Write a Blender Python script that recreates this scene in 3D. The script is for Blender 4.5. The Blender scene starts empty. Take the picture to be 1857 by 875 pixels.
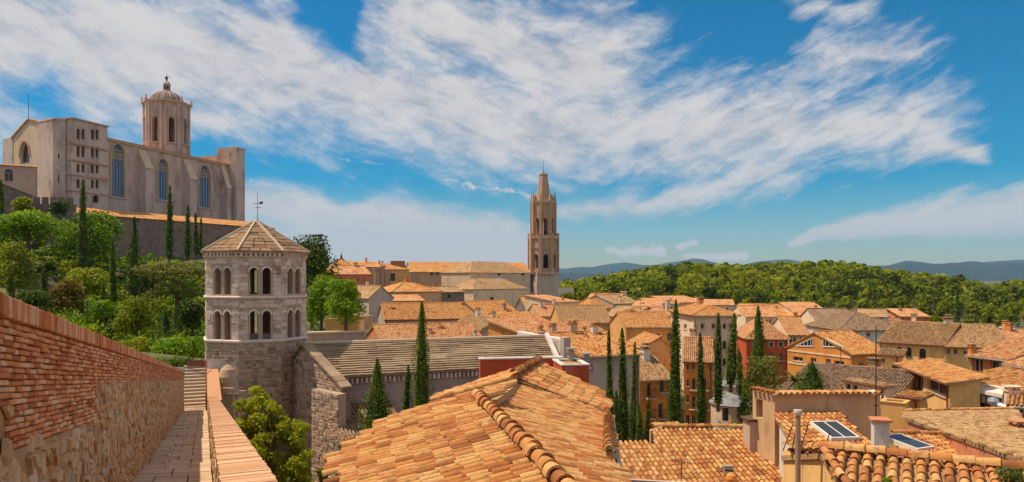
import bpy, math, random
import numpy as np
from mathutils import Vector, Matrix
R = math.radians
rng = random.Random(7)
scene = bpy.context.scene
COL = scene.collection

# ------------------------------------------------------------------ camera
F, CX, HY = 1300.0, 928.5, 505.0          # focal length, centre column, horizon row (photo pixels)
cd = bpy.data.cameras.new('camera')
cam = bpy.data.objects.new('camera', cd); COL.objects.link(cam)
cam.rotation_euler = (R(90), 0, 0)
cd.sensor_fit = 'HORIZONTAL'; cd.sensor_width = 36.0
cd.lens = 36.0 * F / 1857.0
cd.shift_y = (HY - 437.5) / 1857.0
cd.clip_start = 0.2; cd.clip_end = 90000.0
scene.camera = cam

# ------------------------------------------------------------------ sun, sky, exposure
SUN_EL, SUN_A = R(61), R(8)                # elevation; sun stands to the left, a little beyond the view's side
SUN_DIR = Vector((-math.cos(SUN_A) * math.cos(SUN_EL), math.sin(SUN_A) * math.cos(SUN_EL), math.sin(SUN_EL)))
SKY_STRENGTH = 0.15
ld = bpy.data.lights.new('sun', 'SUN'); ld.energy = 3.5; ld.angle = R(0.5); ld.color = (1.0, 0.86, 0.64)
sun = bpy.data.objects.new('sun', ld); COL.objects.link(sun)
sun.rotation_euler = SUN_DIR.to_track_quat('Z', 'Y').to_euler()
scene.view_settings.view_transform = 'Standard'
scene.view_settings.look = 'None'
scene.view_settings.exposure = 0.52
scene.view_settings.gamma = 1.0
scene.view_settings.use_curve_mapping = False
scene.render.engine = 'CYCLES'
scene.cycles.max_bounces = 8; scene.cycles.diffuse_bounces = 4; scene.cycles.transparent_max_bounces = 8

class G:
    """tiny expression helper for math nodes"""
    def __init__(s, tree): s.t = tree
    def n(s, typ, **kw):
        nd = s.t.nodes.new(typ)
        for k, v in kw.items(): setattr(nd, k, v)
        return nd
    def m(s, op, *a, clamp=False):
        nd = s.n('ShaderNodeMath', operation=op); nd.use_clamp = clamp
        for i, x in enumerate(a):
            if hasattr(x, 'node'): s.t.links.new(x, nd.inputs[i])
            else: nd.inputs[i].default_value = float(x)
        return nd.outputs[0]
    def comb(s, x, y, z):
        nd = s.n('ShaderNodeCombineXYZ')
        for i, v in enumerate((x, y, z)):
            if hasattr(v, 'node'): s.t.links.new(v, nd.inputs[i])
            else: nd.inputs[i].default_value = v
        return nd.outputs[0]
    def link(s, a, b): s.t.links.new(a, b)
    def noise(s, vec, scale, detail=4, rough=0.55, dist=0.0):
        nd = s.n('ShaderNodeTexNoise'); nd.inputs['Scale'].default_value = scale; nd.inputs['Detail'].default_value = detail
        nd.inputs['Roughness'].default_value = rough; nd.inputs['Distortion'].default_value = dist
        if vec is not None: s.link(vec, nd.inputs['Vector'])
        return nd
    def smooth(s, x, a, b):
        nd = s.n('ShaderNodeMapRange', interpolation_type='SMOOTHSTEP'); s.link(x, nd.inputs[0])
        nd.inputs[1].default_value = a; nd.inputs[2].default_value = b
        return nd.outputs[0]
    def mix(s, fac, a, b, mode='MIX'):
        nd = s.n('ShaderNodeMix', data_type='RGBA', blend_type=mode)
        for sock, v in ((nd.inputs[0], fac), (nd.inputs[6], a), (nd.inputs[7], b)):
            if hasattr(v, 'node'): s.link(v, sock)
            elif isinstance(v, (int, float)): sock.default_value = v
            else: sock.default_value = (*v, 1) if len(v) == 3 else v
        return nd.outputs[2]

def build_world():
    w = bpy.data.worlds.new('World'); scene.world = w; w.use_nodes = True
    t = w.node_tree; t.nodes.clear(); g = G(t)
    out = g.n('ShaderNodeOutputWorld'); bg = g.n('ShaderNodeBackground')
    g.link(bg.outputs[0], out.inputs[0]); bg.inputs[1].default_value = SKY_STRENGTH
    sky = g.n('ShaderNodeTexSky', sky_type='NISHITA'); sky.sun_disc = False
    sky.sun_elevation = SUN_EL
    sky.sun_rotation = math.atan2(SUN_DIR.x, SUN_DIR.y)
    sky.altitude = 100; sky.air_density = 1.0; sky.dust_density = 0.35; sky.ozone_density = 3.0
    hs = g.n('ShaderNodeHueSaturation'); hs.inputs['Hue'].default_value = 0.490
    hs.inputs['Saturation'].default_value = 2.0; hs.inputs['Value'].default_value = 0.46
    g.link(sky.outputs[0], hs.inputs['Color'])
    tc = g.n('ShaderNodeTexCoord'); sp = g.n('ShaderNodeSeparateXYZ'); g.link(tc.outputs['Generated'], sp.inputs[0])
    az = g.m('ARCTAN2', sp.outputs[0], sp.outputs[1]); el = g.m('ARCSINE', sp.outputs[2])
    v = g.comb(az, el, 0.0)
    w1 = g.noise(v, 4.0, 4, 0.55); ws = g.n('ShaderNodeSeparateColor'); g.link(w1.outputs['Color'], ws.inputs[0])
    w2 = g.noise(v, 38.0, 5, 0.6); wp = g.n('ShaderNodeSeparateColor'); g.link(w2.outputs['Color'], wp.inputs[0])
    wx = g.m('MULTIPLY_ADD', g.m('SUBTRACT', ws.outputs[0], 0.5), 0.13, az)
    wy = g.m('MULTIPLY_ADD', g.m('SUBTRACT', ws.outputs[1], 0.5), 0.09, el)
    def ae(px, py):
        a = math.atan((px - CX) / F); return a, math.atan((HY - py) / math.hypot(F, px - CX))
    caps = [(-200, 40, 175, 480, 120, 150, 1.1), (480, 120, 125, 1010, 250, 110, 1.1), (740, 30, 105, 1080, 130, 135, 1.1),
            (960, 230, 110, 1420, 240, 95, 1), (1420, 235, 85, 1640, 215, 80, .85), (1500, 110, 50, 1660, 80, 35, .6),
            (1640, 260, 45, 1745, 270, 22, .9), (1010, 385, 26, 1420, 310, 40, .75), (430, 360, 52, 900, 425, 56, 1.25), (440, 430, 60, 960, 450, 48, 1.25),
            (1450, 448, 12, 1990, 330, 62, 1.5), (260, 200, 70, 420, 215, 45, .8), (-60, 260, 60, 160, 300, 50, .6),
            (1105, 455, 11, 1200, 452, 11, 1.6), (1235, 445, 7, 1265, 443, 8, 1.5), (1250, 466, 12, 1350, 467, 11, 1.5), (600, 468, 13, 950, 464, 14, 1.4),
            (1440, 18, 20, 1560, 8, 24, .5), (800, 328, 5, 990, 357, 7, .8), (620, 285, 4, 690, 298, 4, .6)]
    M = None
    for (x0, y0, r0, x1, y1, r1, wt) in caps:
        a0, e0 = ae(x0, y0); a1, e1 = ae(x1, y1); dx, dy = a1 - a0, e1 - e0; L2 = dx * dx + dy * dy
        small = r0 < 14 and r1 < 14
        X, Y = (az, el) if small else (wx, wy)
        if small:
            X = g.m('MULTIPLY_ADD', g.m('SUBTRACT', wp.outputs[0], .5), 0.05, az); Y = g.m('MULTIPLY_ADD', g.m('SUBTRACT', wp.outputs[1], .5), 0.022, el)
        qx = g.m('SUBTRACT', X, a0); qy = g.m('SUBTRACT', Y, e0)
        h = g.m('DIVIDE', g.m('MULTIPLY_ADD', qx, dx, g.m('MULTIPLY', qy, dy)), L2, clamp=True)
        ex = g.m('MULTIPLY_ADD', h, -dx, qx); ey = g.m('MULTIPLY_ADD', h, -dy, qy)
        d = g.m('SQRT', g.m('MULTIPLY_ADD', ex, ex, g.m('MULTIPLY', ey, ey)))
        r = g.m('MULTIPLY_ADD', h, (r1 - r0) / F * .95, r0 / F * .95)
        val = g.m('MULTIPLY', g.m('SUBTRACT', 1.0, g.m('DIVIDE', d, r)), wt)
        if small: val = g.m('MULTIPLY_ADD', g.m('SUBTRACT', wp.outputs[2], .55), 4.2, val)
        val = g.m('MAXIMUM', val, -1.5)
        M = val if M is None else g.m('SMOOTH_MAX', M, val, 0.35)
    # holes of open sky
    for (x, y, r, amt) in ((575, 30, 75, 1.5), (610, 95, 50, .9), (60, 160, 60, .75), (400, 290, 70, .9), (1130, 470, 20, .0), (640, 355, 45, .55)):
        a, e = ae(x, y); qx = g.m('SUBTRACT', wx, a); qy = g.m('SUBTRACT', wy, e)
        d = g.m('SQRT', g.m('MULTIPLY_ADD', qx, qx, g.m('MULTIPLY', qy, qy)))
        M = g.m('SUBTRACT', M, g.m('MULTIPLY', g.m('SUBTRACT', 1.0, g.m('DIVIDE', d, r / F), clamp=True), amt))
    # drifts of the same cirrus all round: unseen cover, thickened to lift the fill light
    allround = g.m('MULTIPLY_ADD', g.noise(sp_vec(g, sp), 2.2, 5, 0.6, 0.6).outputs[0], 4.0, -1.4)
    away = g.smooth(g.m('MAXIMUM', g.m('ABSOLUTE', az), g.m('MULTIPLY', el, 1.55)), 0.72, 1.0)
    M = g.m('MAXIMUM', M, g.m('MULTIPLY_ADD', away, 3.0, g.m('SUBTRACT', allround, 3.0)))
    # streaks: fine noise stretched along the drift of the cirrus
    th = R(-20); c, s_ = math.cos(th), math.sin(th)
    hx = g.m('MULTIPLY_ADD', g.m('SUBTRACT', wx, az), .5, az); hy = g.m('MULTIPLY_ADD', g.m('SUBTRACT', wy, el), .45, el)
    ru = g.m('MULTIPLY_ADD', hx, c, g.m('MULTIPLY', hy, s_)); rv = g.m('MULTIPLY_ADD', hy, c, g.m('MULTIPLY', hx, -s_))
    st = g.noise(g.comb(g.m('MULTIPLY', ru, 5.0), g.m('MULTIPLY', rv, 17.0), 0.0), 1.6, 7, 0.62, 0.35)
    th = R(22); c, s_ = math.cos(th), math.sin(th)
    ru2 = g.m('MULTIPLY_ADD', hx, c, g.m('MULTIPLY', hy, s_)); rv2 = g.m('MULTIPLY_ADD', hy, c, g.m('MULTIPLY', hx, -s_))
    st2 = g.noise(g.comb(g.m('MULTIPLY', ru2, 5.0), g.m('MULTIPLY', rv2, 20.0), 3.0), 1.8, 7, 0.64, 0.5)
    side = g.smooth(az, -0.02, 0.28)
    streak = g.m('MULTIPLY_ADD', g.m('SUBTRACT', st2.outputs[0], st.outputs[0]), side, st.outputs[0])
    fine = g.noise(g.comb(g.m('MULTIPLY', hx, 9.0), g.m('MULTIPLY', hy, 17.0), 7.0), 2.4, 8, 0.68, 0.3)
    streak = g.m('MULTIPLY_ADD', streak, .62, g.m('MULTIPLY', fine.outputs[0], .38))
    raw = g.m('MULTIPLY_ADD', g.m('SUBTRACT', streak, 0.5), 3.0, M)
    dens = g.smooth(raw, -0.25, 0.95)
    dens = g.m('MULTIPLY', dens, 0.95)
    k = 1.0 / SKY_STRENGTH
    shade = g.m('MAXIMUM', g.smooth(streak, 0.34, 0.60), g.smooth(el, 0.16, 0.05))
    cl = g.mix(shade, (0.37 * k, 0.36 * k, 0.375 * k), (0.53 * k, 0.50 * k, 0.49 * k))
    colr = g.mix(dens, hs.outputs[0], cl)
    g.link(colr, bg.inputs[0])
    w.cycles.sampling_method = 'MANUAL'; w.cycles.sample_map_resolution = 512
def sp_vec(g, sp): return g.comb(sp.outputs[0], sp.outputs[1], g.m('MULTIPLY', sp.outputs[2], 2.5))
build_world()

# ------------------------------------------------------------------ placing helpers
def at(px, py, Y): return Vector(((px - CX) / F * Y, Y, (HY - py) / F * Y))
def plan(px, Y): return Vector(((px - CX) / F * Y, Y))
def zat(py, Y): return (HY - py) / F * Y
def on_plane(px, py, P, n):
    r = Vector(((px - CX) / F, 1.0, (HY - py) / F)); return r * (P.dot(n) / r.dot(n))
def pix(p): return (CX + F * p[0] / p[1], HY - F * p[2] / p[1]) if p[1] > .3 else (-9999, -9999)
def plane3(a, b, c):
    n = (b - a).cross(c - a).normalized()
    return -n if n.z < 0 else n

# ------------------------------------------------------------------ materials
def nodes(name):
    m = bpy.data.materials.new(name); m.use_nodes = True
    t = m.node_tree; g = G(t); b = t.nodes['Principled BSDF']; b.inputs['Specular IOR Level'].default_value = 0.25
    return m, g, b
def rnd_socket(g, mode):
    if mode == 'o': return g.n('ShaderNodeObjectInfo').outputs['Random']
    if mode == 't':
        a = g.n('ShaderNodeAttribute'); a.attribute_name = 'tint'; return a.outputs['Fac']
    return None
def ramp(g, fac, cols):
    r = g.n('ShaderNodeValToRGB'); e = r.color_ramp.elements
    while len(e) < len(cols): e.new(0.5)
    for i, c in enumerate(cols):
        e[i].position = i / (len(cols) - 1); e[i].color = (*c, 1)
    g.link(fac, r.inputs[0]); return r.outputs[0]
def mat(name, cols, scale=1.5, rnd=None, rA=0.9, nA=0.9, stain=None, stain2=None, bump=0.35, bscale=14, rough=0.88, coord='pos', stretch=(1, 1, 1), detail=6):
    m, g, b = nodes(name)
    if coord == 'pos': vec = g.n('ShaderNodeNewGeometry').outputs['Position']
    else: vec = g.n('ShaderNodeTexCoord').outputs['Object']
    if stretch != (1, 1, 1):
        mp = g.n('ShaderNodeMapping'); mp.inputs['Scale'].default_value = stretch; g.link(vec, mp.inputs[0]); vec = mp.outputs[0]
    n1 = g.noise(vec, scale, detail, 0.65)
    f = g.m('MULTIPLY_ADD', g.m('SUBTRACT', n1.outputs[0], 0.5), nA * 1.6, 0.5)
    r = rnd_socket(g, rnd)
    if r is not None: f = g.m('MULTIPLY_ADD', g.m('SUBTRACT', r, 0.5), rA, f)
    f = g.m('ADD', f, 0.0, clamp=True)
    col = ramp(g, f, cols)
    for st in (stain, stain2):
        if st:
            sc, amt, c, lo, hi = st
            sn = g.noise(vec, sc, 6, 0.7, 0.4)
            k = g.m('MULTIPLY', g.smooth(sn.outputs[0], lo, hi), amt)
            col = g.mix(k, col, c)
    g.link(col, b.inputs['Base Color']); b.inputs['Roughness'].default_value = rough
    if bump:
        bn = g.noise(vec, bscale, 5, 0.65); bp = g.n('ShaderNodeBump'); bp.inputs['Strength'].default_value = bump
        bp.inputs['Distance'].default_value = 0.6 / bscale; g.link(bn.outputs[0], bp.inputs['Height']); g.link(bp.outputs[0], b.inputs['Normal'])
    return m
def plain(name, c, rough=0.6, metal=0.0, var=0.12):
    return mat(name, [tuple(x * (1 - var) for x in c), tuple(min(1, x * (1 + var)) for x in c)], scale=3, bump=0.08, rough=rough) if not metal else metal_mat(name, c, rough)
def metal_mat(name, c, rough):
    m, g, b = nodes(name); b.inputs['Base Color'].default_value = (*c, 1); b.inputs['Metallic'].default_value = 0.85; b.inputs['Roughness'].default_value = rough; return m
def glass(name, c, rough=0.12):
    m, g, b = nodes(name)
    n = g.noise(g.n('ShaderNodeNewGeometry').outputs['Position'], 1.3, 2)
    g.link(g.mix(n.outputs[0], tuple(x * .6 for x in c), tuple(x * 1.4 for x in c)), b.inputs['Base Color'])
    b.inputs['Roughness'].default_value = rough; b.inputs['Specular IOR Level'].default_value = 0.5; return m
def leaf(name, cols, rnd='t', trans=0.3, sat=1.0):
    m, g, b = nodes(name)
    t = rnd_socket(g, 't')
    vec = g.n('ShaderNodeNewGeometry').outputs['Position']
    n = g.noise(vec, 0.7, 3)
    o = g.n('ShaderNodeObjectInfo').outputs['Random']
    f = g.m('MULTIPLY_ADD', g.m('SUBTRACT', n.outputs[0], 0.5), 0.5, t)
    f = g.m('MULTIPLY_ADD', g.m('SUBTRACT', o, .5), 0.3, f); f = g.m('ADD', f, 0, clamp=True)
    col = ramp(g, f, cols)
    g.link(col, b.inputs['Base Color']); b.inputs['Roughness'].default_value = 0.55; b.inputs['Specular IOR Level'].default_value = 0.2
    tr = g.n('ShaderNodeBsdfTranslucent'); g.link(g.mix(1.0, col, (1.25, 1.2, 0.55), 'MULTIPLY'), tr.inputs[0])
    mx = g.n('ShaderNodeMixShader'); mx.inputs[0].default_value = trans
    out = m.node_tree.nodes['Material Output']; g.link(b.outputs[0], mx.inputs[1]); g.link(tr.outputs[0], mx.inputs[2]); g.link(mx.outputs[0], out.inputs[0])
    return m
TILE_COLS = [(.21, .082, .032), (.43, .145, .044), (.52, .215, .066), (.58, .285, .094), (.64, .375, .148), (.47, .13, .042)]
TILE_DULL = [(.15, .078, .042), (.29, .145, .065), (.37, .20, .09), (.43, .265, .125), (.48, .33, .17), (.34, .145, .06)]
TILE_RED = [(.24, .09, .04), (.43, .15, .06), (.52, .22, .095), (.57, .29, .13), (.61, .38, .19), (.46, .135, .055)]
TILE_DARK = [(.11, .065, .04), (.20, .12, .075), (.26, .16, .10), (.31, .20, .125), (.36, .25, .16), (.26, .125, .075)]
LICHEN = (4.0, 0.62, (.15, .095, .055), 0.52, 0.68)
def tile_mat(name, cols, rnd):
    return mat(name, cols, scale=1.1, rnd=rnd, rA=0.8, nA=0.6, stain=LICHEN, stain2=(16, .6, (.17, .10, .055), .53, .66), bump=0.45, bscale=30, rough=.95)
MT = {}
for k, c in (('tan', TILE_COLS), ('dull', TILE_DULL), ('red', TILE_RED), ('dark', TILE_DARK)):
    MT[k] = (tile_mat('tile_' + k, c, 't'), tile_mat('tile_piece_' + k, c, 'o'))
def far_tile(name, cols):
    m, g, b = nodes(name)
    uv = g.n('ShaderNodeUVMap'); uv.uv_map = 'UVMap'; s = g.n('ShaderNodeSeparateXYZ'); g.link(uv.outputs[0], s.inputs[0])
    fu = g.m('FLOOR', g.m('MULTIPLY', s.outputs[0], 1 / .24)); fv = g.m('FLOOR', g.m('MULTIPLY', s.outputs[1], 1 / .45))
    wn = g.n('ShaderNodeTexWhiteNoise', noise_dimensions='2D'); g.link(g.comb(fu, fv, 0.0), wn.inputs['Vector'])
    n = g.noise(g.n('ShaderNodeNewGeometry').outputs['Position'], 0.5, 6, .7)
    f = g.m('MULTIPLY_ADD', g.m('SUBTRACT', n.outputs[0], .5), 1.8, g.m('MULTIPLY_ADD', g.m('SUBTRACT', wn.outputs[0], .5), .5, .5)); f = g.m('ADD', f, 0, clamp=True)
    col = ramp(g, f, cols); g.link(col, b.inputs['Base Color']); b.inputs['Roughness'].default_value = .9
    sn = g.m('ABSOLUTE', g.m('SINE', g.m('MULTIPLY', s.outputs[0], math.pi / .24)))
    bp = g.n('ShaderNodeBump'); bp.inputs['Strength'].default_value = .6; bp.inputs['Distance'].default_value = .08
    g.link(sn, bp.inputs['Height']); g.link(bp.outputs[0], b.inputs['Normal']); return m
MF = {k: far_tile('roof_' + k, c) for k, c in (('tan', TILE_COLS), ('dull', TILE_DULL), ('red', TILE_RED), ('dark', TILE_DARK))}
GRIME = (0.9, 0.5, (.16, .11, .08), 0.55, 0.75)
def plaster(name, c, v=.18, stain=.5):
    return mat(name, [tuple(x * (1 - 2 * v) for x in c), c, tuple(min(.85, x * (1 + v)) for x in c)], scale=.7, nA=.9, stain=(1.3, stain, tuple(x * .45 for x in c), .5, .72), stain2=(.4, .3, (.62, .5, .36), .56, .75), bump=.25, bscale=9, stretch=(1, 1, .45))
MP = {
 'orange': plaster('plaster_orange', (.68, .27, .065)), 'ochre': plaster('plaster_ochre', (.74, .39, .135)), 'yellow': plaster('plaster_yellow', (.84, .49, .185)),
 'cream': plaster('plaster_cream', (.80, .59, .40)), 'red': plaster('plaster_red', (.56, .095, .035)), 'grey': plaster('plaster_grey', (.56, .44, .37)),
 'tan': plaster('plaster_tan', (.62, .39, .215)), 'salmon': plaster('plaster_salmon', (.60, .22, .11)), 'white': plaster('plaster_white', (.70, .62, .54)),
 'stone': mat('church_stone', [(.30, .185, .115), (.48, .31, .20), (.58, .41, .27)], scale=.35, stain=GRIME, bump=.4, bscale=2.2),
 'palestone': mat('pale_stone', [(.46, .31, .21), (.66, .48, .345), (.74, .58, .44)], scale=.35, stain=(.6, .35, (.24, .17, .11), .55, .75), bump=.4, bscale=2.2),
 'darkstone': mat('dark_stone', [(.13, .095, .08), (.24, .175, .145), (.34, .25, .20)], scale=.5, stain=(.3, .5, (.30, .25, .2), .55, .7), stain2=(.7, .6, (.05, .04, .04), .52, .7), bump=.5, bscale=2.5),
 'brick': plaster('plaster_brick', (.42, .17, .075)), 'mauve': plaster('plaster_mauve', (.54, .37, .285)),
}
M_NAVE = mat('weathered_masonry', [(.24, .185, .16), (.42, .335, .295), (.54, .44, .39)], scale=.7, stain=(.9, .6, (.20, .14, .11), .5, .68), stain2=(3.0, .5, (.13, .10, .085), .55, .7), bump=.8, bscale=5, stretch=(1, 1, .6))
M_CATH = mat('cathedral_stone', [(.40, .30, .26), (.60, .47, .41), (.71, .58, .51)], scale=.25, stain=(.22, .7, (.27, .18, .145), .48, .66), stain2=(.5, .35, (.66, .55, .46), .55, .75), bump=.5, bscale=1.3, stretch=(1, 1, .4))
M_ASH = mat('ashlar_piece', [(.44, .29, .21), (.68, .52, .43), (.78, .65, .56), (.68, .47, .34)], scale=1.2, rnd='o', rA=.75, nA=.7, stain=(.9, .75, (.33, .18, .095), .5, .68), stain2=(2.0, .7, (.14, .105, .085), .53, .69), bump=.7, bscale=9)
M_ASHT = mat('ashlar', [(.44, .29, .21), (.68, .52, .43), (.78, .65, .56), (.68, .47, .34)], scale=1.2, rnd='t', rA=.75, nA=.7, stain=(1.1, .55, (.30, .17, .09), .55, .72), stain2=(2.3, .55, (.13, .10, .085), .56, .72), bump=.5, bscale=9)
RUBC = [(.22, .145, .105), (.41, .275, .20), (.54, .385, .285), (.48, .28, .17)]
M_RUBT = mat('rough_masonry', RUBC, scale=1.3, rnd='t', rA=.8, nA=.6, stain=(1.4, .5, (.10, .08, .07), .55, .72), bump=.6, bscale=9)
M_RUBO = mat('rough_masonry_piece', RUBC, scale=1.3, rnd='o', rA=.8, nA=.6, stain=(1.4, .5, (.10, .08, .07), .55, .72), bump=.6, bscale=9)
M_JOINT = mat('mortar', [(.14, .10, .075), (.26, .19, .14), (.32, .24, .18)], scale=3, bump=.5, bscale=20)
M_JOINTL = mat('mortar_light', [(.30, .20, .145), (.45, .32, .24), (.52, .39, .30)], scale=2, stain=GRIME, bump=.4, bscale=12)
BRC = [(.36, .115, .045), (.58, .20, .07), (.67, .29, .12), (.76, .49, .30), (.54, .155, .06)]
M_BRO = mat('brick_piece', BRC, scale=6, rnd='o', rA=1.0, nA=.5, stain=(9, .35, (.66, .5, .38), .55, .7), bump=.6, bscale=60)
M_BRT = mat('brickwork', BRC, scale=6, rnd='t', rA=1.0, nA=.5, stain=(9, .35, (.66, .5, .38), .55, .7), bump=.6, bscale=60)
M_BRM = mat('brick_mortar', [(.32, .14, .065), (.48, .25, .125), (.54, .33, .19)], scale=5, bump=.6, bscale=50)
RBL = [(.40, .22, .10), (.60, .39, .22), (.68, .49, .31), (.62, .35, .15), (.72, .56, .40)]
M_RBO = mat('rubble_piece', RBL, scale=3, rnd='o', rA=.9, nA=.8, stain=(4, .6, (.45, .19, .06), .52, .68), stain2=(7, .7, (.17, .09, .045), .54, .68), bump=1.0, bscale=19)
M_RBT = mat('rubble', RBL, scale=3, rnd='t', rA=.9, nA=.8, stain=(4, .6, (.45, .19, .06), .52, .68), stain2=(7, .7, (.17, .09, .045), .54, .68), bump=1.0, bscale=19)
M_RBM = mat('rubble_mortar', [(.28, .15, .07), (.48, .30, .16), (.58, .42, .27)], scale=5, stain=(6, .5, (.18, .09, .04), .55, .7), bump=.9, bscale=18)
PVC = [(.40, .26, .165), (.54, .375, .255), (.62, .46, .33), (.55, .36, .22)]
M_PVO = mat('paver_piece', PVC, scale=4, rnd='o', rA=.6, nA=.7, stain=(5, .45, (.22, .13, .08), .54, .7), bump=.5, bscale=40)
M_PVT = mat('paving', PVC, scale=4, rnd='t', rA=.6, nA=.7, bump=.5, bscale=40)
M_CAPO = mat('cap_tile_piece', [(.44, .20, .10), (.56, .29, .15), (.62, .36, .2), (.66, .44, .28)], scale=5, rnd='o', rA=.8, nA=.6, stain=(7, .35, (.3, .15, .08), .54, .7), bump=.5, bscale=40)
SLAB = [(.18, .12, .075), (.30, .205, .13), (.38, .275, .175), (.36, .235, .14)]
M_SLAB = mat('roof_slab', SLAB, scale=1.2, rnd='o', rA=.45, nA=.7, stain=(2, .5, (.12, .09, .07), .54, .7), bump=.5, bscale=10)
M_SLABT = mat('roof_slabs', SLAB, scale=1.2, rnd='t', rA=.7, nA=.7, stain=(2, .5, (.12, .09, .07), .54, .7), bump=.5, bscale=10)
M_TSLAB = mat('tower_roof_slab', [(.14, .078, .045), (.25, .145, .085), (.33, .205, .12), (.29, .15, .075)], scale=1.2, rnd='o', rA=.8, nA=.8, stain=(2, .55, (.13, .085, .06), .52, .7), bump=.5, bscale=10)
M_GSLATE = mat('grey_slate', [(.16, .16, .17), (.27, .27, .28), (.36, .35, .35)], scale=1.5, rnd='t', rA=.6, bump=.4, bscale=8)
M_PANE = glass('dark_glass', (.030, .026, .028)); M_BLUE = glass('blue_glass', (.045, .22, .46), .5)
M_SKYL = glass('skylight_glass', (.045, .05, .06), .35)
M_WOOD = plain('dark_wood', (.13, .065, .035), .7); M_WOODL = plain('shutter_wood', (.20, .11, .06), .7)
M_WFR = plain('window_stone', (.55, .44, .32), .8); M_WHITE = plain('white_paint', (.74, .70, .64), .6)
M_IRON = plain('black_iron', (.03, .027, .026), .5); M_RUST = plain('rusty_iron', (.17, .055, .03), .7)
M_STEEL = metal_mat('steel', (.62, .63, .65), .35); M_GALV = plain('grey_pipe', (.34, .30, .26), .5)
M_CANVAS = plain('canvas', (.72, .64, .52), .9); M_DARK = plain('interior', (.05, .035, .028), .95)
M_BARK = mat('bark', [(.05, .032, .02), (.12, .08, .05), (.2, .14, .09)], scale=5, stretch=(1, 1, .25), bump=.8, bscale=14)
M_POST = mat('post_wood', [(.26, .16, .10), (.40, .27, .18), (.48, .34, .24)], scale=4, stretch=(1, 1, .15), bump=.3, bscale=20)
L_CYP = leaf('cypress_leaf', [(.015, .036, .004), (.06, .11, .008), (.13, .18, .012), (.20, .23, .016)], trans=.35)
L_BROAD = leaf('broad_leaf', [(.025, .06, .004), (.115, .22, .006), (.22, .36, .010), (.33, .44, .016)], trans=.5)
L_YEL = leaf('yellow_leaf', [(.05, .07, .004), (.18, .22, .007), (.31, .35, .012), (.44, .42, .018)], trans=.5)
L_GREY = leaf('grey_leaf', [(.035, .05, .012), (.13, .15, .030), (.22, .235, .050), (.30, .30, .075)], trans=.45)
L_DARK = leaf('dark_leaf', [(.014, .030, .004), (.055, .095, .007), (.11, .175, .012), (.18, .23, .016)], trans=.4)
L_FOR = leaf('wood_leaf', [(.025, .045, .003), (.16, .20, .005), (.31, .34, .007), (.47, .43, .011)], trans=.5)
L_AUT = leaf('autumn_leaf', [(.06, .045, .004), (.18, .13, .008), (.29, .19, .012), (.36, .21, .016)], trans=.35)

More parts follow.
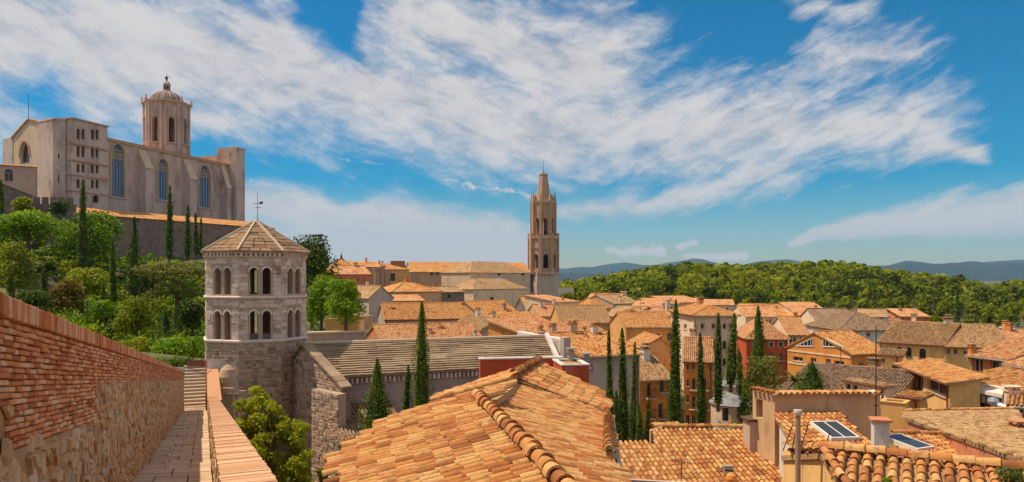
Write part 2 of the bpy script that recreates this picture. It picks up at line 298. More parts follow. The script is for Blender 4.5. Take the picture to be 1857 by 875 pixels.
# ------------------------------------------------------------------ mesh building
class MB:
    def __init__(s): s.v, s.f, s.t, s.uv = [], [], [], None
    def poly(s, pts, t=0.5):
        k = len(s.v); s.v.extend([tuple(p) for p in pts]); s.f.append(tuple(range(k, k + len(pts)))); s.t.append(t)
    def box3(s, P, a, b, c, t=0.5):
        P, a, b, c = Vector(P), Vector(a), Vector(b), Vector(c); k = len(s.v)
        for q in (P, P + a, P + a + b, P + b): s.v.append(tuple(q))
        for q in (P, P + a, P + a + b, P + b): s.v.append(tuple(q + c))
        for f in ((0, 3, 2, 1), (4, 5, 6, 7), (0, 1, 5, 4), (1, 2, 6, 5), (2, 3, 7, 6), (3, 0, 4, 7)):
            s.f.append(tuple(k + i for i in f)); s.t.append(t)
    def box(s, c, size, rz=0.0, t=0.5):
        cx, sx = math.cos(rz), math.sin(rz); a = Vector((cx, sx, 0)) * size[0]; b = Vector((-sx, cx, 0)) * size[1]; h = Vector((0, 0, size[2]))
        s.box3(Vector(c) - a / 2 - b / 2 - h / 2, a, b, h, t)
    def prism(s, pts, d, t=0.5):
        """polygon pts swept by vector d"""
        pts = [Vector(p) for p in pts]; d = Vector(d); n = len(pts); k = len(s.v)
        s.v.extend([tuple(p) for p in pts]); s.v.extend([tuple(p + d) for p in pts])
        s.f.append(tuple(k + i for i in range(n))[::-1]); s.f.append(tuple(k + n + i for i in range(n))); s.t += [t, t]
        for i in range(n):
            j = (i + 1) % n; s.f.append((k + i, k + j, k + n + j, k + n + i)); s.t.append(t)
    def frustum(s, pts0, pts1, t=0.5, cap=True):
        n = len(pts0); k = len(s.v); s.v.extend([tuple(p) for p in pts0]); s.v.extend([tuple(p) for p in pts1])
        for i in range(n):
            j = (i + 1) % n; s.f.append((k + i, k + j, k + n + j, k + n + i)); s.t.append(t)
        if cap: s.f.append(tuple(k + i for i in range(n))[::-1]); s.f.append(tuple(k + n + i for i in range(n))); s.t += [t, t]
    def ring(s, c, r, n, rot=0.0):
        return [Vector((c[0] + r * math.cos(rot + 2 * math.pi * i / n), c[1] + r * math.sin(rot + 2 * math.pi * i / n), c[2])) for i in range(n)]
    def tube(s, p0, p1, r0, r1=None, n=8, t=0.5):
        p0, p1 = Vector(p0), Vector(p1); r1 = r0 if r1 is None else r1; d = (p1 - p0).normalized()
        a = d.orthogonal().normalized(); b = d.cross(a)
        A = [p0 + (a * math.cos(2 * math.pi * i / n) + b * math.sin(2 * math.pi * i / n)) * r0 for i in range(n)]
        B = [p1 + (a * math.cos(2 * math.pi * i / n) + b * math.sin(2 * math.pi * i / n)) * r1 for i in range(n)]
        s.frustum(A, B, t)
    def lathe(s, c, prof, n=12, rot=0.0, t=0.5):
        for (r0, z0), (r1, z1) in zip(prof[:-1], prof[1:]):
            s.frustum(s.ring((c[0], c[1], c[2] + z0), max(r0, .001), n, rot), s.ring((c[0], c[1], c[2] + z1), max(r1, .001), n, rot), t, cap=False)
    def mesh(s, name, m, off=(0, 0, 0), smooth=False):
        me = bpy.data.meshes.new(name)
        o = Vector(off); V = [(x - o[0], y - o[1], z - o[2]) for (x, y, z) in s.v]
        me.from_pydata(V, [], s.f); me.materials.append(m)
        a = me.attributes.new('tint', 'FLOAT', 'FACE'); a.data.foreach_set('value', np.array(s.t, 'f'))
        if s.uv:
            u = me.uv_layers.new(name='UVMap'); u.data.foreach_set('uv', np.array([c for fu in s.uv for q in fu for c in q], 'f'))
        if smooth: me.polygons.foreach_set('use_smooth', [True] * len(me.polygons))
        me.update(); return me

def np_mesh(name, V, Q, T, m):
    """V (n,3), Q (k,4 or 3) faces, T tint per face"""
    me = bpy.data.meshes.new(name); nv, nf, w = len(V), len(Q), Q.shape[1]
    me.vertices.add(nv); me.vertices.foreach_set('co', np.asarray(V, 'f').ravel())
    me.loops.add(nf * w); me.loops.foreach_set('vertex_index', np.asarray(Q, 'i').ravel())
    me.polygons.add(nf); me.polygons.foreach_set('loop_start', np.arange(0, nf * w, w, dtype='i')); me.polygons.foreach_set('loop_total', np.full(nf, w, 'i'))
    me.update(calc_edges=True); me.materials.append(m)
    a = me.attributes.new('tint', 'FLOAT', 'FACE'); a.data.foreach_set('value', np.asarray(T, 'f'))
    return me

def tag(o, label=None, cat=None, group=None, kind=None):
    if label: o['label'] = label
    if cat: o['category'] = cat
    if group: o['group'] = group
    if kind: o['kind'] = kind
    return o
def thing(name, label, cat, loc=(0, 0, 0), group=None):
    o = bpy.data.objects.new(name, None); COL.objects.link(o); o.location = loc; o.empty_display_size = .2
    o['_org'] = tuple(loc)
    return tag(o, label, cat, group)
def org(o): return Vector(o['_org'])
def link(name, me, parent, org_):
    o = bpy.data.objects.new(name, me); COL.objects.link(o)
    if parent is not None: o.parent = parent
    o['_org'] = tuple(org_)
    return o
def part(name, mb, m, parent, smooth=False, kind=None, label=None):
    """mb in world coordinates; parent is the thing (or a part of it)"""
    o = link(name, mb.mesh(name, m, org(parent), smooth), parent, org(parent))
    if kind: o['kind'] = kind
    if label: o['label'] = label
    return o
def part_me(name, me, parent, mw, kind=None):
    """shared mesh placed by a world matrix"""
    o = bpy.data.objects.new(name, me); COL.objects.link(o); o.parent = parent
    o.matrix_local = Matrix.Translation(-org(parent)) @ mw
    if kind: o['kind'] = kind
    return o
def solo(name, mb, m, label=None, cat=None, loc=(0, 0, 0), group=None, kind=None, smooth=False):
    o = bpy.data.objects.new(name, mb.mesh(name, m, loc, smooth)); COL.objects.link(o); o.location = loc; o['_org'] = tuple(loc)
    return tag(o, label, cat, group, kind)

def mats4(org_, a, b, c):
    return Matrix(((a[0], b[0], c[0], org_[0]), (a[1], b[1], c[1], org_[1]), (a[2], b[2], c[2], org_[2]), (0, 0, 0, 1)))
def in_frame(p, pad=15):
    if p[1] < .5: return False
    x, y = pix(p); return -pad < x < 1857 + pad and -pad < y < 875 + pad
def scatter(name, parent, me, m_stuff, items, limit=300, minpx=None, stuff_parent=None, stuff_name=None):
    """items: (matrix 4x4 world, centre, size m). The largest in view become parts, the rest one joined part"""
    def key(it):
        c = it[1]; return (it[2] * F / c[1] if in_frame(c) else -1)
    items = sorted(items, key=key, reverse=True)
    if minpx: n = min(limit, sum(1 for it in items if key(it) >= minpx))
    else: n = min(limit, sum(1 for it in items if key(it) > 0))
    for it in items[:n]: part_me(name, me, parent, it[0])
    rest = items[n:]
    if rest:
        nv = len(me.vertices); co = np.empty(nv * 3, 'f'); me.vertices.foreach_get('co', co); co = co.reshape(-1, 3)
        faces = [tuple(p.vertices) for p in me.polygons]
        Mx = np.array([[list(r) for r in it[0]] for it in rest], 'f')
        V = np.einsum('kij,vj->kvi', Mx[:, :3, :3], co) + Mx[:, None, :3, 3]
        V = V.reshape(-1, 3) - np.array(org(parent), 'f')
        tri = []
        for f in faces:
            for i in range(1, len(f) - 1): tri.append((f[0], f[i], f[i + 1]))
        tri = np.array(tri, 'i'); Q = (tri[None] + (np.arange(len(rest)) * nv)[:, None, None]).reshape(-1, 3)
        T = np.repeat(np.random.default_rng(3).random(len(rest)), len(tri))
        o = link(stuff_name or name, np_mesh(stuff_name or name, V, Q, T, m_stuff), stuff_parent or parent, org(parent)); o['kind'] = 'stuff'

# ---- shared pieces: barrel tile (x across, y down the slope, z up), rounded stones
def barrel(name, m, seg=8, L=.44, r0=.086, r1=.072, th=.016):
    b = MB()
    def arc(r, y, z0): return [Vector((-r * math.cos(math.pi * i / seg), y, z0 + r * 1.12 * math.sin(math.pi * i / seg))) for i in range(seg + 1)]
    A, B = arc(r1, 0, 0.0), arc(r0, L, .022); Bi = arc(r0 - th, L, .022)
    k = len(b.v); b.v += [tuple(p) for p in A + B + B + Bi]; n = seg + 1
    for i in range(seg):
        b.f.append((k + i, k + i + 1, k + n + i + 1, k + n + i)); b.t.append(.5)
    for i in range(0, seg, 2 if seg > 4 else 1):
        s = 2 if seg > 4 else 1
        b.f.append((k + 2 * n + i, k + 2 * n + i + s, k + 3 * n + i + s, k + 3 * n + i)); b.t.append(.5)
    return b.mesh(name, m, smooth=seg > 4)
def ustone(name, m, seed, jit=.07, bev=.13):
    r = random.Random(seed); b = MB()
    def q(x, y, z): return Vector((x + r.uniform(-jit, jit), y + r.uniform(-jit, jit), z))
    base = [q(-.5, -.5, -1), q(.5, -.5, -1), q(.5, .5, -1), q(-.5, .5, -1)]
    mid = [p + Vector((0, 0, 1.35)) for p in base]
    top = [Vector((p.x * (1 - 2 * bev), p.y * (1 - 2 * bev), 1.0 + r.uniform(-.15, .15))) for p in base]
    b.frustum(base, mid, cap=False); b.frustum(mid, top, cap=False); b.poly(top)
    return b.mesh(name, m)
TILE = {k: (barrel('tile', MT[k][1]), barrel('tile', MT[k][1], seg=3)) for k in MT}

def inpoly(x, y, P):
    c = False; n = len(P)
    for i in range(n):
        x0, y0 = P[i]; x1, y1 = P[i - 1]
        if (y0 > y) != (y1 > y) and x < (x1 - x0) * (y - y0) / (y1 - y0) + x0: c = not c
    return c
def slope_axes(n, down=None):
    n = n.normalized()
    if down is None: d = (Vector((0, 0, -1)) - n * n.dot(Vector((0, 0, -1)))).normalized()
    else: d = (down - n * n.dot(down)).normalized()
    return d.cross(n).normalized(), d, n          # across, down, normal
def tiled_plane(parent, pts, key='tan', limit=0, pitch=.225, row=.36, down=None, seg=0, minpx=9, deck=True, thick=.12, name='roof', jit=1.0, zs=1.0, deckmat=None, seed=1):
    """pts: coplanar world points of the roof plane; returns the deck part carrying its tiles"""
    r = random.Random(seed); n = plane3(*pts[:3]) if len(pts) == 3 else plane3(pts[0], pts[1], pts[2])
    if abs((pts[1] - pts[0]).cross(pts[2] - pts[0]).length) < 1e-4: n = plane3(pts[0], pts[1], pts[3])
    a, d, n = slope_axes(n, down); O = pts[0]
    P2 = [((p - O).dot(a), (p - O).dot(d)) for p in pts]
    mb = MB(); mb.prism([p - n * (thick + .035) for p in pts], n * thick)
    roof = part(name, mb, deckmat or MT['dark' if key == 'dark' else 'dull'][0], parent) if deck else parent
    u0, u1 = min(p[0] for p in P2), max(p[0] for p in P2); v0, v1 = min(p[1] for p in P2), max(p[1] for p in P2)
    me = TILE[key][seg]; items = []
    nu = int((u1 - u0) / pitch) + 1; nv = int((v1 - v0) / row) + 2
    for i in range(nu):
        u = u0 + (i + .5) * pitch; off = r.uniform(-.05, .05) * jit
        for j in range(nv):
            v = v1 - (j + 1) * row + off
            if not inpoly(u, v + row * .5, P2): continue
            an = r.gauss(0, .022) * jit; sc = r.uniform(.95, 1.05); ca, sa = math.cos(an), math.sin(an)
            A = (a * ca + d * sa) * (sc * pitch / .225); D = (d * ca - a * sa) * (row / .36)
            pos = O + a * (u + r.gauss(0, .006) * jit) + d * v + n * (r.uniform(0, .012) * jit - .005)
            items.append((mats4(pos, A, D, n * zs), pos + d * row * .5, pitch))
    # tiles are parts of the thing; alike pieces need no label
    scatter('tile', parent, me, MT[key][0], items, limit=limit, minpx=minpx, stuff_parent=roof, stuff_name='tile_covering')
    return roof
def ridge_line(parent, p0, p1, key='tan', pitch=.38, r=1.35, name='ridge_tile', seed=2):
    rr = random.Random(seed); d = (p1 - p0); L = d.length; d.normalize(); up = Vector((0, 0, 1)); a = d.cross(up).normalized(); up = a.cross(d)
    k = int(L / pitch)
    for i in range(k):
        s = rr.uniform(.95, 1.06) * r; pos = p0 + d * (i * pitch + rr.uniform(-.02, .02)) + up * .05
        an = rr.gauss(0, .03); A = (a * math.cos(an) + d * math.sin(an)) * s
        part_me(name, TILE[key][0], parent, mats4(pos, A, (d * math.cos(an) - a * math.sin(an)) * 1.08, up * s))
# ------------------------------------------------------------------ walls with real openings
def v3(p, z): return Vector((p[0], p[1], z))
def facade(mb, P0, u, W, z0, z1, holes, depth=.22, top=None, t=.5):
    """wall sheet from P0 along u; holes (u0,z0,u1,z1,arch) get reveals; top = extra outline points (u,z) over the wall head"""
    n = Vector((u.y, -u.x)); D = Vector((-n.x, -n.y, 0)) * depth
    def P(a, z): q = P0 + u * a; return Vector((q.x, q.y, z))
    us = sorted({0.0, W, *[h[0] for h in holes], *[h[2] for h in holes]}); zs = sorted({z0, z1, *[h[1] for h in holes], *[h[3] for h in holes]})
    for i in range(len(us) - 1):
        for j in range(len(zs) - 1):
            cu, cz = (us[i] + us[i + 1]) / 2, (zs[j] + zs[j + 1]) / 2
            if any(h[0] < cu < h[2] and h[1] < cz < h[3] for h in holes): continue
            mb.poly([P(us[i], zs[j]), P(us[i + 1], zs[j]), P(us[i + 1], zs[j + 1]), P(us[i], zs[j + 1])], t)
    if top: mb.poly([P(0, z1), P(W, z1)] + [P(a, z) for a, z in top], t)
    for (a0, b0, a1, b1, arch) in holes:
        if arch:
            r = (a1 - a0) / 2; ry = min(r * arch, (b1 - b0) * .8); c = (a0 + a1) / 2; sp = b1 - ry
            arc = [(c - r * math.cos(math.pi * k / 8), sp + ry * math.sin(math.pi * k / 8)) for k in range(9)]
            for k in range(4):
                mb.poly([P(a0, b1), P(*arc[k]), P(*arc[k + 1])], t); mb.poly([P(a1, b1), P(*arc[8 - k - 1]), P(*arc[8 - k])], t)
            mb.poly([P(a0, b1), P(*arc[4]), P(c, b1)], t) if abs(arc[4][1] - b1) > 1e-4 else None
            edge = [(a1, b0)] + arc[::-1] + [(a0, b0)]
        else: edge = [(a1, b0), (a1, b1), (a0, b1), (a0, b0)]
        e2 = edge + [edge[0]]
        for p, q in zip(e2[:-1], e2[1:]): mb.poly([P(*p), P(*q), P(*q) + D, P(*p) + D], t)
def win_unit(th, P0, u, h, style, depth=.22, m_frame=None, m_pane=None):
    """a window as a part of TH: frame or surround, with its pane as a sub-part"""
    n = Vector((u.y, -u.x)); N3 = Vector((n.x, n.y, 0)); U3 = Vector((u.x, u.y, 0)); Z = Vector((0, 0, 1))
    a0, b0, a1, b1, arch = h; w, hh = a1 - a0, b1 - b0
    def P(a, z, o=0): q = P0 + u * a; return Vector((q.x, q.y, z)) + N3 * o
    mb = MB(); f = min(.09, w * .12)
    if style == 'o':
        mb.box3(P(a0 - .05, b0 - .10, -.1), U3 * (w + .1), Z * .10, N3 * .16)
        name = 'window'
    else:
        name = 'door' if style == 'd' else 'window'
        o = -depth + .03; T = N3 * .06; top = b1 if not arch else b1 - w / 2 * arch
        mb.box3(P(a0, b0, o), U3 * f, Z * (top - b0), T); mb.box3(P(a1 - f, b0, o), U3 * f, Z * (top - b0), T)
        mb.box3(P(a0 + f, b0, o), U3 * (w - 2 * f), Z * f, T)
        mb.box3(P(a0 + f, top - f, o), U3 * (w - 2 * f), Z * f, T)
        if w > .6 or style in 'ws': mb.box3(P((a0 + a1) / 2 - f / 2, b0 + f, o), U3 * f, Z * (top - b0 - 2 * f), T)
        if style != 'd': mb.box3(P(a0 - .08, b0 - .09, -.03), U3 * (w + .16), Z * .09, N3 * .14)
        if style in 'es':   # painted surround
            s = .16
            for (x, z, dx, dz) in ((a0 - s, b0, s, hh + s), (a1, b0, s, hh + s), (a0, b1, w, s)): mb.box3(P(x, z, .002), U3 * dx, Z * dz, N3 * .03)
    wn = part(name, mb, m_frame or (M_WOOD if style in 'ds' or (style == 'w' and arch) else M_WFR), th)
    pm = MB()
    if arch:
        r = w / 2; ry = min(r * arch, hh * .8); c = (a0 + a1) / 2; sp = b1 - ry
        pm.poly([P(a0, b0, -depth + .01), P(a1, b0, -depth + .01)] + [P(c + r * math.cos(math.pi * k / 8), sp + ry * math.sin(math.pi * k / 8), -depth + .01) for k in range(9)])
    else: pm.poly([P(a0, b0, -depth + .01), P(a1, b0, -depth + .01), P(a1, b1, -depth + .01), P(a0, b1, -depth + .01)])
    part('pane', pm, m_pane or M_PANE, wn)
    if style == 's':
        for sgn, x in ((-1, a0 - w * .5), (1, a1)):
            sb = MB(); sb.box3(P(x, b0, .035), U3 * (w * .5), Z * hh, N3 * .05); part('shutter', sb, M_WOODL, wn)
    if style == 'b':     # little iron balcony
        bb = MB(); bb.box3(P(a0 - .3, b0 - .12, 0), U3 * (w + .6), Z * .12, N3 * .7)
        bl = part('balcony', bb, M_WFR, th); rb = MB()
        for z in (b0 + .1, b0 + .95): rb.box3(P(a0 - .28, z, .64), U3 * (w + .56), Z * .04, N3 * .04)
        k = 9
        for i in range(k): rb.box3(P(a0 - .28 + i * (w + .53) / (k - 1), b0, .645), U3 * .025, Z * .95, N3 * .025)
        for x in (a0 - .28, a1 + .26): rb.box3(P(x, b0 + .95, .02), U3 * .03, Z * .04, N3 * .62)
        part('railing', rb, M_IRON, bl)
    return wn
def hole_px(P0, u, W, spec):
    """(px centre, py centre, w px, h px) on the wall plane -> (u0,z0,u1,z1)"""
    n = Vector((u.y, -u.x, 0)); O = Vector((P0.x, P0.y, 0)); px, py, w, h = spec[:4]
    c = on_plane(px, py, O, n); l = on_plane(px - w / 2, py, O, n); r_ = on_plane(px + w / 2, py, O, n)
    a = lambda q: (Vector((q.x, q.y)) - P0).dot(u)
    hz = h * c.y / F / 2
    return (max(.08, a(l)), c.z - hz, min(W - .08, a(r_)), c.z + hz)

def chimney(th, c, size, h, m, capm=None, rz=0.0, name='chimney'):
    mb = MB(); mb.box((c[0], c[1], c[2] + h / 2), (size[0], size[1], h), rz)
    ch = part(name, mb, m, th)
    cb = MB(); cb.box((c[0], c[1], c[2] + h + .04), (size[0] + .18, size[1] + .18, .08), rz)
    for sx in (-1, 1):
        for sy in (-1, 1): cb.box((c[0] + sx * size[0] * .36, c[1] + sy * size[1] * .36, c[2] + h + .17), (size[0] * .2, size[1] * .2, .18), rz)
    cb.box((c[0], c[1], c[2] + h + .30), (size[0] + .2, size[1] + .2, .08), rz)
    part('chimney_cap', cb, capm or MT['tan'][0], ch)
    return ch

HOUSES = {}
def house(name, label, A, B, eave, dep, roof, rise, wall='cream', tile='tan', wins=(), cat='house', group=None, base=-22.0, over=.4, chim=(), ridge_t=True, cornice=False, seed=0, limit=0, apex=.5, mirror=False):
    """A, B: (px, distance) of the front wall's ends, left to right; eave: row of the eave at A; dep: depth behind the front"""
    a, b = plan(*A), plan(*B); W = (b - a).length; u = (b - a) / W; bk = Vector((-u.y, u.x)); ze = zat(eave, A[1])
    base = min(base, ze - 3)
    th = thing(name, label, cat, v3((a + b) / 2 + bk * dep / 2, base), group)
    mw = MP[wall] if isinstance(wall, str) else wall
    # the four walls: front, right, back, left
    sides = {'f': (a, u, W), 'r': (b, bk, dep), 'b': (b + bk * dep, -u, W), 'l': (a + bk * dep, -bk, dep)}
    tops = {k: None for k in sides}
    if roof == 'gable': tops['r'] = tops['l'] = [(dep / 2, ze + rise)]
    if roof == 'gable_end':
        tops['f'] = [(W * apex, ze + rise)]; tops['b'] = [(W * (1 - apex), ze + rise)]
    if roof == 'shed':
        tops['r'] = [(dep, ze + rise)]; tops['l'] = [(0, ze + rise)]; tops['b'] = [(W, ze + rise), (0, ze + rise)]
    mb = MB()
    for k, (P0, d, L) in sides.items():
        hs = []; st = []
        for wsp in wins:
            if wsp[0] != k: continue
            h = hole_px(P0, d, L, wsp[1:5]); style = wsp[5] if len(wsp) > 5 else 'w'; arch = 1.0 if 'a' in style else 0; style = style.replace('a', '') or 'w'
            if h[2] - h[0] < .15: continue
            if h[3] > ze - .05 and tops[k] is None: h = (h[0], h[1], h[2], ze - .1)
            if h[3] > ze - .05: h = (h[0], h[1], h[2], ze - .05)
            if h[3] - h[1] < .2: continue
            hs.append((*h, arch)); st.append(style)
        dpt = .25
        facade(mb, P0, d, L, base, ze, hs, dpt, tops[k])
        for h, s in zip(hs, st): win_unit(th, P0, d, h, s, dpt)
    part('wall', mb, mw, th)
    # roof planes
    o = over; U = Vector((u.x, u.y, 0)); K = Vector((bk.x, bk.y, 0)); z3 = lambda p, z: Vector((p.x, p.y, z))
    fa, fb, bb_, ba = z3(a, ze), z3(b, ze), z3(b + bk * dep, ze), z3(a + bk * dep, ze)
    up = Vector((0, 0, .06)); planes = []; ridges = []
    if roof == 'gable':
        s = rise / (dep / 2); r0, r1 = z3(a + bk * dep / 2, ze + rise) - U * o * .5, z3(b + bk * dep / 2, ze + rise) + U * o * .5
        planes = [[fa - U * o * .5 - K * o - Vector((0, 0, o * s)), fb + U * o * .5 - K * o - Vector((0, 0, o * s)), r1, r0],
                  [bb_ + U * o * .5 + K * o - Vector((0, 0, o * s)), ba - U * o * .5 + K * o - Vector((0, 0, o * s)), r0, r1]]; ridges = [(r0, r1)]
    elif roof == 'gable_end':
        wl = W * apex; sl = rise / wl; sr = rise / (W - wl); r0 = z3(a + u * wl, ze + rise) - K * o * .5; r1 = z3(a + u * wl + bk * dep, ze + rise) + K * o * .5
        planes = [[ba + K * o * .5 - U * o - Vector((0, 0, o * sl)), fa - K * o * .5 - U * o - Vector((0, 0, o * sl)), r0, r1],
                  [fb - K * o * .5 + U * o - Vector((0, 0, o * sr)), bb_ + K * o * .5 + U * o - Vector((0, 0, o * sr)), r1, r0]]; ridges = [(r0, r1)]
    elif roof == 'shed':
        s = rise / dep
        planes = [[fa - U * o - K * o - Vector((0, 0, o * s)), fb + U * o - K * o - Vector((0, 0, o * s)), bb_ + U * o + K * o + Vector((0, 0, o * s + rise)), ba - U * o + K * o + Vector((0, 0, o * s + rise))]]
    elif roof == 'hip':
        m_ = min(W, dep) / 2; s = rise / m_; dz = Vector((0, 0, o * s))
        A_, B_, C_, D_ = fa - U * o - K * o - dz, fb + U * o - K * o - dz, bb_ + U * o + K * o - dz, ba - U * o + K * o - dz
        if W >= dep: r0, r1 = z3(a + u * m_ + bk * m_, ze + rise), z3(b - u * (m_ + .01) + bk * m_, ze + rise); planes = [[A_, B_, r1, r0], [B_, C_, r1], [C_, D_, r0, r1], [D_, A_, r0]]
        else: r0, r1 = z3(a + u * m_ + bk * m_, ze + rise), z3(a + u * m_ + bk * (dep - m_ - .01), ze + rise); planes = [[A_, B_, r0], [B_, C_, r1, r0], [C_, D_, r1], [D_, A_, r0, r1]]
        ridges = [(r0, r1)] + [(r0, A_), (r0 if W < dep else r1, B_)]
    else:   # flat roof behind a low parapet
        pb = MB(); w_ = .3
        for P, d, L in ((fa - K * .06 - U * .06, U, W + .12), (ba + K * .06 - U * .06 - K * w_, U, W + .12)): pb.box3(P, d * L, K * w_, Vector((0, 0, .09)))
        for P in (fa - U * .06 + K * (w_ - .06), fb + U * .06 - U * w_ + K * (w_ - .06)): pb.box3(P, U * w_, K * (dep + .12 - 2 * w_), Vector((0, 0, .09)))
        part('parapet', pb, MP['white'] if rise < .5 else mw, th)
        rb = MB(); rb.poly([fa - Vector((0, 0, .05)), fb - Vector((0, 0, .05)), bb_ - Vector((0, 0, .05)), ba - Vector((0, 0, .05))]); part('roof', rb, MT['dull'][0], th)
    Y = A[1]
    for i, pl in enumerate(planes):
        pl = [p + up for p in pl]; n = plane3(*pl[:3]); cen = sum(pl, Vector()) / len(pl)
        facing = n.dot(-cen) > 0
        if facing and Y < 150:
            tiled_plane(th, pl, tile, limit=limit, seg=0 if Y < 60 else 1, seed=seed + i, minpx=9)
        else:
            ax, dn, nn = slope_axes(n); m2 = MB(); m2.prism([p - nn * .12 for p in pl], nn * .12)
            m2.uv = [[((Vector(m2.v[q]) - pl[0]).dot(ax), (Vector(m2.v[q]) - pl[0]).dot(dn)) for q in f] for f in m2.f]
            part('roof', m2, MF[tile], th)
    if ridge_t and Y < 85:
        for p, q in ridges: ridge_line(th, p + up, q + up, tile, pitch=.42)
    elif planes and Y < 230:
        rb = MB()
        for p, q in ridges: rb.tube(p + up * 1.6, q + up * 1.6, .14, n=6)
        if ridges: part('ridge', rb, MT[tile][0], th)
    if cornice:
        cb = MB()
        for P0, d, L in ((fa, U, W), (fb, K, dep), (fa, K, dep)):
            nn = Vector((d.y, -d.x, 0)); nn = nn if P0 is fa and d is U else (U if P0 is fb else -U)
            cb.box3(P0 - Vector((0, 0, .62)) + nn * .003, d * L, nn * .16, Vector((0, 0, .22)))
        part('cornice', cb, MP['cream'], th)
    hr_ = random.Random(seed * 31 + int(A[0])); cen_ = (a + b) / 2
    if Y < 150 and roof in ('gable', 'shed', 'hip'):
        s_ = rise / (dep if roof == 'shed' else min(W, dep) / 2 if roof == 'hip' else dep / 2); g0, g1 = fa - K * (o + .07) - U * o * .5, fb - K * (o + .07) + U * o * .5; dz_ = Vector((0, 0, -o * s_ - .02))
        gb = MB(); gb.tube(g0 + dz_, g1 + dz_, .07, n=6); gt_ = part('gutter', gb, M_GALV if hr_.random() < .6 else M_RUST, th)
        pb = MB(); q_ = (fb - U * .25) if hr_.random() < .5 else (fa + U * .25); pb.tube(Vector((q_.x, q_.y, base)) - K * .09, Vector((q_.x, q_.y, ze - .35)) - K * .09, .055, n=6); pb.tube(Vector((q_.x, q_.y, ze - .35)) - K * .09, Vector((q_.x, q_.y, ze - .1)) - K * (o) + dz_ * .5, .05, n=6); part('downpipe', pb, M_GALV if hr_.random() < .5 else M_RUST, th)
        if ridges and hr_.random() < .6:
            f_ = hr_.uniform(.2, .8); q_ = ridges[0][0].lerp(ridges[0][1], f_); ab_ = MB(); hh_ = hr_.uniform(1.2, 2.4); ab_.tube(q_, q_ + Vector((0, 0, hh_)), .03, n=5)
            for kk in range(4): ab_.tube(q_ + Vector((-.4 + .05 * kk, 0, hh_ - .12 * kk)), q_ + Vector((.4 - .05 * kk, .15, hh_ - .12 * kk)), .015, n=4)
            part('roof_aerial', ab_, M_IRON, th)
    if not chim and 55 < Y < 280 and ridges and cat == 'house':
        for kk in range(hr_.choice([1, 1, 2])):
            f_ = hr_.uniform(.15, .85); q_ = ridges[0][0].lerp(ridges[0][1], f_) + K * hr_.uniform(-1.0, .8); s_ = hr_.uniform(.5, .8)
            chimney(th, (q_.x, q_.y, q_.z - .8), (s_, s_ * hr_.uniform(.7, 1.4)), hr_.uniform(1.3, 2.0), MP[hr_.choice(['cream', 'white', 'tan', 'orange', 'salmon'])], MT[tile][0], rz=math.atan2(u.y, u.x))
    for c in chim:   # (px, py of the top, w px, h px, distance, wall key)
        px, py, wp, hp, Yc = c[:5]; t = at(px, py, Yc); s = wp * Yc / F; h = hp * Yc / F
        chimney(th, (t.x, t.y, t.z - h - .3), (s * .85, s * .85), h, MP[c[5] if len(c) > 5 else 'cream'], MT[tile][0], rz=math.atan2(u.y, u.x))
    HOUSES.setdefault(name, []).append(th)
    return th

def course_stones(th, P0, u, W, z0, z1, holes=(), hmin=.26, hmax=.40, lmin=.45, lmax=.95, proud=.035, gap=.02, seed=1, face=.0):
    """stones in courses on a wall face: list for scatter(); P0 Vector2, z0..z1, holes in (u0,z0,u1,z1,..)"""
    r = random.Random(seed); n = Vector((u.y, -u.x)); N3 = Vector((n.x, n.y, 0)); U3 = Vector((u.x, u.y, 0)); Z = Vector((0, 0, 1)); items = []
    z = z0
    while z < z1 - .08:
        h = min(r.uniform(hmin, hmax), z1 - z)
        if z1 - z - h < hmin * .5: h = z1 - z
        spans = [(0.0, W)]
        for hl in holes:
            if hl[1] < z + h - .02 and hl[3] > z + .02:
                ns = []
                for s in spans:
                    if hl[2] <= s[0] or hl[0] >= s[1]: ns.append(s)
                    else:
                        if hl[0] - s[0] > .1: ns.append((s[0], hl[0]))
                        if s[1] - hl[2] > .1: ns.append((hl[2], s[1]))
                spans = ns
        for s in spans:
            x = s[0]
            while x < s[1] - .02:
                l = r.uniform(lmin, lmax)
                if s[1] - x - l < lmin * .6: l = s[1] - x
                pr = proud * r.uniform(.5, 1.5); q = P0 + u * (x + l / 2)
                c = Vector((q.x, q.y, z + h / 2)) + N3 * face
                items.append((mats4(c, U3 * (l - gap), Z * (h - gap), N3 * pr), c, max(h, .7 * l)))
                x += l
        z += h
    return items
STONE_A = [ustone('stone', M_ASH, s, .035, .06) for s in range(3)]
STONE_R = [ustone('stone', M_RUBO, s + 5, .11, .12) for s in range(3)]

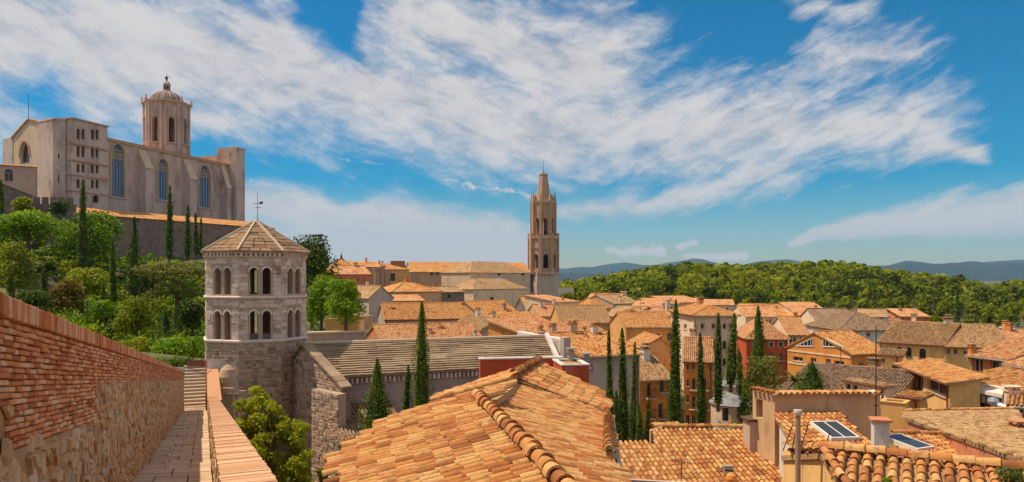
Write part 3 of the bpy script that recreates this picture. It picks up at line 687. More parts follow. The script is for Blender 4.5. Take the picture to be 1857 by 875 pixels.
# rubble: cells of a jittered grid cut by their neighbours' bisectors
def cells(x0, x1, y0, y1, cw, ch, r, jit=.38, inside=None):
    nx, ny = max(1, int((x1 - x0) / cw)), max(1, int((y1 - y0) / ch)); S = {}
    for i in range(-1, nx + 1):
        for j in range(-1, ny + 1): S[i, j] = (x0 + (i + .5 + r.uniform(-jit, jit)) * (x1 - x0) / nx, y0 + (j + .5 + r.uniform(-jit, jit)) * (y1 - y0) / ny)
    out = []
    for i in range(nx):
        for j in range(ny):
            sx, sy = S[i, j]; P = [(max(x0, sx - 2 * cw), max(y0, sy - 2 * ch)), (min(x1, sx + 2 * cw), max(y0, sy - 2 * ch)), (min(x1, sx + 2 * cw), min(y1, sy + 2 * ch)), (max(x0, sx - 2 * cw), min(y1, sy + 2 * ch))]
            for di in (-1, 0, 1, -2, 2):
                for dj in (-1, 0, 1, -2, 2):
                    if (di or dj) and (i + di, j + dj) in S:
                        tx, ty = S[i + di, j + dj]; nx_, ny_ = tx - sx, ty - sy; c = (nx_ * (tx + sx) + ny_ * (ty + sy)) / 2; Q = []
                        for k in range(len(P)):
                            p, q = P[k - 1], P[k]; dp, dq = nx_ * p[0] + ny_ * p[1] - c, nx_ * q[0] + ny_ * q[1] - c
                            if (dp > 0) != (dq > 0): t = dp / (dp - dq); Q.append((p[0] + (q[0] - p[0]) * t, p[1] + (q[1] - p[1]) * t))
                            if dq <= 0: Q.append(q)
                        P = Q
                        if len(P) < 3: break
                if len(P) < 3: break
            if len(P) >= 3: out.append(((sx, sy), P))
    return out
# ------------------------------------------------------------------ ground, hills, air
PROF = [(930, 520), (1015, 512), (1060, 505), (1130, 490), (1180, 483), (1250, 475), (1330, 478), (1400, 475), (1500, 471), (1560, 477), (1600, 485), (1650, 492), (1700, 497), (1745, 500), (1790, 517), (1825, 512), (1857, 505), (2000, 490), (2300, 500)]
def prof(px): return float(np.interp(px, [p[0] for p in PROF], [p[1] for p in PROF]))
def sstep(a, b, x): t = min(1, max(0, (x - a) / (b - a))); return t * t * (3 - 2 * t)
CTRL = [at(*p) for p in ((150, 482, 190), (0, 430, 182), (400, 486, 215), (250, 545, 140), (100, 565, 118), (330, 612, 108), (60, 605, 88), (300, 655, 84), (450, 610, 120), (620, 622, 104), (590, 585, 140), (0, 470, 150), (520, 530, 190), (200, 392, 245), (0, 392, 240), (400, 402, 285), (430, 470, 232), (700, 600, 150), (-300, 500, 120), (-300, 420, 200), (150, 640, 62), (280, 690, 55))]
CTRL += [Vector(p) for p in ((0, 15, -13), (10, 30, -15), (-8, 30, -14), (-15, 45, -15.5), (-5, 55, -16.5), (10, 60, -17.5), (20, 90, -19), (40, 130, -19.5), (0, 130, -19), (-10, 190, -17), (-5, 300, -14), (-40, 300, -9), (30, 300, -26), (100, 300, -27), (60, 200, -22), (150, 200, -23), (250, 300, -27), (-20, 3, -7), (0, -30, -8), (30, 0, -14), (60, 40, -18), (-60, 0, -6), (0, 420, -27), (120, 420, -27), (300, 420, -27), (-160, 330, 8), (-200, 500, -20), (0, 600, -29), (500, 400, -28))]
_C = np.array([list(c) for c in CTRL])
def ground_z(x, y):
    d2 = (_C[:, 0] - x) ** 2 + (_C[:, 1] - y) ** 2 + 9.0; w = d2 ** -1.7; z = float((w * _C[:, 2]).sum() / w.sum())
    r = math.hypot(x, y); z = z + (-30 - z) * sstep(480, 800, r)
    if y > 350:
        px = CX + F * x / y
        k = sstep(940, 1060, px) * (1 - sstep(2300, 2900, px))
        if k > 0: h = zat(prof(px), 760) - 22; z += k * ((h + 29) * sstep(440, 740, y) * (1 - sstep(800, 1500, y)))
    return z
mb = MB(); NA, RAD = 128, [0.0] + [2.0 * 1.085 ** i for i in range(111)] + [19500.0]
for r_ in RAD:
    for k in range(NA):
        a = 2 * math.pi * k / NA; x, y = r_ * math.sin(a), r_ * math.cos(a); mb.v.append((x, y, ground_z(x, y)))
for i in range(len(RAD) - 1):
    for k in range(NA): mb.f.append((i * NA + k, i * NA + (k + 1) % NA, (i + 1) * NA + (k + 1) % NA, (i + 1) * NA + k)); mb.t.append(.5)
M_GROUND = mat('earth', [(.05, .055, .02), (.10, .10, .035), (.17, .13, .07), (.22, .17, .10)], scale=.12, nA=1.0, stain=(.03, .6, (.05, .075, .018), .45, .6), bump=.5, bscale=2)
solo('ground', mb, M_GROUND, kind='structure', smooth=True)

M_HILL = mat('far_woods_haze_tint', [(.010, .022, .022), (.020, .036, .032), (.04, .055, .045)], scale=.004, bump=.6, bscale=.01)  # dark woods tinted bluish, so some distance haze is in the colour
def ridge(name, Y, pts, depth, seed):
    r = np.random.default_rng(seed); xs = np.linspace(pts[0][0], pts[-1][0], 150); ys = np.interp(xs, [p[0] for p in pts], [p[1] for p in pts])
    ys = ys + sum(np.sin(xs / w + r.uniform(0, 6)) * am for w, am in ((23, .9), (9, .5), (51, 1.2), (4, .25)))
    m_ = MB(); rows = 9
    for j in range(rows):
        f = j / (rows - 1)
        for x, y in zip(xs, ys):
            top = zat(min(y, HY - 1), Y); h = top * math.sin(f * math.pi / 2 * 1.0) - 45 * (1 - f)
            k = 1 + .12 * math.sin(x / 17 + 3 * f) * (1 - f) * f * 4
            m_.v.append(((x - CX) / F * (Y - depth * (1 - f)), Y - depth * (1 - f), h * k if f < 1 else top))
    n = len(xs)
    for j in range(rows):       # the far flank falls away again
        pass
    for x, y in zip(xs, ys): m_.v.append(((x - CX) / F * (Y + depth), Y + depth, -45))
    for j in range(rows):
        for i in range(n - 1): m_.f.append((j * n + i, j * n + i + 1, (j + 1) * n + i + 1, (j + 1) * n + i)); m_.t.append(.5)
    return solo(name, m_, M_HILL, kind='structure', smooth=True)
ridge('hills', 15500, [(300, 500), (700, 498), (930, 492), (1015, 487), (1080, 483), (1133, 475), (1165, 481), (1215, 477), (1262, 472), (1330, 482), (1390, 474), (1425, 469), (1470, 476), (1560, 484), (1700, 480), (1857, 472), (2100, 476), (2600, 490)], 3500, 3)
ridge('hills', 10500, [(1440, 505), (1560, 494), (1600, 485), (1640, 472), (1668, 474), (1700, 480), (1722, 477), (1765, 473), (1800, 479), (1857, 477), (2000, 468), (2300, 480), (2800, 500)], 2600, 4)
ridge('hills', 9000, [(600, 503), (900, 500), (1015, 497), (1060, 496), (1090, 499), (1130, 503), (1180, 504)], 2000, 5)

hz = MB(); hz.box((0, 0, 560), (40000, 40000, 1330))
hm = bpy.data.materials.new('air'); hm.use_nodes = True; t_ = hm.node_tree; t_.nodes.remove(t_.nodes['Principled BSDF'])
vp = t_.nodes.new('ShaderNodeVolumePrincipled'); vp.inputs['Color'].default_value = (.34, .65, 1.0, 1); vp.inputs['Density'].default_value = 3.7e-5; vp.inputs['Anisotropy'].default_value = 0.0
t_.links.new(vp.outputs[0], t_.nodes['Material Output'].inputs['Volume'])
HAZE = solo('haze', hz, hm, kind='stuff')

# ------------------------------------------------------------------ foliage
def leaves(name, m, P, N, size, tint, seed, aspect=1.0):
    r = np.random.default_rng(seed); n = len(P); P = np.asarray(P, float); N = N + r.normal(0, .45, (n, 3)); N /= np.linalg.norm(N, axis=1)[:, None] + 1e-9
    h = r.normal(0, 1, (n, 3)); T = np.cross(N, h); T /= np.linalg.norm(T, axis=1)[:, None] + 1e-9; B = np.cross(N, T)
    s = np.asarray(size)[:, None] * r.uniform(.6, 1.3, (n, 1)) * .5; bend = N * s * r.uniform(-.5, .5, (n, 1))
    V = np.stack([P - T * s * aspect, P - B * s + bend, P + T * s * aspect, P + B * s + bend], 1).reshape(-1, 3)
    Q = np.arange(n * 4).reshape(n, 4)
    return np_mesh(name, V, Q, np.clip(tint, 0, 1), m)
def blob_points(blobs, n, seed, shell=.32, under=.35):
    r = np.random.default_rng(seed); w = np.array([b[1][0] * b[1][1] + b[1][0] * b[1][2] for b in blobs]); w = w / w.sum()
    k = r.choice(len(blobs), n, p=w); C = np.array([list(b[0]) for b in blobs])[k]; S = np.array([list(b[1]) for b in blobs])[k]
    d = r.normal(0, 1, (n, 3)); d /= np.linalg.norm(d, axis=1)[:, None]; fl = (d[:, 2] < -.1) & (r.random(n) > under); d[fl, 2] *= -1
    rad = 1 - shell * r.random(n) ** 1.5 + r.normal(0, .09, n) + .35 * (r.random(n) > .94) * r.random(n); bt = r.uniform(-.14, .14, len(blobs))[k]
    P = C + d * S * rad[:, None]; N = d / S; N /= np.linalg.norm(N, axis=1)[:, None]
    return P, N, .48 + bt + r.normal(0, .15, n)
def trunk_mb(base, top, r0, r1, limbs=(), n=7, seed=0):
    r = random.Random(seed); b = MB(); base, top = Vector(base), Vector(top); p = base; k = 4
    for i in range(k):
        q = base.lerp(top, (i + 1) / k) + Vector((r.uniform(-1, 1), r.uniform(-1, 1), 0)) * r0 * .5
        b.tube(p, q, r0 + (r1 - r0) * i / k, r0 + (r1 - r0) * (i + 1) / k, n); p = q
    for l in limbs:
        s = base.lerp(top, r.uniform(.5, .95)); mid = s.lerp(Vector(l), .5) + Vector((0, 0, (Vector(l) - s).length * .08)); b.tube(s, mid, r1 * .7, r1 * .45, 5); b.tube(mid, l, r1 * .45, r1 * .15, 5)
    return b
def add_crown(th, me, name='crown'):
    return link(name, me, th, org(th))
def cypress(px, top, bot, w, Y, label, group='slender cypresses', seed=0, wide=1.0, leafm=None, cone=False, sink=0.0, lean=0.0):
    """slender dark tree; px centre, rows of its tip and foot (a hidden foot goes to the ground), width in px"""
    zt = zat(top, Y); X = (px - CX) / F * Y; zb = min(zat(bot, Y), ground_z(X, Y)) if bot is None or sink else zat(bot, Y)
    h = zt - zb; rw = w * 1.22 * Y / F / 2; th = thing('cypress', label, 'cypress', (X, Y, zb), group)
    r = np.random.default_rng(seed + int(px)); sz = max(.11, 3.3 * Y / F); n = int(np.clip(2.6 * h * rw * 2 * 3.2 / sz ** 2 * .55, 700, 6500))
    t = r.random(n) ** (1.25 if cone else 1.0) * (.985) + .01
    prf = (lambda q: np.clip((1 - q), 0, 1) ** .85 * np.minimum(1, .55 + q * 7)) if cone else (lambda q: np.clip(1 - q, 0, 1) ** .62 * np.minimum(1, .62 + q * 2.6))
    th_ = r.random(n) * 2 * np.pi; lump = 1 + .20 * np.sin(th_ * 3 + t * h * 1.7 + seed) + .17 * np.sin(t * h * 2.9 + th_ * 2 + seed * 2) + .14 * np.sin(t * h * .9 + seed) + .35 * (r.random(n) > .965)
    rr = rw * prf(t) * lump * (1.05 - .35 * r.random(n) ** 2)
    P = np.stack([rr * np.cos(th_) + lean * t, rr * np.sin(th_), t * h], 1); N = np.stack([np.cos(th_), np.sin(th_), np.full(n, .35)], 1)
    T = .50 + r.normal(0, .17, n) + .14 * np.sin(t * h * 2.3 + th_ * 3)
    add_crown(th, leaves('crown', leafm or L_CYP, P, N, np.full(n, sz), T, seed, .65))
    core = MB(); k = 9
    for i in range(k): core.frustum(core.ring((lean * i / k, 0, h * (.02 + .93 * i / k)), rw * .72 * float(prf(np.array(i / k))), 8), core.ring((lean * (i + 1) / k, 0, h * (.02 + .93 * (i + 1) / k)), max(.01, rw * .72 * float(prf(np.array((i + 1) / k)))), 8), .12, cap=False)
    o = link('inner_crown', core.mesh('inner_crown', leafm or L_CYP), th, org(th))
    tb = MB(); tb.tube((0, 0, -.6), (0, 0, h * .3), max(.08, rw * .28), max(.04, rw * .15), 7); link('trunk', tb.mesh('trunk', M_BARK), th, org(th))
    return th
def tree(name, label, px, top, bot, w, Y, leafm, cat='tree', nblob=9, n=1800, seed=0, group=None, flat=1.0, crown_lo=.35, sz=None, trunk=True, spread=.62, sy=1.0, bs=1.0, tm=0.0, px_blobs=None):
    X = (px - CX) / F * Y; zt = zat(top, Y); zb = zat(bot, Y); h = zt - zb; rw = w * Y / F / 2; r = random.Random(seed * 7 + 3)
    th = thing(name, label, cat, (X, Y, zb), group); ch = h * (1 - crown_lo); cz = h * crown_lo + ch / 2; blobs = []
    for i in range(nblob):
        a = 2 * math.pi * i / nblob + r.uniform(-.4, .4); q = spread * r.uniform(.35, 1.0); zz = r.uniform(-.62, .62) if nblob < 30 else r.uniform(-.95, .95)
        if i == 0: q, zz = .05, .45
        k = math.sqrt(max(.1, 1 - zz * zz)); s = r.uniform(.36, .52) * bs
        blobs.append(((rw * q * k * math.cos(a), rw * q * k * math.sin(a) * sy, cz + ch / 2 * zz), (rw * s, rw * s * sy, max(.12 * rw, ch * s * .62 * flat))))
    if px_blobs:      # lobes of this crown read off the picture: (px, py, radius px), each broken into smaller tufts
        blobs = []
        for bx, by, br in px_blobs:
            c_ = at(bx, by, Y + r.uniform(-.5, .5) * rw) - Vector((X, Y, zb)); R_ = br * Y / F
            for i in range(11):
                d_ = Vector((r.gauss(0, 1), r.gauss(0, 1), r.gauss(0, 1))).normalized() * R_ * r.uniform(.3, .8); s = R_ * r.uniform(.26, .42); blobs.append((tuple(c_ + d_), (s, s, s * .85)))
    P, N, T = blob_points(blobs, n, seed)
    if not px_blobs: P[:, 2] = np.minimum(P[:, 2], h)
    sz = sz or max(.16, 4.2 * Y / F)
    add_crown(th, leaves('crown', leafm, P, N, np.full(len(P), sz), T + tm, seed))
    if trunk:
        tb = trunk_mb((0, 0, -1.0), (0, 0, cz), max(.1, rw * .09), max(.05, rw * .05), [Vector(b[0]) for b in blobs[1:7]], seed=seed)
        link('trunk', tb.mesh('trunk', M_BARK), th, org(th))
    return th

# ------------------------------------------------------------------ the rampart walk in the left foreground
def W(u, w, Y): return Vector((1.087 * u - .428 * Y, Y, w + .056 * u - .142 * Y))
Dv = Vector((-.428, 1.0, -.142)); Nv = Vector((.919, .393, 0)); Zv = Vector((0, 0, 1))
wall = thing('brick_wall', 'long brick and rubble wall with upright brick coping along the left of the walkway', 'wall', W(-1.4, -1.7, 4))
UW = -1.16; Y0, Y1 = 1.2, 42.0
mb = MB()
for (y0, y1) in ((Y0, 12), (12, Y1)):
    mb.prism([W(UW - .02, .46, y0), W(UW - .5, .46, y0), W(UW - .5, -6, y0), W(UW - .02, -2.2, y0)], Dv * (y1 - y0))
part('wall_core', mb, M_BRM, wall)
def brick_lo(Y): return -.09 if Y < 4.62 else (-.37 - .012 * (Y - 4.6) if Y < 8.25 else .03)
mb = MB(); mb.prism([W(UW - .005, -2.0, Y0), W(UW - .005, -.40, Y0), W(UW - .012, -.40, Y0), W(UW - .012, -2.0, Y0)], Dv * (Y1 - Y0))
mb.prism([W(UW - .005, -.40, 8.3), W(UW - .005, .03, 8.3), W(UW - .012, .03, 8.3), W(UW - .012, -.40, 8.3)], Dv * (Y1 - 8.3)); part('rubble_bedding', mb, M_RBM, wall)
def sheared_brick(name, m, L, H, T, bev=.006):
    b = MB(); d = Dv.normalized()
    def q(a, h, t): return d * a + Zv * h + Nv * t
    base = [q(-L / 2, -H / 2, -.03), q(L / 2, -H / 2, -.03), q(L / 2, H / 2, -.03), q(-L / 2, H / 2, -.03)]
    mid = [p + Nv * (T + .03 - bev) for p in base]; top = [q(sx * (L / 2 - bev), sz * (H / 2 - bev), T) for sx, sz in ((-1, -1), (1, -1), (1, 1), (-1, 1))]
    b.frustum(base, mid, cap=False); b.frustum(mid, top, cap=False); b.poly(top); return b.mesh(name, m)
ST, HD = sheared_brick('brick', M_BRO, .245, .033, .012), sheared_brick('brick', M_BRO, .118, .033, .012)
r = random.Random(11); it_s, it_h = [], []; pitch = .0415; row = 0; w = .44
while w > -.62:
    s = 3.4 + r.uniform(0, .2); k = row
    while s < Y1 - .2:
        L = .245 if (k % 2 == 0) else .118; L += 0
        yc = s + L / 2 / 1.097
        if w - pitch * .5 > brick_lo(yc):
            pos = W(UW, w - pitch / 2 + r.gauss(0, .0022), yc) + Nv * r.uniform(-.009, .012)
            m4 = Matrix.Translation(pos) @ Matrix.Rotation(r.gauss(0, .012), 4, 'Y')
            (it_s if L > .2 else it_h).append((m4, pos, L * .55))
        s += (L + .014) / 1.097; k += 1
    w -= pitch; row += 1
scatter('brick', wall, ST, M_BRT, it_s, 170, stuff_name='far_brickwork'); scatter('brick', wall, HD, M_BRT, it_h, 130, stuff_name='far_brickwork')
CP = sheared_brick('coping_brick', M_BRO, .044, .135, .03); it = []; s = 3.4
while s < Y1:
    pos = W(UW, .525 + r.gauss(0, .003), s) + Nv * r.uniform(0, .008); it.append((Matrix.Translation(pos) @ Matrix.Rotation(r.gauss(0, .02), 4, 'Y'), pos, .12)); s += .052 / 1.0
scatter('coping_brick', wall, CP, M_BRT, it, 300, stuff_name='far_coping')
mb = MB(); mb.prism([W(UW + .012, .455, Y0), W(UW + .012, .585, Y0), W(UW - .44, .585, Y0), W(UW - .44, .455, Y0)], Dv * (Y1 - Y0)); part('coping_bed', mb, M_BRM, wall)
r = random.Random(5); st = []
for (sx, sy), P in cells(3.6, Y1, -1.75, .05, .17, .12, r, .48):
    if sy > brick_lo(sx) - .03 or r.random() < .17: continue
    st.append(((sx, sy), P))
st.sort(key=lambda q: q[0][0]); vis = [q for q in st if in_frame(W(UW, q[0][1], q[0][0]))]; n_p = 0; mS = MB()
visset = set(id(q) for q in vis[:300])
for q in st:
    (sx, sy), P = q; tgt = MB() if id(q) in visset else mS; k = r.uniform(.88, .97); h = r.uniform(.006, .045); t = r.random()
    c = [(sx + (x - sx) * k, sy + (y - sy) * k) for x, y in P]; c2 = [(sx + (x - sx) * k * .78 + r.uniform(-.01, .01), sy + (y - sy) * k * .78 + r.uniform(-.008, .008)) for x, y in P]
    A = [W(UW, y, x) - Nv * .01 for x, y in c]; B = [W(UW, y, x) + Nv * h for x, y in c2]
    tgt.frustum(A, B, t, cap=False); tgt.poly(B, t)
    if tgt is not mS: part('stone', tgt, M_RBO, wall)
part('far_rubble', mS, M_RBT, wall, kind='stuff')

# the walkway: paved in flags, shallow steps
path = bpy.data.objects.new('path', None); COL.objects.link(path); path.location = W(-.5, -1.7, 10); path['_org'] = tuple(path.location); path['kind'] = 'structure'
def step_w(Y): return -1.78 + .11 * (((Y - 2.3) % 6.15) / 6.15)
mb = MB()
for (y0, y1) in ((1.0, 20), (20, 46)): mb.prism([W(UW - .5, -1.86, y0), W(.14, -1.86, y0), W(.30, -14, y0), W(UW - .5, -14, y0)], Dv * (y1 - y0))
part('path_bed', mb, M_BRM, path)
r = random.Random(9); it_p = []
y = 8.6; rows = []
while y < 44.3:
    L = .36 if y < 30 else .45; nstep = 2.3 + 6.15 * math.ceil((y + .02 - 2.3) / 6.15)
    L = min(L, nstep - y) if nstep - y > .12 else L
    rows.append((y, L)); y += L
for y, L in rows:
    u = UW - .02; cut = r.choice([(.45, .45, .4), (.62, .67), (.35, .55, .4)])
    for wd in cut:
        mb = MB(); wz = step_w(y + .01) + r.uniform(-.006, .006); wz2 = step_w(y + L - .01) + r.uniform(-.004, .004); g_ = .012
        a, b_, c_, d_ = W(u + g_, wz, y + g_), W(u + wd - g_, wz, y + g_), W(u + wd - g_, wz2, y + L - g_), W(u + g_, wz2, y + L - g_)
        mb.prism([p - Zv * .12 for p in (a, b_, c_, d_)], Zv * .12); part('paver', mb, M_PVO, path); u += wd

# parapet to the right of it, with a cap of flat tiles
par = thing('parapet', 'low parapet with a flat cap of terracotta tiles along the right of the walkway', 'parapet', W(.3, -1.7, 6))
mb = MB(); mb.prism([W(.15, -.91, 1.0), W(.50, -.91, 1.0), W(.50, -3, 1.0), W(.15, -3, 1.0)], Dv * 35.5); part('parapet_core', mb, M_RBM, par)
r = random.Random(21); y = 4.6; it = []
while y < 36:
    L = r.uniform(.11, .15); mb = MB(); du = r.uniform(-.008, .008); dz = r.uniform(-.004, .004)
    mb.box3(W(.115 + du, -.91, y + .006), Dv * (L - .012), Nv * .43, Zv * (.06 + dz)); y += L
    part('cap_tile', mb, M_CAPO, par)
for (sx, sy), P in cells(4.5, 36, -1.74, -.92, .26, .17, r):
    if sx > 20 and r.random() < .0: continue
    mb = MB(); k = r.uniform(.82, .92); h = r.uniform(.008, .03); A = [W(.15, sy + (y - sy) * k, sx + (x - sx) * k) + Nv * .01 for x, y in P]; B = [W(.15, sy + (y - sy) * k * .8, sx + (x - sx) * k * .8) - Nv * h for x, y in P]
    mb.frustum(A, B, cap=False); mb.poly(B); part('stone', mb, M_RBO, par)
# where the parapet climbs beside the stair, with its white end block
mb = MB(); p0, p1 = W(.13, 0, 36.3), W(.13, 0, 47.6)
a, b_ = Vector((p0.x, p0.y, -6.28)), Vector((p1.x, p1.y, -6.02))
mb.prism([a, b_, Vector((b_.x, b_.y, -14)), Vector((a.x, a.y, -14))], Nv * .62); part('stair_parapet', mb, MP['tan'], par)
mb = MB(); mb.prism([a - Nv * .03 + Zv * .004, b_ - Nv * .03 + Zv * .004, b_ - Nv * .03 + Zv * .07, a - Nv * .03 + Zv * .07], Nv * .68); part('cap_slab', mb, M_CAPO, par)
blk = MB(); q = W(.12, 0, 47.2); blk.box3(Vector((q.x, q.y, -6.0)), Dv.normalized() * .7, Nv * 1.1, Zv * .55); blk.box3(Vector((q.x, q.y, -5.45)) - Nv * .06 - Dv.normalized() * .06, Dv.normalized() * .82, Nv * 1.22, Zv * .1)
solo('parapet_block', blk, MP['white'], 'white plastered block ending the parapet at the top of the stair', 'pillar')
# stair up to the tower, post and beam at its head
st_ = thing('stone_stair', 'flight of worn stone steps closing the walkway below the octagonal tower', 'stair', W(-.5, -1.8, 44.4))
n = 13
for i in range(n):
    mb = MB(); y0 = 44.4 + i * .3; z = -8.05 + i * .175; a = W(UW - .1, 0, y0); mb.box3(Vector((a.x, a.y, z - .6)), Vector((-.428, 1, 0)) * .34, Nv * 1.38, Zv * (.6 + .05 * 0)); part('riser', mb, M_JOINTL, st_)
    mb = MB(); mb.box3(Vector((a.x, a.y, z)) - Vector((-.428, 1, 0)) * .03, Vector((-.428, 1, 0)) * .37, Nv * 1.38, Zv * .06); part('tread', mb, M_WFR, st_)
a = W(UW - .05, 0, 43.2); mb = MB(); mb.box3(Vector((a.x, a.y, -9)), Dv.normalized() * .5, -Nv * .42, Zv * 3.55); mb.box3(Vector((a.x, a.y, -5.45)) + Nv * .05, Dv.normalized() * .55, -Nv * .52, Zv * .12)
solo('gate_pillar', mb, MP['white'], 'pale plastered pillar ending the brick wall beside the stair', 'pillar')
a = W(UW + .02, 0, 47.9); b_ = W(.12, 0, 47.4); mb = MB(); mb.box3(Vector((a.x, a.y, -5.86)), b_ - a - Zv * (b_ - a).z, Dv.normalized() * .2, Zv * .40)
solo('steel_beam', mb, M_RUST, 'rust brown steel beam across the head of the walkway stair', 'beam')
hr = thing('handrail', 'rust brown metal handrail post beside the stair against the parapet', 'handrail', W(.08, -1.7, 42))
mb = MB(); 
for y in (40.5, 43.4, 46.6): q = W(.06, 0, y); mb.tube((q.x, q.y, -8.2 + max(0, (y - 44)) * .55), (q.x, q.y, -6.5 + max(0, (y - 44)) * .45), .045)
part('post', mb, M_RUST, hr); mb = MB(); q0, q1, q2 = W(.06, 0, 40.5), W(.06, 0, 43.6), W(.06, 0, 46.6); mb.tube((q0.x, q0.y, -6.5), (q1.x, q1.y, -6.5), .035); mb.tube((q1.x, q1.y, -6.5), (q2.x, q2.y, -5.3), .035); part('rail', mb, M_RUST, hr)
# rounded stone turret stub and its bracket on the outer side
tb = thing('stone_buttress', 'round topped stone buttress outside the parapet under the tower', 'buttress', at(414, 740, 44))
mb = MB(); c = at(413, 700, 44.5); mb.lathe((c.x, c.y, 0), [(.62, -13), (.62, -6.7), (.58, -6.1), (.42, -5.65), (.2, -5.42), (.01, -5.36)], 14); part('buttress_body', mb, MP['stone'], tb, smooth=True)
mb = MB(); mb.box3(Vector((c.x - .75, c.y - .7, -8.5)), Vector((1.6, .1, 0)), Vector((0, 1.2, 0)), Zv * 1.35); mb.box3(Vector((c.x - .8, c.y - .75, -7.15)), Vector((1.7, .1, 0)), Vector((0, 1.3, 0)), Zv * .1); part('ledge', mb, M_JOINTL, tb)
mb = MB(); q = at(424, 705, 42.5); mb.tube(q, q + Vector((0, 0, -1.6)), .04); mb.tube(q, q + Vector((-.95, .1, .02)), .04); mb.tube(q + Vector((0, 0, -1.6)), q + Vector((.3, 0, -2.1)), .04)
part('bracket', mb, M_WFR, tb)

# ------------------------------------------------------------------ octagonal bell tower
TC = plan(464, 57.2); AP = 3.66; FW = 2 * AP * math.tan(R(22.5)); a0 = math.atan2(-TC.y, -TC.x) + R(5)
zE, zC1, zC2, zTop = zat(455, 53.4), zat(541, 53.4), zat(621, 53.4), zat(401, 57.2)
tw = thing('bell_tower', 'octagonal stone bell tower with paired arched openings and a pyramid roof', 'tower', (TC.x, TC.y, -16))
def oring(r_ap, z, c=TC): Rr = r_ap / math.cos(R(22.5)); return [Vector((c.x + Rr * math.cos(a0 + R(22.5) + R(45) * k), c.y + Rr * math.sin(a0 + R(22.5) + R(45) * k), z)) for k in range(8)]
mb = MB(); its = []; itr = []; lights = []
for k in range(8):
    n2 = Vector((math.cos(a0 + R(45) * k), math.sin(a0 + R(45) * k))); u2 = Vector((-n2.y, n2.x)); P0 = TC + n2 * AP - u2 * FW / 2
    m_ = FW / 2; hs = []
    for (zt, zb) in ((zat(486, 53.4), zat(534, 53.4)), (zat(565, 53.4), zat(617, 53.4))):
        for s in (-1, 1): x0 = m_ + (-.165 - .58 if s < 0 else .165); hs.append((x0, zb, x0 + .58, zt, 1.0))
    facade(mb, P0, u2, FW, zC2, zE, hs, .62)
    facade(mb, P0, u2, FW, -16, zC2, [], .2)
    vis_ = n2.dot(-TC.normalized()) > .05
    lights.append((P0, u2, n2, hs, vis_))
    if vis_:
        wide = [(h[0] - .14, h[1], h[2] + .14, h[3] + .16) for h in hs]
        its += course_stones(tw, P0, u2, FW, zC1 + .14, zE - .5, wide[:2], .26, .40, .38, .8, .03, .018, seed=k)
        its += course_stones(tw, P0, u2, FW, zC2 + .16, zC1 - .14, wide[2:], .26, .42, .38, .8, .03, .018, seed=k + 20)
        itr += course_stones(tw, P0, u2, FW, -13.5, zC2 - .1, (), .16, .32, .22, .6, .05, .025, seed=k + 40)
part('shaft', mb, M_JOINTL, tw)
def by3(name, parent, pool, m_stuff, items, lim):
    r = random.Random(1); r.shuffle(items); items.sort(key=lambda it: -(it[2] * F / it[1].y if in_frame(it[1]) else -1))
    for i, me in enumerate(pool): scatter(name, parent, me, m_stuff, items[i::len(pool)], lim // len(pool), stuff_name='far_' + name + '_facing')
by3('stone', tw, STONE_A, M_ASHT, its, 300)
by3('base_stone', tw, STONE_R, M_RUBT, itr, 300)
for P0, u2, n2, hs, vis_ in lights:
    N3 = Vector((n2.x, n2.y, 0)); U3 = Vector((u2.x, u2.y, 0))
    for i in (0, 2):
        q = P0 + u2 * (FW / 2); z0, z1 = hs[i][1], hs[i][3] - .29
        cb = MB(); b3 = Vector((q.x, q.y, 0)) - N3 * .22
        cb.tube(b3 + Zv * z0, b3 + Zv * (z0 + .16), .15, .11, 8); cb.tube(b3 + Zv * (z0 + .16), b3 + Zv * (z1 - .28), .095, .085, 8); cb.tube(b3 + Zv * (z1 - .28), b3 + Zv * z1, .09, .17, 8)
        part('colonnette', cb, M_WFR, tw)
        if vis_:
            for h in hs[i:i + 2]:
                ab = MB(); r_ = .29; c = (h[0] + h[2]) / 2; sp = h[3] - r_; m = 9; P = []
                for e, rr_ in ((.045, r_ + .002), (.045, r_ + .15)):
                    P.append([Vector(((P0 + u2 * (c - rr_ * math.cos(math.pi * j / m))).x, (P0 + u2 * (c - rr_ * math.cos(math.pi * j / m))).y, sp + rr_ * math.sin(math.pi * j / m))) + N3 * e for j in range(m + 1)])
                for j in range(m): ab.prism([P[0][j], P[0][j + 1], P[1][j + 1], P[1][j]], -N3 * .06, t=.3 + .5 * ((j * 7) % 5) / 5)
                part('arch_ring', ab, M_ASHT, tw)
for zc, h in ((zC1 + .1, .18), (zC2 + .1, .2)):
    mb = MB(); mb.frustum(oring(AP + .06, zc - h), oring(AP + .15, zc - h * .5), .6); mb.frustum(oring(AP + .15, zc - h * .5), oring(AP + .15, zc), .6); mb.frustum(oring(AP + .15, zc), oring(AP + .02, zc + .05), .6); part('string_course', mb, M_ASHT, tw)
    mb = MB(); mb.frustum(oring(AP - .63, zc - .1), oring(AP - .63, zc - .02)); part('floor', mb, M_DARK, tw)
mb = MB()
for zz0, zz1, e in ((zE - .48, zE - .4, .1), (zE - .16, zE, .22)): mb.frustum(oring(AP + e, zz0), oring(AP + e + .03, zz1), .5)
part('cornice', mb, M_ASHT, tw)
for P0, u2, n2, hs, vis_ in lights:
    if not vis_: continue
    for i in range(9):
        q = P0 + u2 * (FW * (i + .5) / 9); mb = MB(); mb.box3(Vector((q.x, q.y, zE - .4)) - Vector((u2.x, u2.y, 0)) * .09 - Vector((n2.x, n2.y, 0)) * .02, Vector((u2.x, u2.y, 0)) * .18, Vector((n2.x, n2.y, 0)) * .2, Zv * .24); part('corbel', mb, M_ASH, tw)
r = random.Random(3); rows = 10; RA = AP + .27; zEr = zE - .02
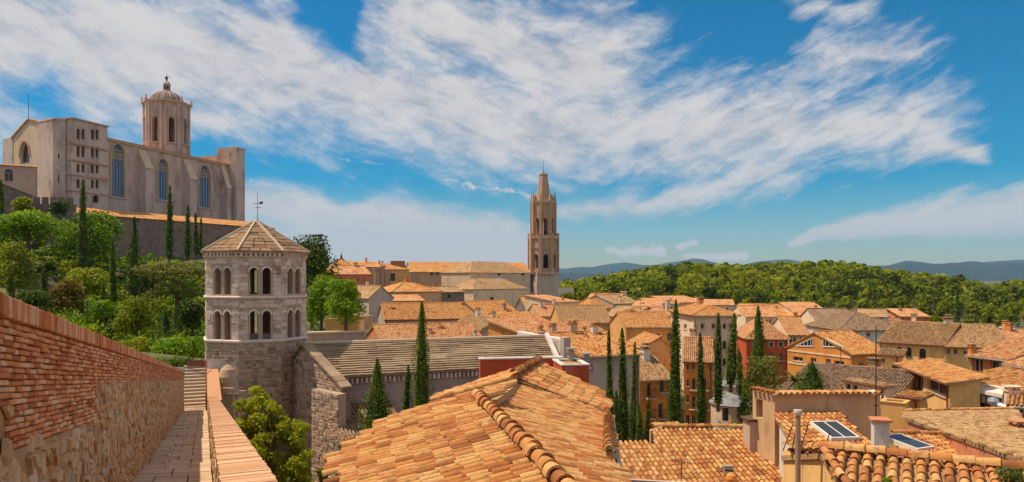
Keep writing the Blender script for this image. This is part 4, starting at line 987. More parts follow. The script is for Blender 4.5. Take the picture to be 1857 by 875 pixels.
for k in range(8):
    for j in range(rows):
        f0, f1 = j / rows, (j + 1) / rows
        A0, A1 = oring(RA * (1 - f0) + .02, zEr + (zTop - zEr) * f0)[k - 1], oring(RA * (1 - f0) + .02, zEr + (zTop - zEr) * f0)[k]
        B0, B1 = oring(RA * (1 - f1) + .03, zEr + (zTop - zEr) * f1)[k - 1], oring(RA * (1 - f1) + .03, zEr + (zTop - zEr) * f1)[k]
        nn = (A1 - A0).cross(B0 - A0).normalized(); nn = nn if nn.z > 0 else -nn; m = max(1, round((A1 - A0).length / .9))
        for i in range(m):
            e = r.uniform(.07, .11); g_ = .012; s0, s1 = i / m + g_, (i + 1) / m - g_
            mb = MB(); a, b_, c_, d_ = A0.lerp(A1, s0), A0.lerp(A1, s1), B0.lerp(B1, s1), B0.lerp(B1, s0)
            mb.prism([a - nn * .05, b_ - nn * .05, c_ - nn * .08, d_ - nn * .08], nn * e); part('roof_slab', mb, M_TSLAB, tw)
    e0, e1 = oring(RA + .02, zEr)[k], Vector((TC.x, TC.y, zTop)); mb = MB(); d = (e1 - e0); sd = d.cross(Zv).normalized(); uu = sd.cross(d).normalized()
    mb.prism([e0 - sd * .09, e0 + sd * .09, e0 + sd * .06 + uu * .13, e0 - sd * .06 + uu * .13], d * .985); part('hip_rib', mb, M_WFR, tw)
mb = MB(); mb.frustum(oring(RA + .03, zEr - .09), oring(RA - .1, zEr - .02), .5)
mb.frustum(oring(RA - .05, zEr - .06), [Vector((TC.x, TC.y, zTop - .12)) + Vector((.01 * math.cos(i), .01 * math.sin(i), 0)) for i in range(8)], .2); part('roof_base', mb, M_SLABT, tw)
mb = MB(); mb.lathe((TC.x, TC.y, zTop - .08), [(.22, 0), (.2, .12), (.08, .2), (.01, .24)], 8); part('finial', mb, M_WFR, tw)
v = thing('weather_vane', 'thin weather vane and aerial standing on the octagonal tower roof', 'weather vane', (TC.x, TC.y, zTop))
mb = MB(); q = at(467, 402, 57); mb.tube(q, at(467, 350, 57), .025, .015, 6); q2 = at(467, 370, 57); mb.tube(q2 - Vector((.35, 0, 0)), q2 + Vector((.4, 0, 0)), .02, n=6); q3 = at(467, 377, 57); mb.tube(q3 - Vector((.2, 0, 0)), q3 + Vector((.25, 0, 0)), .02, n=6)
mb.prism([q2 + Vector((.1, 0, .0)), q2 + Vector((.42, 0, .02)), q2 + Vector((.42, 0, .2)), q2 + Vector((.2, 0, .16))], (0, .02, 0)); part('mast', mb, M_IRON, v)

# ------------------------------------------------------------------ church below it: transept gable, nave
ch = thing('stone_church', 'long low stone church with striped slab roof and gabled transept beside the tower', 'church', at(760, 760, 55))
a, b_ = plan(511, 57.6), plan(622, 49.2); L = (b_ - a).length; u2 = (b_ - a) / L; bk = Vector((-u2.y, u2.x)); n3 = Vector((u2.y, -u2.x, 0))
zl, zr, za = zat(680, 57.6), zat(702, 49.2), zat(625, 54.5); xa = L * .40
mb = MB(); facade(mb, a, u2, L, -18, zr, [], .2, [(xa, za), (0, zl)]); facade(mb, b_, bk, .6, -18, zr, [])
part('transept_wall', mb, M_JOINT, ch)
itg = []
for s in course_stones(ch, a, u2, L, -17, za, (), .17, .32, .25, .62, .05, .025, seed=77):
    c = s[1]; x = (Vector((c.x, c.y)) - a).dot(u2); lim = zl + (za - zl) * x / xa if x < xa else za + (zr - za) * (x - xa) / (L - xa)
    if c.z + .16 < lim: itg.append(s)
by3('stone', ch, STONE_R, M_RUBT, itg, 300)
A3 = Vector((a.x, a.y, zl)); B3 = Vector((b_.x, b_.y, zr)); C3 = Vector(((a + u2 * xa).x, (a + u2 * xa).y, za)); K3 = Vector((bk.x, bk.y, 0))
for p, q, nm in ((A3, C3, 0), (C3, B3, 1)):
    d = (q - p); up = Vector((0, 0, .16)); r = random.Random(nm)
    dd = d.normalized(); p_, q_ = (p - dd * .25, q) if nm == 0 else (p, q + dd * .3); d = q_ - p_; m = 9
    for j in range(m):     # stone slab courses running back
        mb = MB(); s0, s1 = p_ + d * (j / m), p_ + d * ((j + 1) / m - .01); t = r.uniform(.12, .17); mb.prism([s0 - K3 * .25, s1 - K3 * .25, s1 - K3 * .25 + Zv * t, s0 - K3 * .25 + Zv * (t + .03)], K3 * .8); part('roof_slab', mb, M_SLAB, ch)
mb = MB(); q0, q1 = plan(576, 51.0), plan(624, 48.6); w_ = (q1 - q0).length; u4 = (q1 - q0) / w_; P3 = Vector((q0.x, q0.y, -18)) + Vector((u4.y, -u4.x, 0)) * .45
mb.box3(P3, Vector((u4.x, u4.y, 0)) * w_, Vector((-u4.y, u4.x, 0)) * .6, Zv * (18 + zat(715, 48.5))); part('buttress', mb, M_JOINTL, ch)
itb = course_stones(ch, q0 + Vector((u4.y, -u4.x)) * .45, u4, w_, -17, zat(716, 48.5), (), .2, .34, .3, .7, .05, .02, seed=5)
by3('buttress_stone', ch, STONE_R, M_RUBT, itb, 120)
# nave
E0, E1, R1, R0 = at(604, 684, 50.9), at(1010, 661.5, 58.4), at(987, 611.5, 62.5), at(553, 625, 55.0)
E0.z = E1.z = zat(681, 52.0); R0.z = R1.z = zat(623, 55.5)
fe, fr = Vector((E0.x, E0.y)), Vector((E1.x, E1.y)); Ln = (fr - fe).length; un = (fr - fe) / Ln; nb = Vector((-un.y, un.x))
mb = MB(); facade(mb, fe + nb * .35, un, Ln, -18, E0.z - .05, [], .2); rr0, rr1 = Vector((R0.x, R0.y)), Vector((R1.x, R1.y))
e_, f_ = fr + nb * .35, rr1 + (rr1 - fr) * .9
mb.poly([v3(e_, -18), v3(f_, -18), v3(f_, E0.z), v3(rr1, R0.z), v3(e_, E0.z)]); part('nave_wall', mb, M_NAVE, ch)
rows = 15; r = random.Random(31); nn = plane3(E0, E1, R0)
for j in range(rows):
    f0, f1 = j / rows, (j + 1) / rows; p, q, p2, q2 = E0.lerp(R0, f0), E1.lerp(R1, f0), E0.lerp(R0, f1), E1.lerp(R1, f1); Lr = (q - p).length; x = 0
    while x < Lr - .05:
        l = min(r.uniform(.9, 2.0), Lr - x); l = Lr - x if Lr - x - l < .4 else l
        s0, s1 = x / Lr, (x + l - .012) / Lr; mb = MB(); h = r.uniform(.10, .15); hb = .02
        A_, B_, C_, D_ = p.lerp(q, s0), p.lerp(q, s1), p2.lerp(q2, s1), p2.lerp(q2, s0)
        mb.frustum([A_, B_, C_, D_], [A_ + nn * h, B_ + nn * h, C_ + nn * hb, D_ + nn * hb]); part('roof_slab', mb, M_SLAB, ch); x += l
mb = MB(); mb.prism([E0 - nn * .12, E1 - nn * .12, R1 - nn * .12, R0 - nn * .12], nn * .118); B0_, B1_ = R0 + (R0 - E0) * .95, R1 + (R1 - E1) * .95; B0_.z = B1_.z = E0.z; nq = plane3(R0, R1, B0_); mb.prism([R0 - nq * .12, R1 - nq * .12, B1_ - nq * .12, B0_ - nq * .12], nq * .12); part('roof_deck', mb, M_SLABT, ch)
mb = MB(); mb.tube(R0 + Zv * .05, R1 + Zv * .05, .12, n=6); part('ridge', mb, M_WFR, ch)
for i in range(52):
    q = fe + un * (.3 + i * (Ln - .5) / 51) + nb * .35; mb = MB(); mb.box3(v3(q, E0.z - .55) - Vector((nb.x, nb.y, 0)) * .003, Vector((un.x, un.y, 0)) * .17, -Vector((nb.x, nb.y, 0)) * .22, Zv * .4); part('corbel', mb, M_ASH, ch)
mb = MB(); mb.prism([E1 - nn * .1, R1 - nn * .1, R1 + nn * .35, E1 + nn * .35], Vector((un.x, un.y, 0)) * .35); part('gable_parapet', mb, MP['white'], ch)
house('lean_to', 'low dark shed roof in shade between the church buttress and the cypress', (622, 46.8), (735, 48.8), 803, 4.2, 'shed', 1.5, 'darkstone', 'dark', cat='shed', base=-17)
w0 = thing('white_wall', 'white plastered boundary wall rising behind the right end of the striped church roof', 'wall', at(975, 640, 65)); mb = MB(); p, q = plan(938, 68), plan(1016, 61.5); d = (q - p); dd = d.normalized(); pn = Vector((-dd.y, dd.x))
mb.prism([v3(p, -10), v3(q, -10), v3(q, zat(618, 61.5)), v3(p, zat(604, 68))], Vector((pn.x, pn.y, 0)) * .45); part('wall', mb, MP['white'], w0)
mb = MB(); mb.prism([v3(p, zat(604, 68) + .003), v3(q, zat(618, 61.5) + .003), v3(q, zat(618, 61.5) + .14), v3(p, zat(604, 68) + .14)], Vector((pn.x, pn.y, 0)) * .6); part('wall_cap', mb, M_WHITE, w0)
mb = MB(); mb.box3(v3(q, -10), Vector((dd.x, dd.y, 0)) * .55, Vector((pn.x, pn.y, 0)) * .7, Zv * (10 + zat(612, 61.5))); part('end_pier', mb, MP['grey'], w0)

# ------------------------------------------------------------------ the big tiled roof in the foreground
bh = thing('tiled_house', 'large tiled house roof in the foreground with mortared hip ridge and stepped upper roof', 'house', Vector((0, 24, -16)))
R1_, R2_ = at(863, 724, 15.2), at(1004, 875, 9.0); rd = (R2_ - R1_).normalized(); lt = Vector((-rd.y * -1, rd.x * -1, 0)); lt = Vector((rd.y, -rd.x, 0)).normalized()
if lt.x > 0: lt = -lt
tanp = .306
nL = (Vector((0, 0, 1)) + lt * tanp).normalized(); nR = (Vector((0, 0, 1)) - lt * tanp).normalized()
Rend = R2_ + rd * 2.4
LP = [R1_, on_plane(901, 722, R1_, nL), on_plane(937, 694, R1_, nL), on_plane(790, 733, R1_, nL), on_plane(700, 765, R1_, nL), on_plane(640, 803, R1_, nL), on_plane(600, 838, R1_, nL), on_plane(612, 870, R1_, nL), Rend + lt * 2.6 + Vector((0, 0, -2.6 * tanp)), Rend]
RP = [R1_, Rend, Rend - lt * 2.7 - Vector((0, 0, 2.7 * tanp)), on_plane(1142, 885, R1_, nR), on_plane(1105, 836, R1_, nR), on_plane(1101, 752, R1_, nR), on_plane(941, 693, R1_, nR), on_plane(905, 720, R1_, nR)]
tiled_plane(bh, [p for p in LP], 'tan', limit=170, row=.31, pitch=.205, seed=3, minpx=8, down=lt)
tiled_plane(bh, [p for p in RP], 'tan', limit=130, row=.31, pitch=.205, seed=4, minpx=8, down=-lt, zs=.6)
ridge_line(bh, R1_ + Zv * .05, Rend + Zv * .05, 'tan', pitch=.36, r=1.5, seed=8)
q0, q1 = on_plane(937, 694, R1_, nR) + Zv * .1, on_plane(901, 735, R1_, nR) + Zv * .1; ridge_line(bh, q0, q1, 'tan', pitch=.36, r=1.4, seed=9)
mb = MB()
for (p, q) in ((R1_, Rend),): mb.tube(p + Zv * .0, q + Zv * .0, .10, n=6)
part('ridge_mortar', mb, M_RBM, bh)
# upper tier
U1, U2, U3, U4, U5 = at(940, 689, 22), at(1100, 748, 21.7), None, at(979, 657, 26.2), at(932, 685, 22); nU = plane3(U4, U5, U2)
UP = [U4, U5, on_plane(941, 689, U4, nU), on_plane(1099, 747, U4, nU), on_plane(1099, 713, U4, nU)]
tiled_plane(bh, UP, 'tan', limit=90, row=.33, pitch=.235, seed=5, minpx=7, zs=.6)
nV = plane3(U4, U5, at(790, 723, 23.3)); VP = [U5, U4, on_plane(880, 690, U4, nV), on_plane(792, 719, U4, nV), on_plane(790, 725, U4, nV)]
tiled_plane(bh, VP, 'tan', limit=40, row=.33, seed=6, minpx=7)
ridge_line(bh, U4 + Zv * .06, U5 + Zv * .06, 'tan', pitch=.38, r=1.5, seed=10)
mb = MB(); e0, e1 = on_plane(941, 690, U4, nU), on_plane(1099, 748, U4, nU)
mb.prism([e0 - Zv * .06, e1 - Zv * .06, e1 - Zv * .4, e0 - Zv * .4], (e1 - e0).cross(Zv).normalized() * -.15); part('step_wall', mb, M_WOOD, bh)
mb = MB(); e0, e1 = on_plane(790, 726, U4, nV), U5.copy(); mb.prism([e0 - Zv * .05, e1 - Zv * .05, e1 - Zv * .3, e0 - Zv * .3], (e1 - e0).cross(Zv).normalized() * .12); part('step_wall', mb, MT['tan'][0], bh)
# walls under it
mb = MB()
ev = [LP[6], LP[7], LP[8]]
for p, q in zip([LP[3], LP[4], LP[5]] + ev[:-1], [LP[4], LP[5], LP[6]] + ev[1:]):
    i_ = (-lt) * .25; a, b_ = p + i_ - Zv * .2, q + i_ - Zv * .2; mb.poly([a, b_, Vector((b_.x, b_.y, -18)), Vector((a.x, a.y, -18))])
for p, q in zip(RP[2:6], RP[3:7]): i_ = lt * .35; a, b_ = p + i_ - Zv * .2, q + i_ - Zv * .2; mb.poly([a, b_, Vector((b_.x, b_.y, -18)), Vector((a.x, a.y, -18))])
part('wall', mb, MP['tan'], bh)
mb = MB(); p, q = LP[6] - Zv * .06, LP[8] - Zv * .06; mb.prism([p, q, q - Zv * .16, p - Zv * .16], lt * .04); part('fascia', mb, M_CANVAS, bh)
# verge tiles down the right edge
ridge_line(bh, RP[5] + Zv * .08, RP[4] + Zv * .08, 'tan', pitch=.40, r=1.2, name='verge_tile', seed=12)
mb = MB(); p, q = RP[5], RP[4]; mb.tube(p + Vector((.16, 0, -.1)), q + Vector((.16, 0, -.1)), .06, n=6); part('gutter', mb, M_GALV, bh)

# ------------------------------------------------------------------ red block behind it
rb = house('flat_house', 'terracotta red flat roofed block with white coping behind the foreground roof', (871, 47.5), (1020, 48.5), 653, .7, 'flat', .2, 'red', base=-16, wins=())
rb2 = house('flat_house', 'brighter terracotta red block jutting right with two grey flue pipes', (1019, 45.0), (1068, 45.2), 664, 3.2, 'flat', .2, 'red', base=-16)
for px, y0, y1, h in ((1035, 632, 655, 'left of the pair'), (1063, 643, 664, 'right of the pair')):
    f_ = thing('flue_pipe', 'short grey cylindrical flue with cap on the red flat roof, ' + h, 'flue', at(px, y1, 48), 'grey flues on the red flat roof')
    mb = MB(); q = at(px, y1 + 3, 48); mb.lathe(q, [(.22, 0), (.22, .7), (.3, .7), (.3, .78), (.18, .78), (.18, .88), (.32, .88), (.32, .98), (.02, 1.0)], 12); part('pipe', mb, M_GALV, f_)
    mb = MB(); mb.lathe(q, [(.34, -.1), (.34, .05), (.2, .06)], 12); part('collar', mb, M_STEEL, f_)
# ------------------------------------------------------------------ tiled roofs at the lower right
def quad_house(name, label, top_l, top_r, bot_r, bot_l, key, wall, limit=280, over_r=None, row=.36, seed=1, pitch=.225, back=True, drop=9, minpx=8, outline=None):
    """mono-pitch roof toward the viewer given by its corners (px, py, Y); walls drop under it"""
    th = thing(name, label, 'house', at(*bot_l) - Vector((0, 0, drop)))
    P0, P1, P2 = at(*top_l), at(*top_r), at(*bot_l); n = plane3(P0, P1, P2); P3 = on_plane(bot_r[0], bot_r[1], P0, n)
    rf = tiled_plane(th, [P0, P1, P3, P2] if outline is None else [on_plane(x, y, P0, n) for x, y in outline], key, limit=limit, row=row, seed=seed, pitch=pitch, minpx=minpx, jit=.6)
    Q = [P0, P1, P3, P2]; c = sum(Q, Vector()) / 4; mb = MB()
    for i in range(4):
        a, b = [q + (Vector((c.x, c.y, 0)) - Vector((q.x, q.y, 0))).normalized() * .22 - Zv * .16 for q in (Q[i], Q[(i + 1) % 4])]
        mb.poly([a, b, Vector((b.x, b.y, b.z - drop)), Vector((a.x, a.y, a.z - drop))])
    part('wall', mb, MP[wall], th)
    return th, Q, n
h2, Q2, n2 = quad_house('tiled_house', 'house under a wide roof of sunlit barrel tiles with a mauve chimney on it', (1184, 777, 33), (1400, 779, 33.4), (1455, 905, 26.5), (1124, 893, 27.6), 'tan', 'tan', 280, seed=21, outline=[(1184, 777), (1400, 779), (1455, 905), (1128, 893), (1112, 862), (1111, 803), (1188, 804)])
# lower left strip of the same roof
ridge_line(h2, Q2[0] + Zv * .05, Q2[1] + Zv * .05, 'tan', r=1.3, seed=23)
mb = MB(); e = at(1133, 870, 27.2); f_ = at(1300, 880, 27.2); mb.box3(e, f_ - e, Vector((0, .2, 0)), Zv * -.3); part('eaves_board', mb, MP['mauve'], h2)
sw = MB(); e = at(1184, 779, 32.9); sw.prism([e - Zv * .02, at(1152, 776, 33.4), at(1152, 786, 33.4), e - Zv * 1.0], Vector((0, .4, 0))); 
lw = thing('low_wall', 'short tan wall with a tile coping stepping up at the left end of the sunlit roof', 'wall', at(1185, 800, 33)); mb = MB(); p, q = at(1186, 778, 33.3), at(1232, 777, 33.6); p = at(1180, 778, 33.1); q = at(1232, 776, 35); mb.box3(Vector((p.x, p.y, -9)), Vector((q.x - p.x, q.y - p.y, 0)), Vector((0, .3, 0)), Zv * (p.z + 9 - .1)); part('wall', mb, MP['tan'], lw)
ridge_line(lw, at(1180, 775, 33.1), at(1232, 773, 35), 'tan', r=1.5, seed=24, name='coping_tile')
cpos = on_plane(1371, 822, Q2[0], n2); cy = cpos.y
chm = MB(); wch = 26 * cy / F; chm.box((cpos.x, cpos.y + .35, cpos.z + .35), (wch, .75, 47 * cy / F + .9), R(4)); cc = part('chimney', chm, MP['mauve'], h2)
cb = MB(); cb.box((cpos.x, cpos.y + .35, cpos.z + .35 + (47 * cy / F + .9) / 2 + .06), (wch + .2, .95, .1), R(4)); part('chimney_cap', cb, M_WOOD, cc)
dish = thing('aerial', 'small rooftop aerial with short rods on the sunlit barrel tiles', 'aerial', on_plane(1242, 858, Q2[0], n2)); q = on_plane(1236, 870, Q2[0], n2); mb = MB(); mb.tube(q, q + Zv * .75, .02)
for k in range(7): mb.tube(q + Zv * .72 + Vector((-.35 + k * .12, 0, -.02 * k)), q + Zv * .72 + Vector((-.3 + k * .12, .35, -.02 * k + .05)), .012, n=5)
mb.tube(q + Zv * .72 + Vector((-.38, .15, 0)), q + Zv * .72 + Vector((.5, .2, -.12)), .014, n=5); part('rods', mb, M_IRON, dish)
ven = thing('roof_vent', 'small louvred metal roof vent standing on the sunlit barrel tiles', 'vent', on_plane(1323, 862, Q2[0], n2)); q = on_plane(1322, 868, Q2[0], n2)
for k in range(4): mb = MB(); mb.box3(q + Vector((-.2, -.12 + k * .05, .12 + k * .1)), Vector((.4, 0, -.06)), Vector((0, .25, 0)), Zv * .05); part('louvre', mb, M_STEEL, ven)
mb = MB(); mb.box3(q + Vector((-.18, -.02, -.1)), Vector((.36, 0, 0)), Vector((0, .25, 0)), Zv * .6); part('vent_box', mb, M_GALV, ven)
pot = MB(); q = on_plane(1326, 880, Q2[0], n2); pot.lathe((q.x, q.y, q.z), [(.1, 0), (.19, .12), (.22, .26), (.18, .4), (.08, .48), (.01, .5)], 12); solo('terracotta_cowl', pot, MP['orange'], 'round orange terracotta cowl below the louvred vent', 'cowl', smooth=True)

# rooftop room with tile coping and its opening
pr = thing('rooftop_room', 'tan rooftop room with tile coping and an open side at its left end', 'building', at(1500, 780, 31))
a, b_ = plan(1405, 30), plan(1596, 30.2); Lw = (b_ - a).length; u = (b_ - a) / Lw; bk = Vector((-u.y, u.x)); zt = zat(717, 30)
mb = MB(); facade(mb, a, u, Lw, -14, zt, []); facade(mb, b_, bk, 1.3, -14, zt, []); lo = plan(1365, 31.3); facade(mb, b_ + bk * 1.3, (lo - b_ - bk * 1.3).normalized(), (lo - b_ - bk * 1.3).length, -14, zt, [])
ld_ = (a - lo).normalized(); Ll = (a - lo).length; hs = [(Ll * .16, zat(757, 31), Ll * .46, zat(724, 31), 0)]; facade(mb, lo, ld_, Ll, -14, zt, hs, .5); part('wall', mb, MP['tan'], pr)
mb = MB(); nl_ = Vector((ld_.y, -ld_.x, 0)); mb.box3(v3(lo, hs[0][1] - .02) - nl_ * .52, Vector((ld_.x, ld_.y, 0)) * Ll * .5, -nl_ * .02, Zv * 1.1); part('opening', mb, M_DARK, pr)
mb = MB(); mb.poly([v3(a, zt), v3(b_, zt), v3(b_ + bk * 1.3, zt), v3(lo, zt)]); part('roof', mb, MT['tan'][0], pr)
U3, K3 = Vector((u.x, u.y, 0)), Vector((bk.x, bk.y, 0)); nt = int(Lw / .235)
cop = MB(); cop.box3(v3(a, zt + .01) - U3 * .1 - K3 * .2, U3 * (Lw + .2), K3 * .7, Zv * .05); part('coping_bed', cop, M_RBM, pr)
for i in range(nt): part_me('coping_tile', TILE['tan'][0], pr, mats4(v3(a + u * (i + .5) * Lw / nt, zt + .09) + K3 * .26, U3 * 1.15, -K3 * 1.2 - Zv * .12, Zv * 1.1 - K3 * .1))
for i in range(5): part_me('coping_tile', TILE['tan'][0], pr, mats4(v3(lo + ld_ * (i + .5) * Ll / 5, zt + .09) - nl_ * .26, Vector((ld_.x, ld_.y, 0)) * 1.2, nl_ * 1.1 - Zv * .1, Zv * 1.1))
for px in (1499,): q = plan(px, 30.7); mb = MB(); mb.tube((q.x, q.y - .12, -7.5), (q.x, q.y - .12, zt - .1), .07); part('drainpipe', mb, MP['mauve'], pr)
mst = thing('aerial_mast', 'thin dark aerial mast standing at the right end of the tan rooftop room', 'mast', at(1588, 760, 29.5)); mb = MB(); mb.tube(at(1588, 770, 30.2), at(1589, 590, 30.2), .03, .018, 6)
mb.tube(at(1580, 716, 30.2), at(1597, 716, 30.2), .02, n=5); mb.tube(at(1583, 736, 30.2), at(1593, 736, 30.2), .02, n=5); part('pole', mb, M_IRON, mst); mb = MB(); q = at(1583, 713, 30.1); mb.lathe(q, [(.01, -.12), (.12, -.08), (.15, 0), (.12, .09), (.01, .13)], 10); part('round_aerial', mb, M_WHITE, mst)

h3, Q3, n3_ = quad_house('tiled_house', 'tiled lean-to roof with a double skylight and white gable wall on its left', (1405, 751, 29.7), (1520, 747, 30.1), (1596, 822, 25.6), (1446, 826, 25.8), 'tan', 'white', 180, seed=31)
def skylight(parent_roof_pt, n, cpx, cpy, w, l, label, panes, seed=0):
    a, d, nn = slope_axes(n); c = on_plane(cpx, cpy, parent_roof_pt, n) + nn * .1
    th = thing('skylight', label, 'skylight', c); mb = MB(); f = .065; h = .1
    o = c - a * w / 2 - d * l / 2
    for (x, y, dx, dy) in ((0, 0, w, f), (0, l - f, w, f), (0, f, f, l - 2 * f), (w - f, f, f, l - 2 * f)): mb.box3(o + a * x + d * y - nn * .1, a * dx, d * dy, nn * (h + .1))
    for k in range(1, panes): mb.box3(o + a * (w * k / panes - f / 2) + d * f - nn * .1, a * f, d * (l - 2 * f), nn * (h + .08))
    part('frame', mb, M_WHITE, th)
    for k in range(panes): pm = MB(); pm.box3(o + a * (w * k / panes + (f if k == 0 else f / 2)) + d * f, a * (w / panes - f * 1.5), d * (l - 2 * f), nn * .09); part('pane', pm, M_SKYL, th)
    return th
skylight(Q3[0], n3_, 1512, 787, 1.15, 1.6, 'white framed double skylight in the lean-to roof beside the pole', 2)
h4, Q4, n4 = quad_house('tiled_house', 'tiled roof with a blue glazed skylight at its left end behind the orange capped chimney', (1618, 789, 31), (1776, 793, 31.4), (1862, 862, 26.4), (1662, 862, 26.4), 'tan', 'tan', 200, seed=41)
ridge_line(h4, Q4[0] + Zv * .05, Q4[1] + Zv * .05, 'tan', r=1.25, seed=42)
skylight(Q4[0], n4, 1646, 808, 1.05, 1.6, 'dark blue skylight lying beside the orange capped chimney', 1)
dor = thing('tile_vent', 'little red tile ventilation hood on the roof behind the front tile ridge', 'roof vent', on_plane(1790, 842, Q4[0], n4)); q = on_plane(1790, 846, Q4[0], n4)
for s in (-1, 1): mb = MB(); mb.prism([q + Vector((s * .5, -.25, .05)), q + Vector((0, -.25, .45)), q + Vector((0, -.25, .39)), q + Vector((s * .44, -.25, .0))], Vector((0, .7, 0))); part('hood_slab', mb, MT['red'][0], dor)
mb = MB(); mb.box3(q + Vector((-.36, 0, -.3)), Vector((.72, 0, 0)), Vector((0, .4, 0)), Zv * .42); part('hood_base', mb, M_DARK, dor)
c1 = thing('chimney', 'plastered chimney with a flat orange tile cap between the two skylights', 'chimney', at(1596, 815, 25)); cz = at(1596, 770, 25); wch = 25 * 25 / F
mb = MB(); mb.box((cz.x, cz.y, cz.z - .75), (wch, .55, 1.75), R(-16)); part('shaft', mb, MP['white'], c1); mb = MB(); mb.box((cz.x, cz.y, cz.z + .17), (wch + .16, .72, .08), R(-16)); part('cap', mb, MP['salmon'], c1)
mb = MB(); mb.box3(at(1545, 818, 24.4), at(1610, 824, 24.4) - at(1545, 818, 24.4), Vector((0, .4, 0)), Zv * -.5); solo('chimney_ledge', mb, M_WOOD, 'dark timber ledge at the foot of the orange capped chimney', 'ledge')
# the nearest roof, its yellow gable wall and the post before it
h5 = thing('tiled_house', 'nearest roof of large barrel tiles with a pale yellow gable wall at its left', 'house', Vector((7.5, 13, -12)))
G0, G1 = at(1487, 819, 15.1), at(1875, 862, 13.3); V0, V1 = on_plane(1530, 885, G0, plane3(G0, G1, at(1525, 875, 13.6))), None; nG = plane3(G0, G1, at(1525, 875, 13.6)); V0 = on_plane(1545, 905, G0, nG); V1 = on_plane(2000, 960, G0, nG)
tiled_plane(h5, [G0, G1, V1, V0], 'tan', limit=220, pitch=.235, row=.37, seed=51, minpx=10)
ridge_line(h5, G0 + Zv * .05, G1 + Zv * .05, 'tan', r=1.3, seed=52)
bq0, bq1 = G0 + Vector((.05, 2.3, -.62)), G1 + Vector((.5, 2.3, -.62)); tiled_plane(h5, [G0, G1, bq1, bq0], 'tan', limit=0, seed=53)
mb = MB(); x0 = G0.x + .02; A_ = plan(1420, 17.4); P = [Vector((A_.x, A_.y, zat(815, 17.4))), Vector((G0.x + .06, G0.y, G0.z - .16)), Vector((V0.x + .12, V0.y, V0.z - .2)), Vector((V0.x + .12, V0.y, -12)), Vector((A_.x, A_.y, -12))]
mb.prism(P, Vector((.35, .03, 0))); part('gable_wall', mb, MP['yellow'], h5)
ridge_line(h5, Vector((A_.x + .1, A_.y + .1, zat(812, 17.4))), G0 + Vector((.1, 0, .02)), 'tan', r=1.1, name='coping_tile', seed=54)
ridge_line(h5, G0 + Vector((.05, 0, .02)), V0 + Vector((.05, 0, .05)), 'tan', r=1.0, name='verge_tile', seed=55)
mb = MB(); e = P[0].lerp(P[1], .42) - Vector((.02, 0, 0)); mb.box3(e - Zv * 3, Vector((0, .06, 0)), Vector((-.02, 0, 0)), Zv * 2.95); part('expansion_strip', mb, M_WOODL, h5)
po = thing('post', 'tall round brown post with a pale cap standing before the yellow gable wall', 'post', at(1447, 900, 15.2)); mb = MB(); p = at(1447, 748, 15.2); mb.tube((p.x, p.y, -7), p, .058, .055, 12); part('shaft', mb, M_POST, po); mb = MB(); mb.lathe(p, [(.085, -.06), (.095, .0), (.085, .05), (.02, .06)], 12); part('cap', mb, M_WFR, po)
ga = thing('aerial_stays', 'thin black wire stays fanning around the tall brown post', 'wires', at(1440, 815, 16)); mb = MB()
for p, q in (((1438, 770), (1420, 818)), ((1445, 772), (1436, 818)), ((1466, 770), (1452, 812)), ((1505, 785), (1493, 822))): mb.tube(at(*p, 16.2), at(*q, 16.2), .012, n=5)
part('wires', mb, M_IRON, ga)
h6, Q6, n6 = quad_house('tiled_house', 'long weathered brown roof with a terracotta wall under its eaves at the far right', (1640, 749, 43), (1846, 745, 43), (1900, 850, 29), (1642, 758, 39), 'dull', 'salmon', 0, seed=61)
ridge_line(h6, Q6[0] + Zv * .06, Q6[1] + Zv * .06, 'tan', r=1.3, seed=62)
mb = MB(); p, q = Q6[3], Q6[2]; dd = (q - p); wallp = [p + Vector((.5, .6, -.25)), q + Vector((.3, .6, -.25))]; mb.poly([wallp[0], wallp[1], wallp[1] - Zv * 6, wallp[0] - Zv * 6]); part('eaves_wall', mb, MP['brick'], h6)
for f0, f1, dz0, dz1 in ((.2, .32, .35, 1.1), (.55, .8, .4, 1.5)):
    mb = MB(); a_, b2 = wallp[0].lerp(wallp[1], f0), wallp[0].lerp(wallp[1], f1); o_ = Vector((-.03, -.05, 0)); mb.prism([a_ + o_ - Zv * dz0, b2 + o_ - Zv * dz0, b2 + o_ - Zv * dz1, a_ + o_ - Zv * dz1], Vector((.02, .03, 0))); part('window', mb, M_PANE, h6)
for (px, py, w_, h_, Y, lab) in ((1848, 768, 24, 34, 31, 'cream square chimney on the long weathered brown roof'),):
    t = at(px, py, Y); c2 = thing('chimney', lab, 'chimney', t - Zv * 1.2); chimney(c2, (t.x, t.y, t.z - h_ * Y / F - .3), (w_ * Y / F, .6), h_ * Y / F + .1, MP['cream'], MT['red'][0], name='shaft')
mb = MB()
t = at(1848, 735, 44); wb = house('white_house', 'small white rooftop building with dark window at the right edge above the brown roof', (1838, 44), (1900, 43), 735, 4, 'shed', .4, 'white', wins=[('f', 1851, 752, 9, 16)], cat='house')

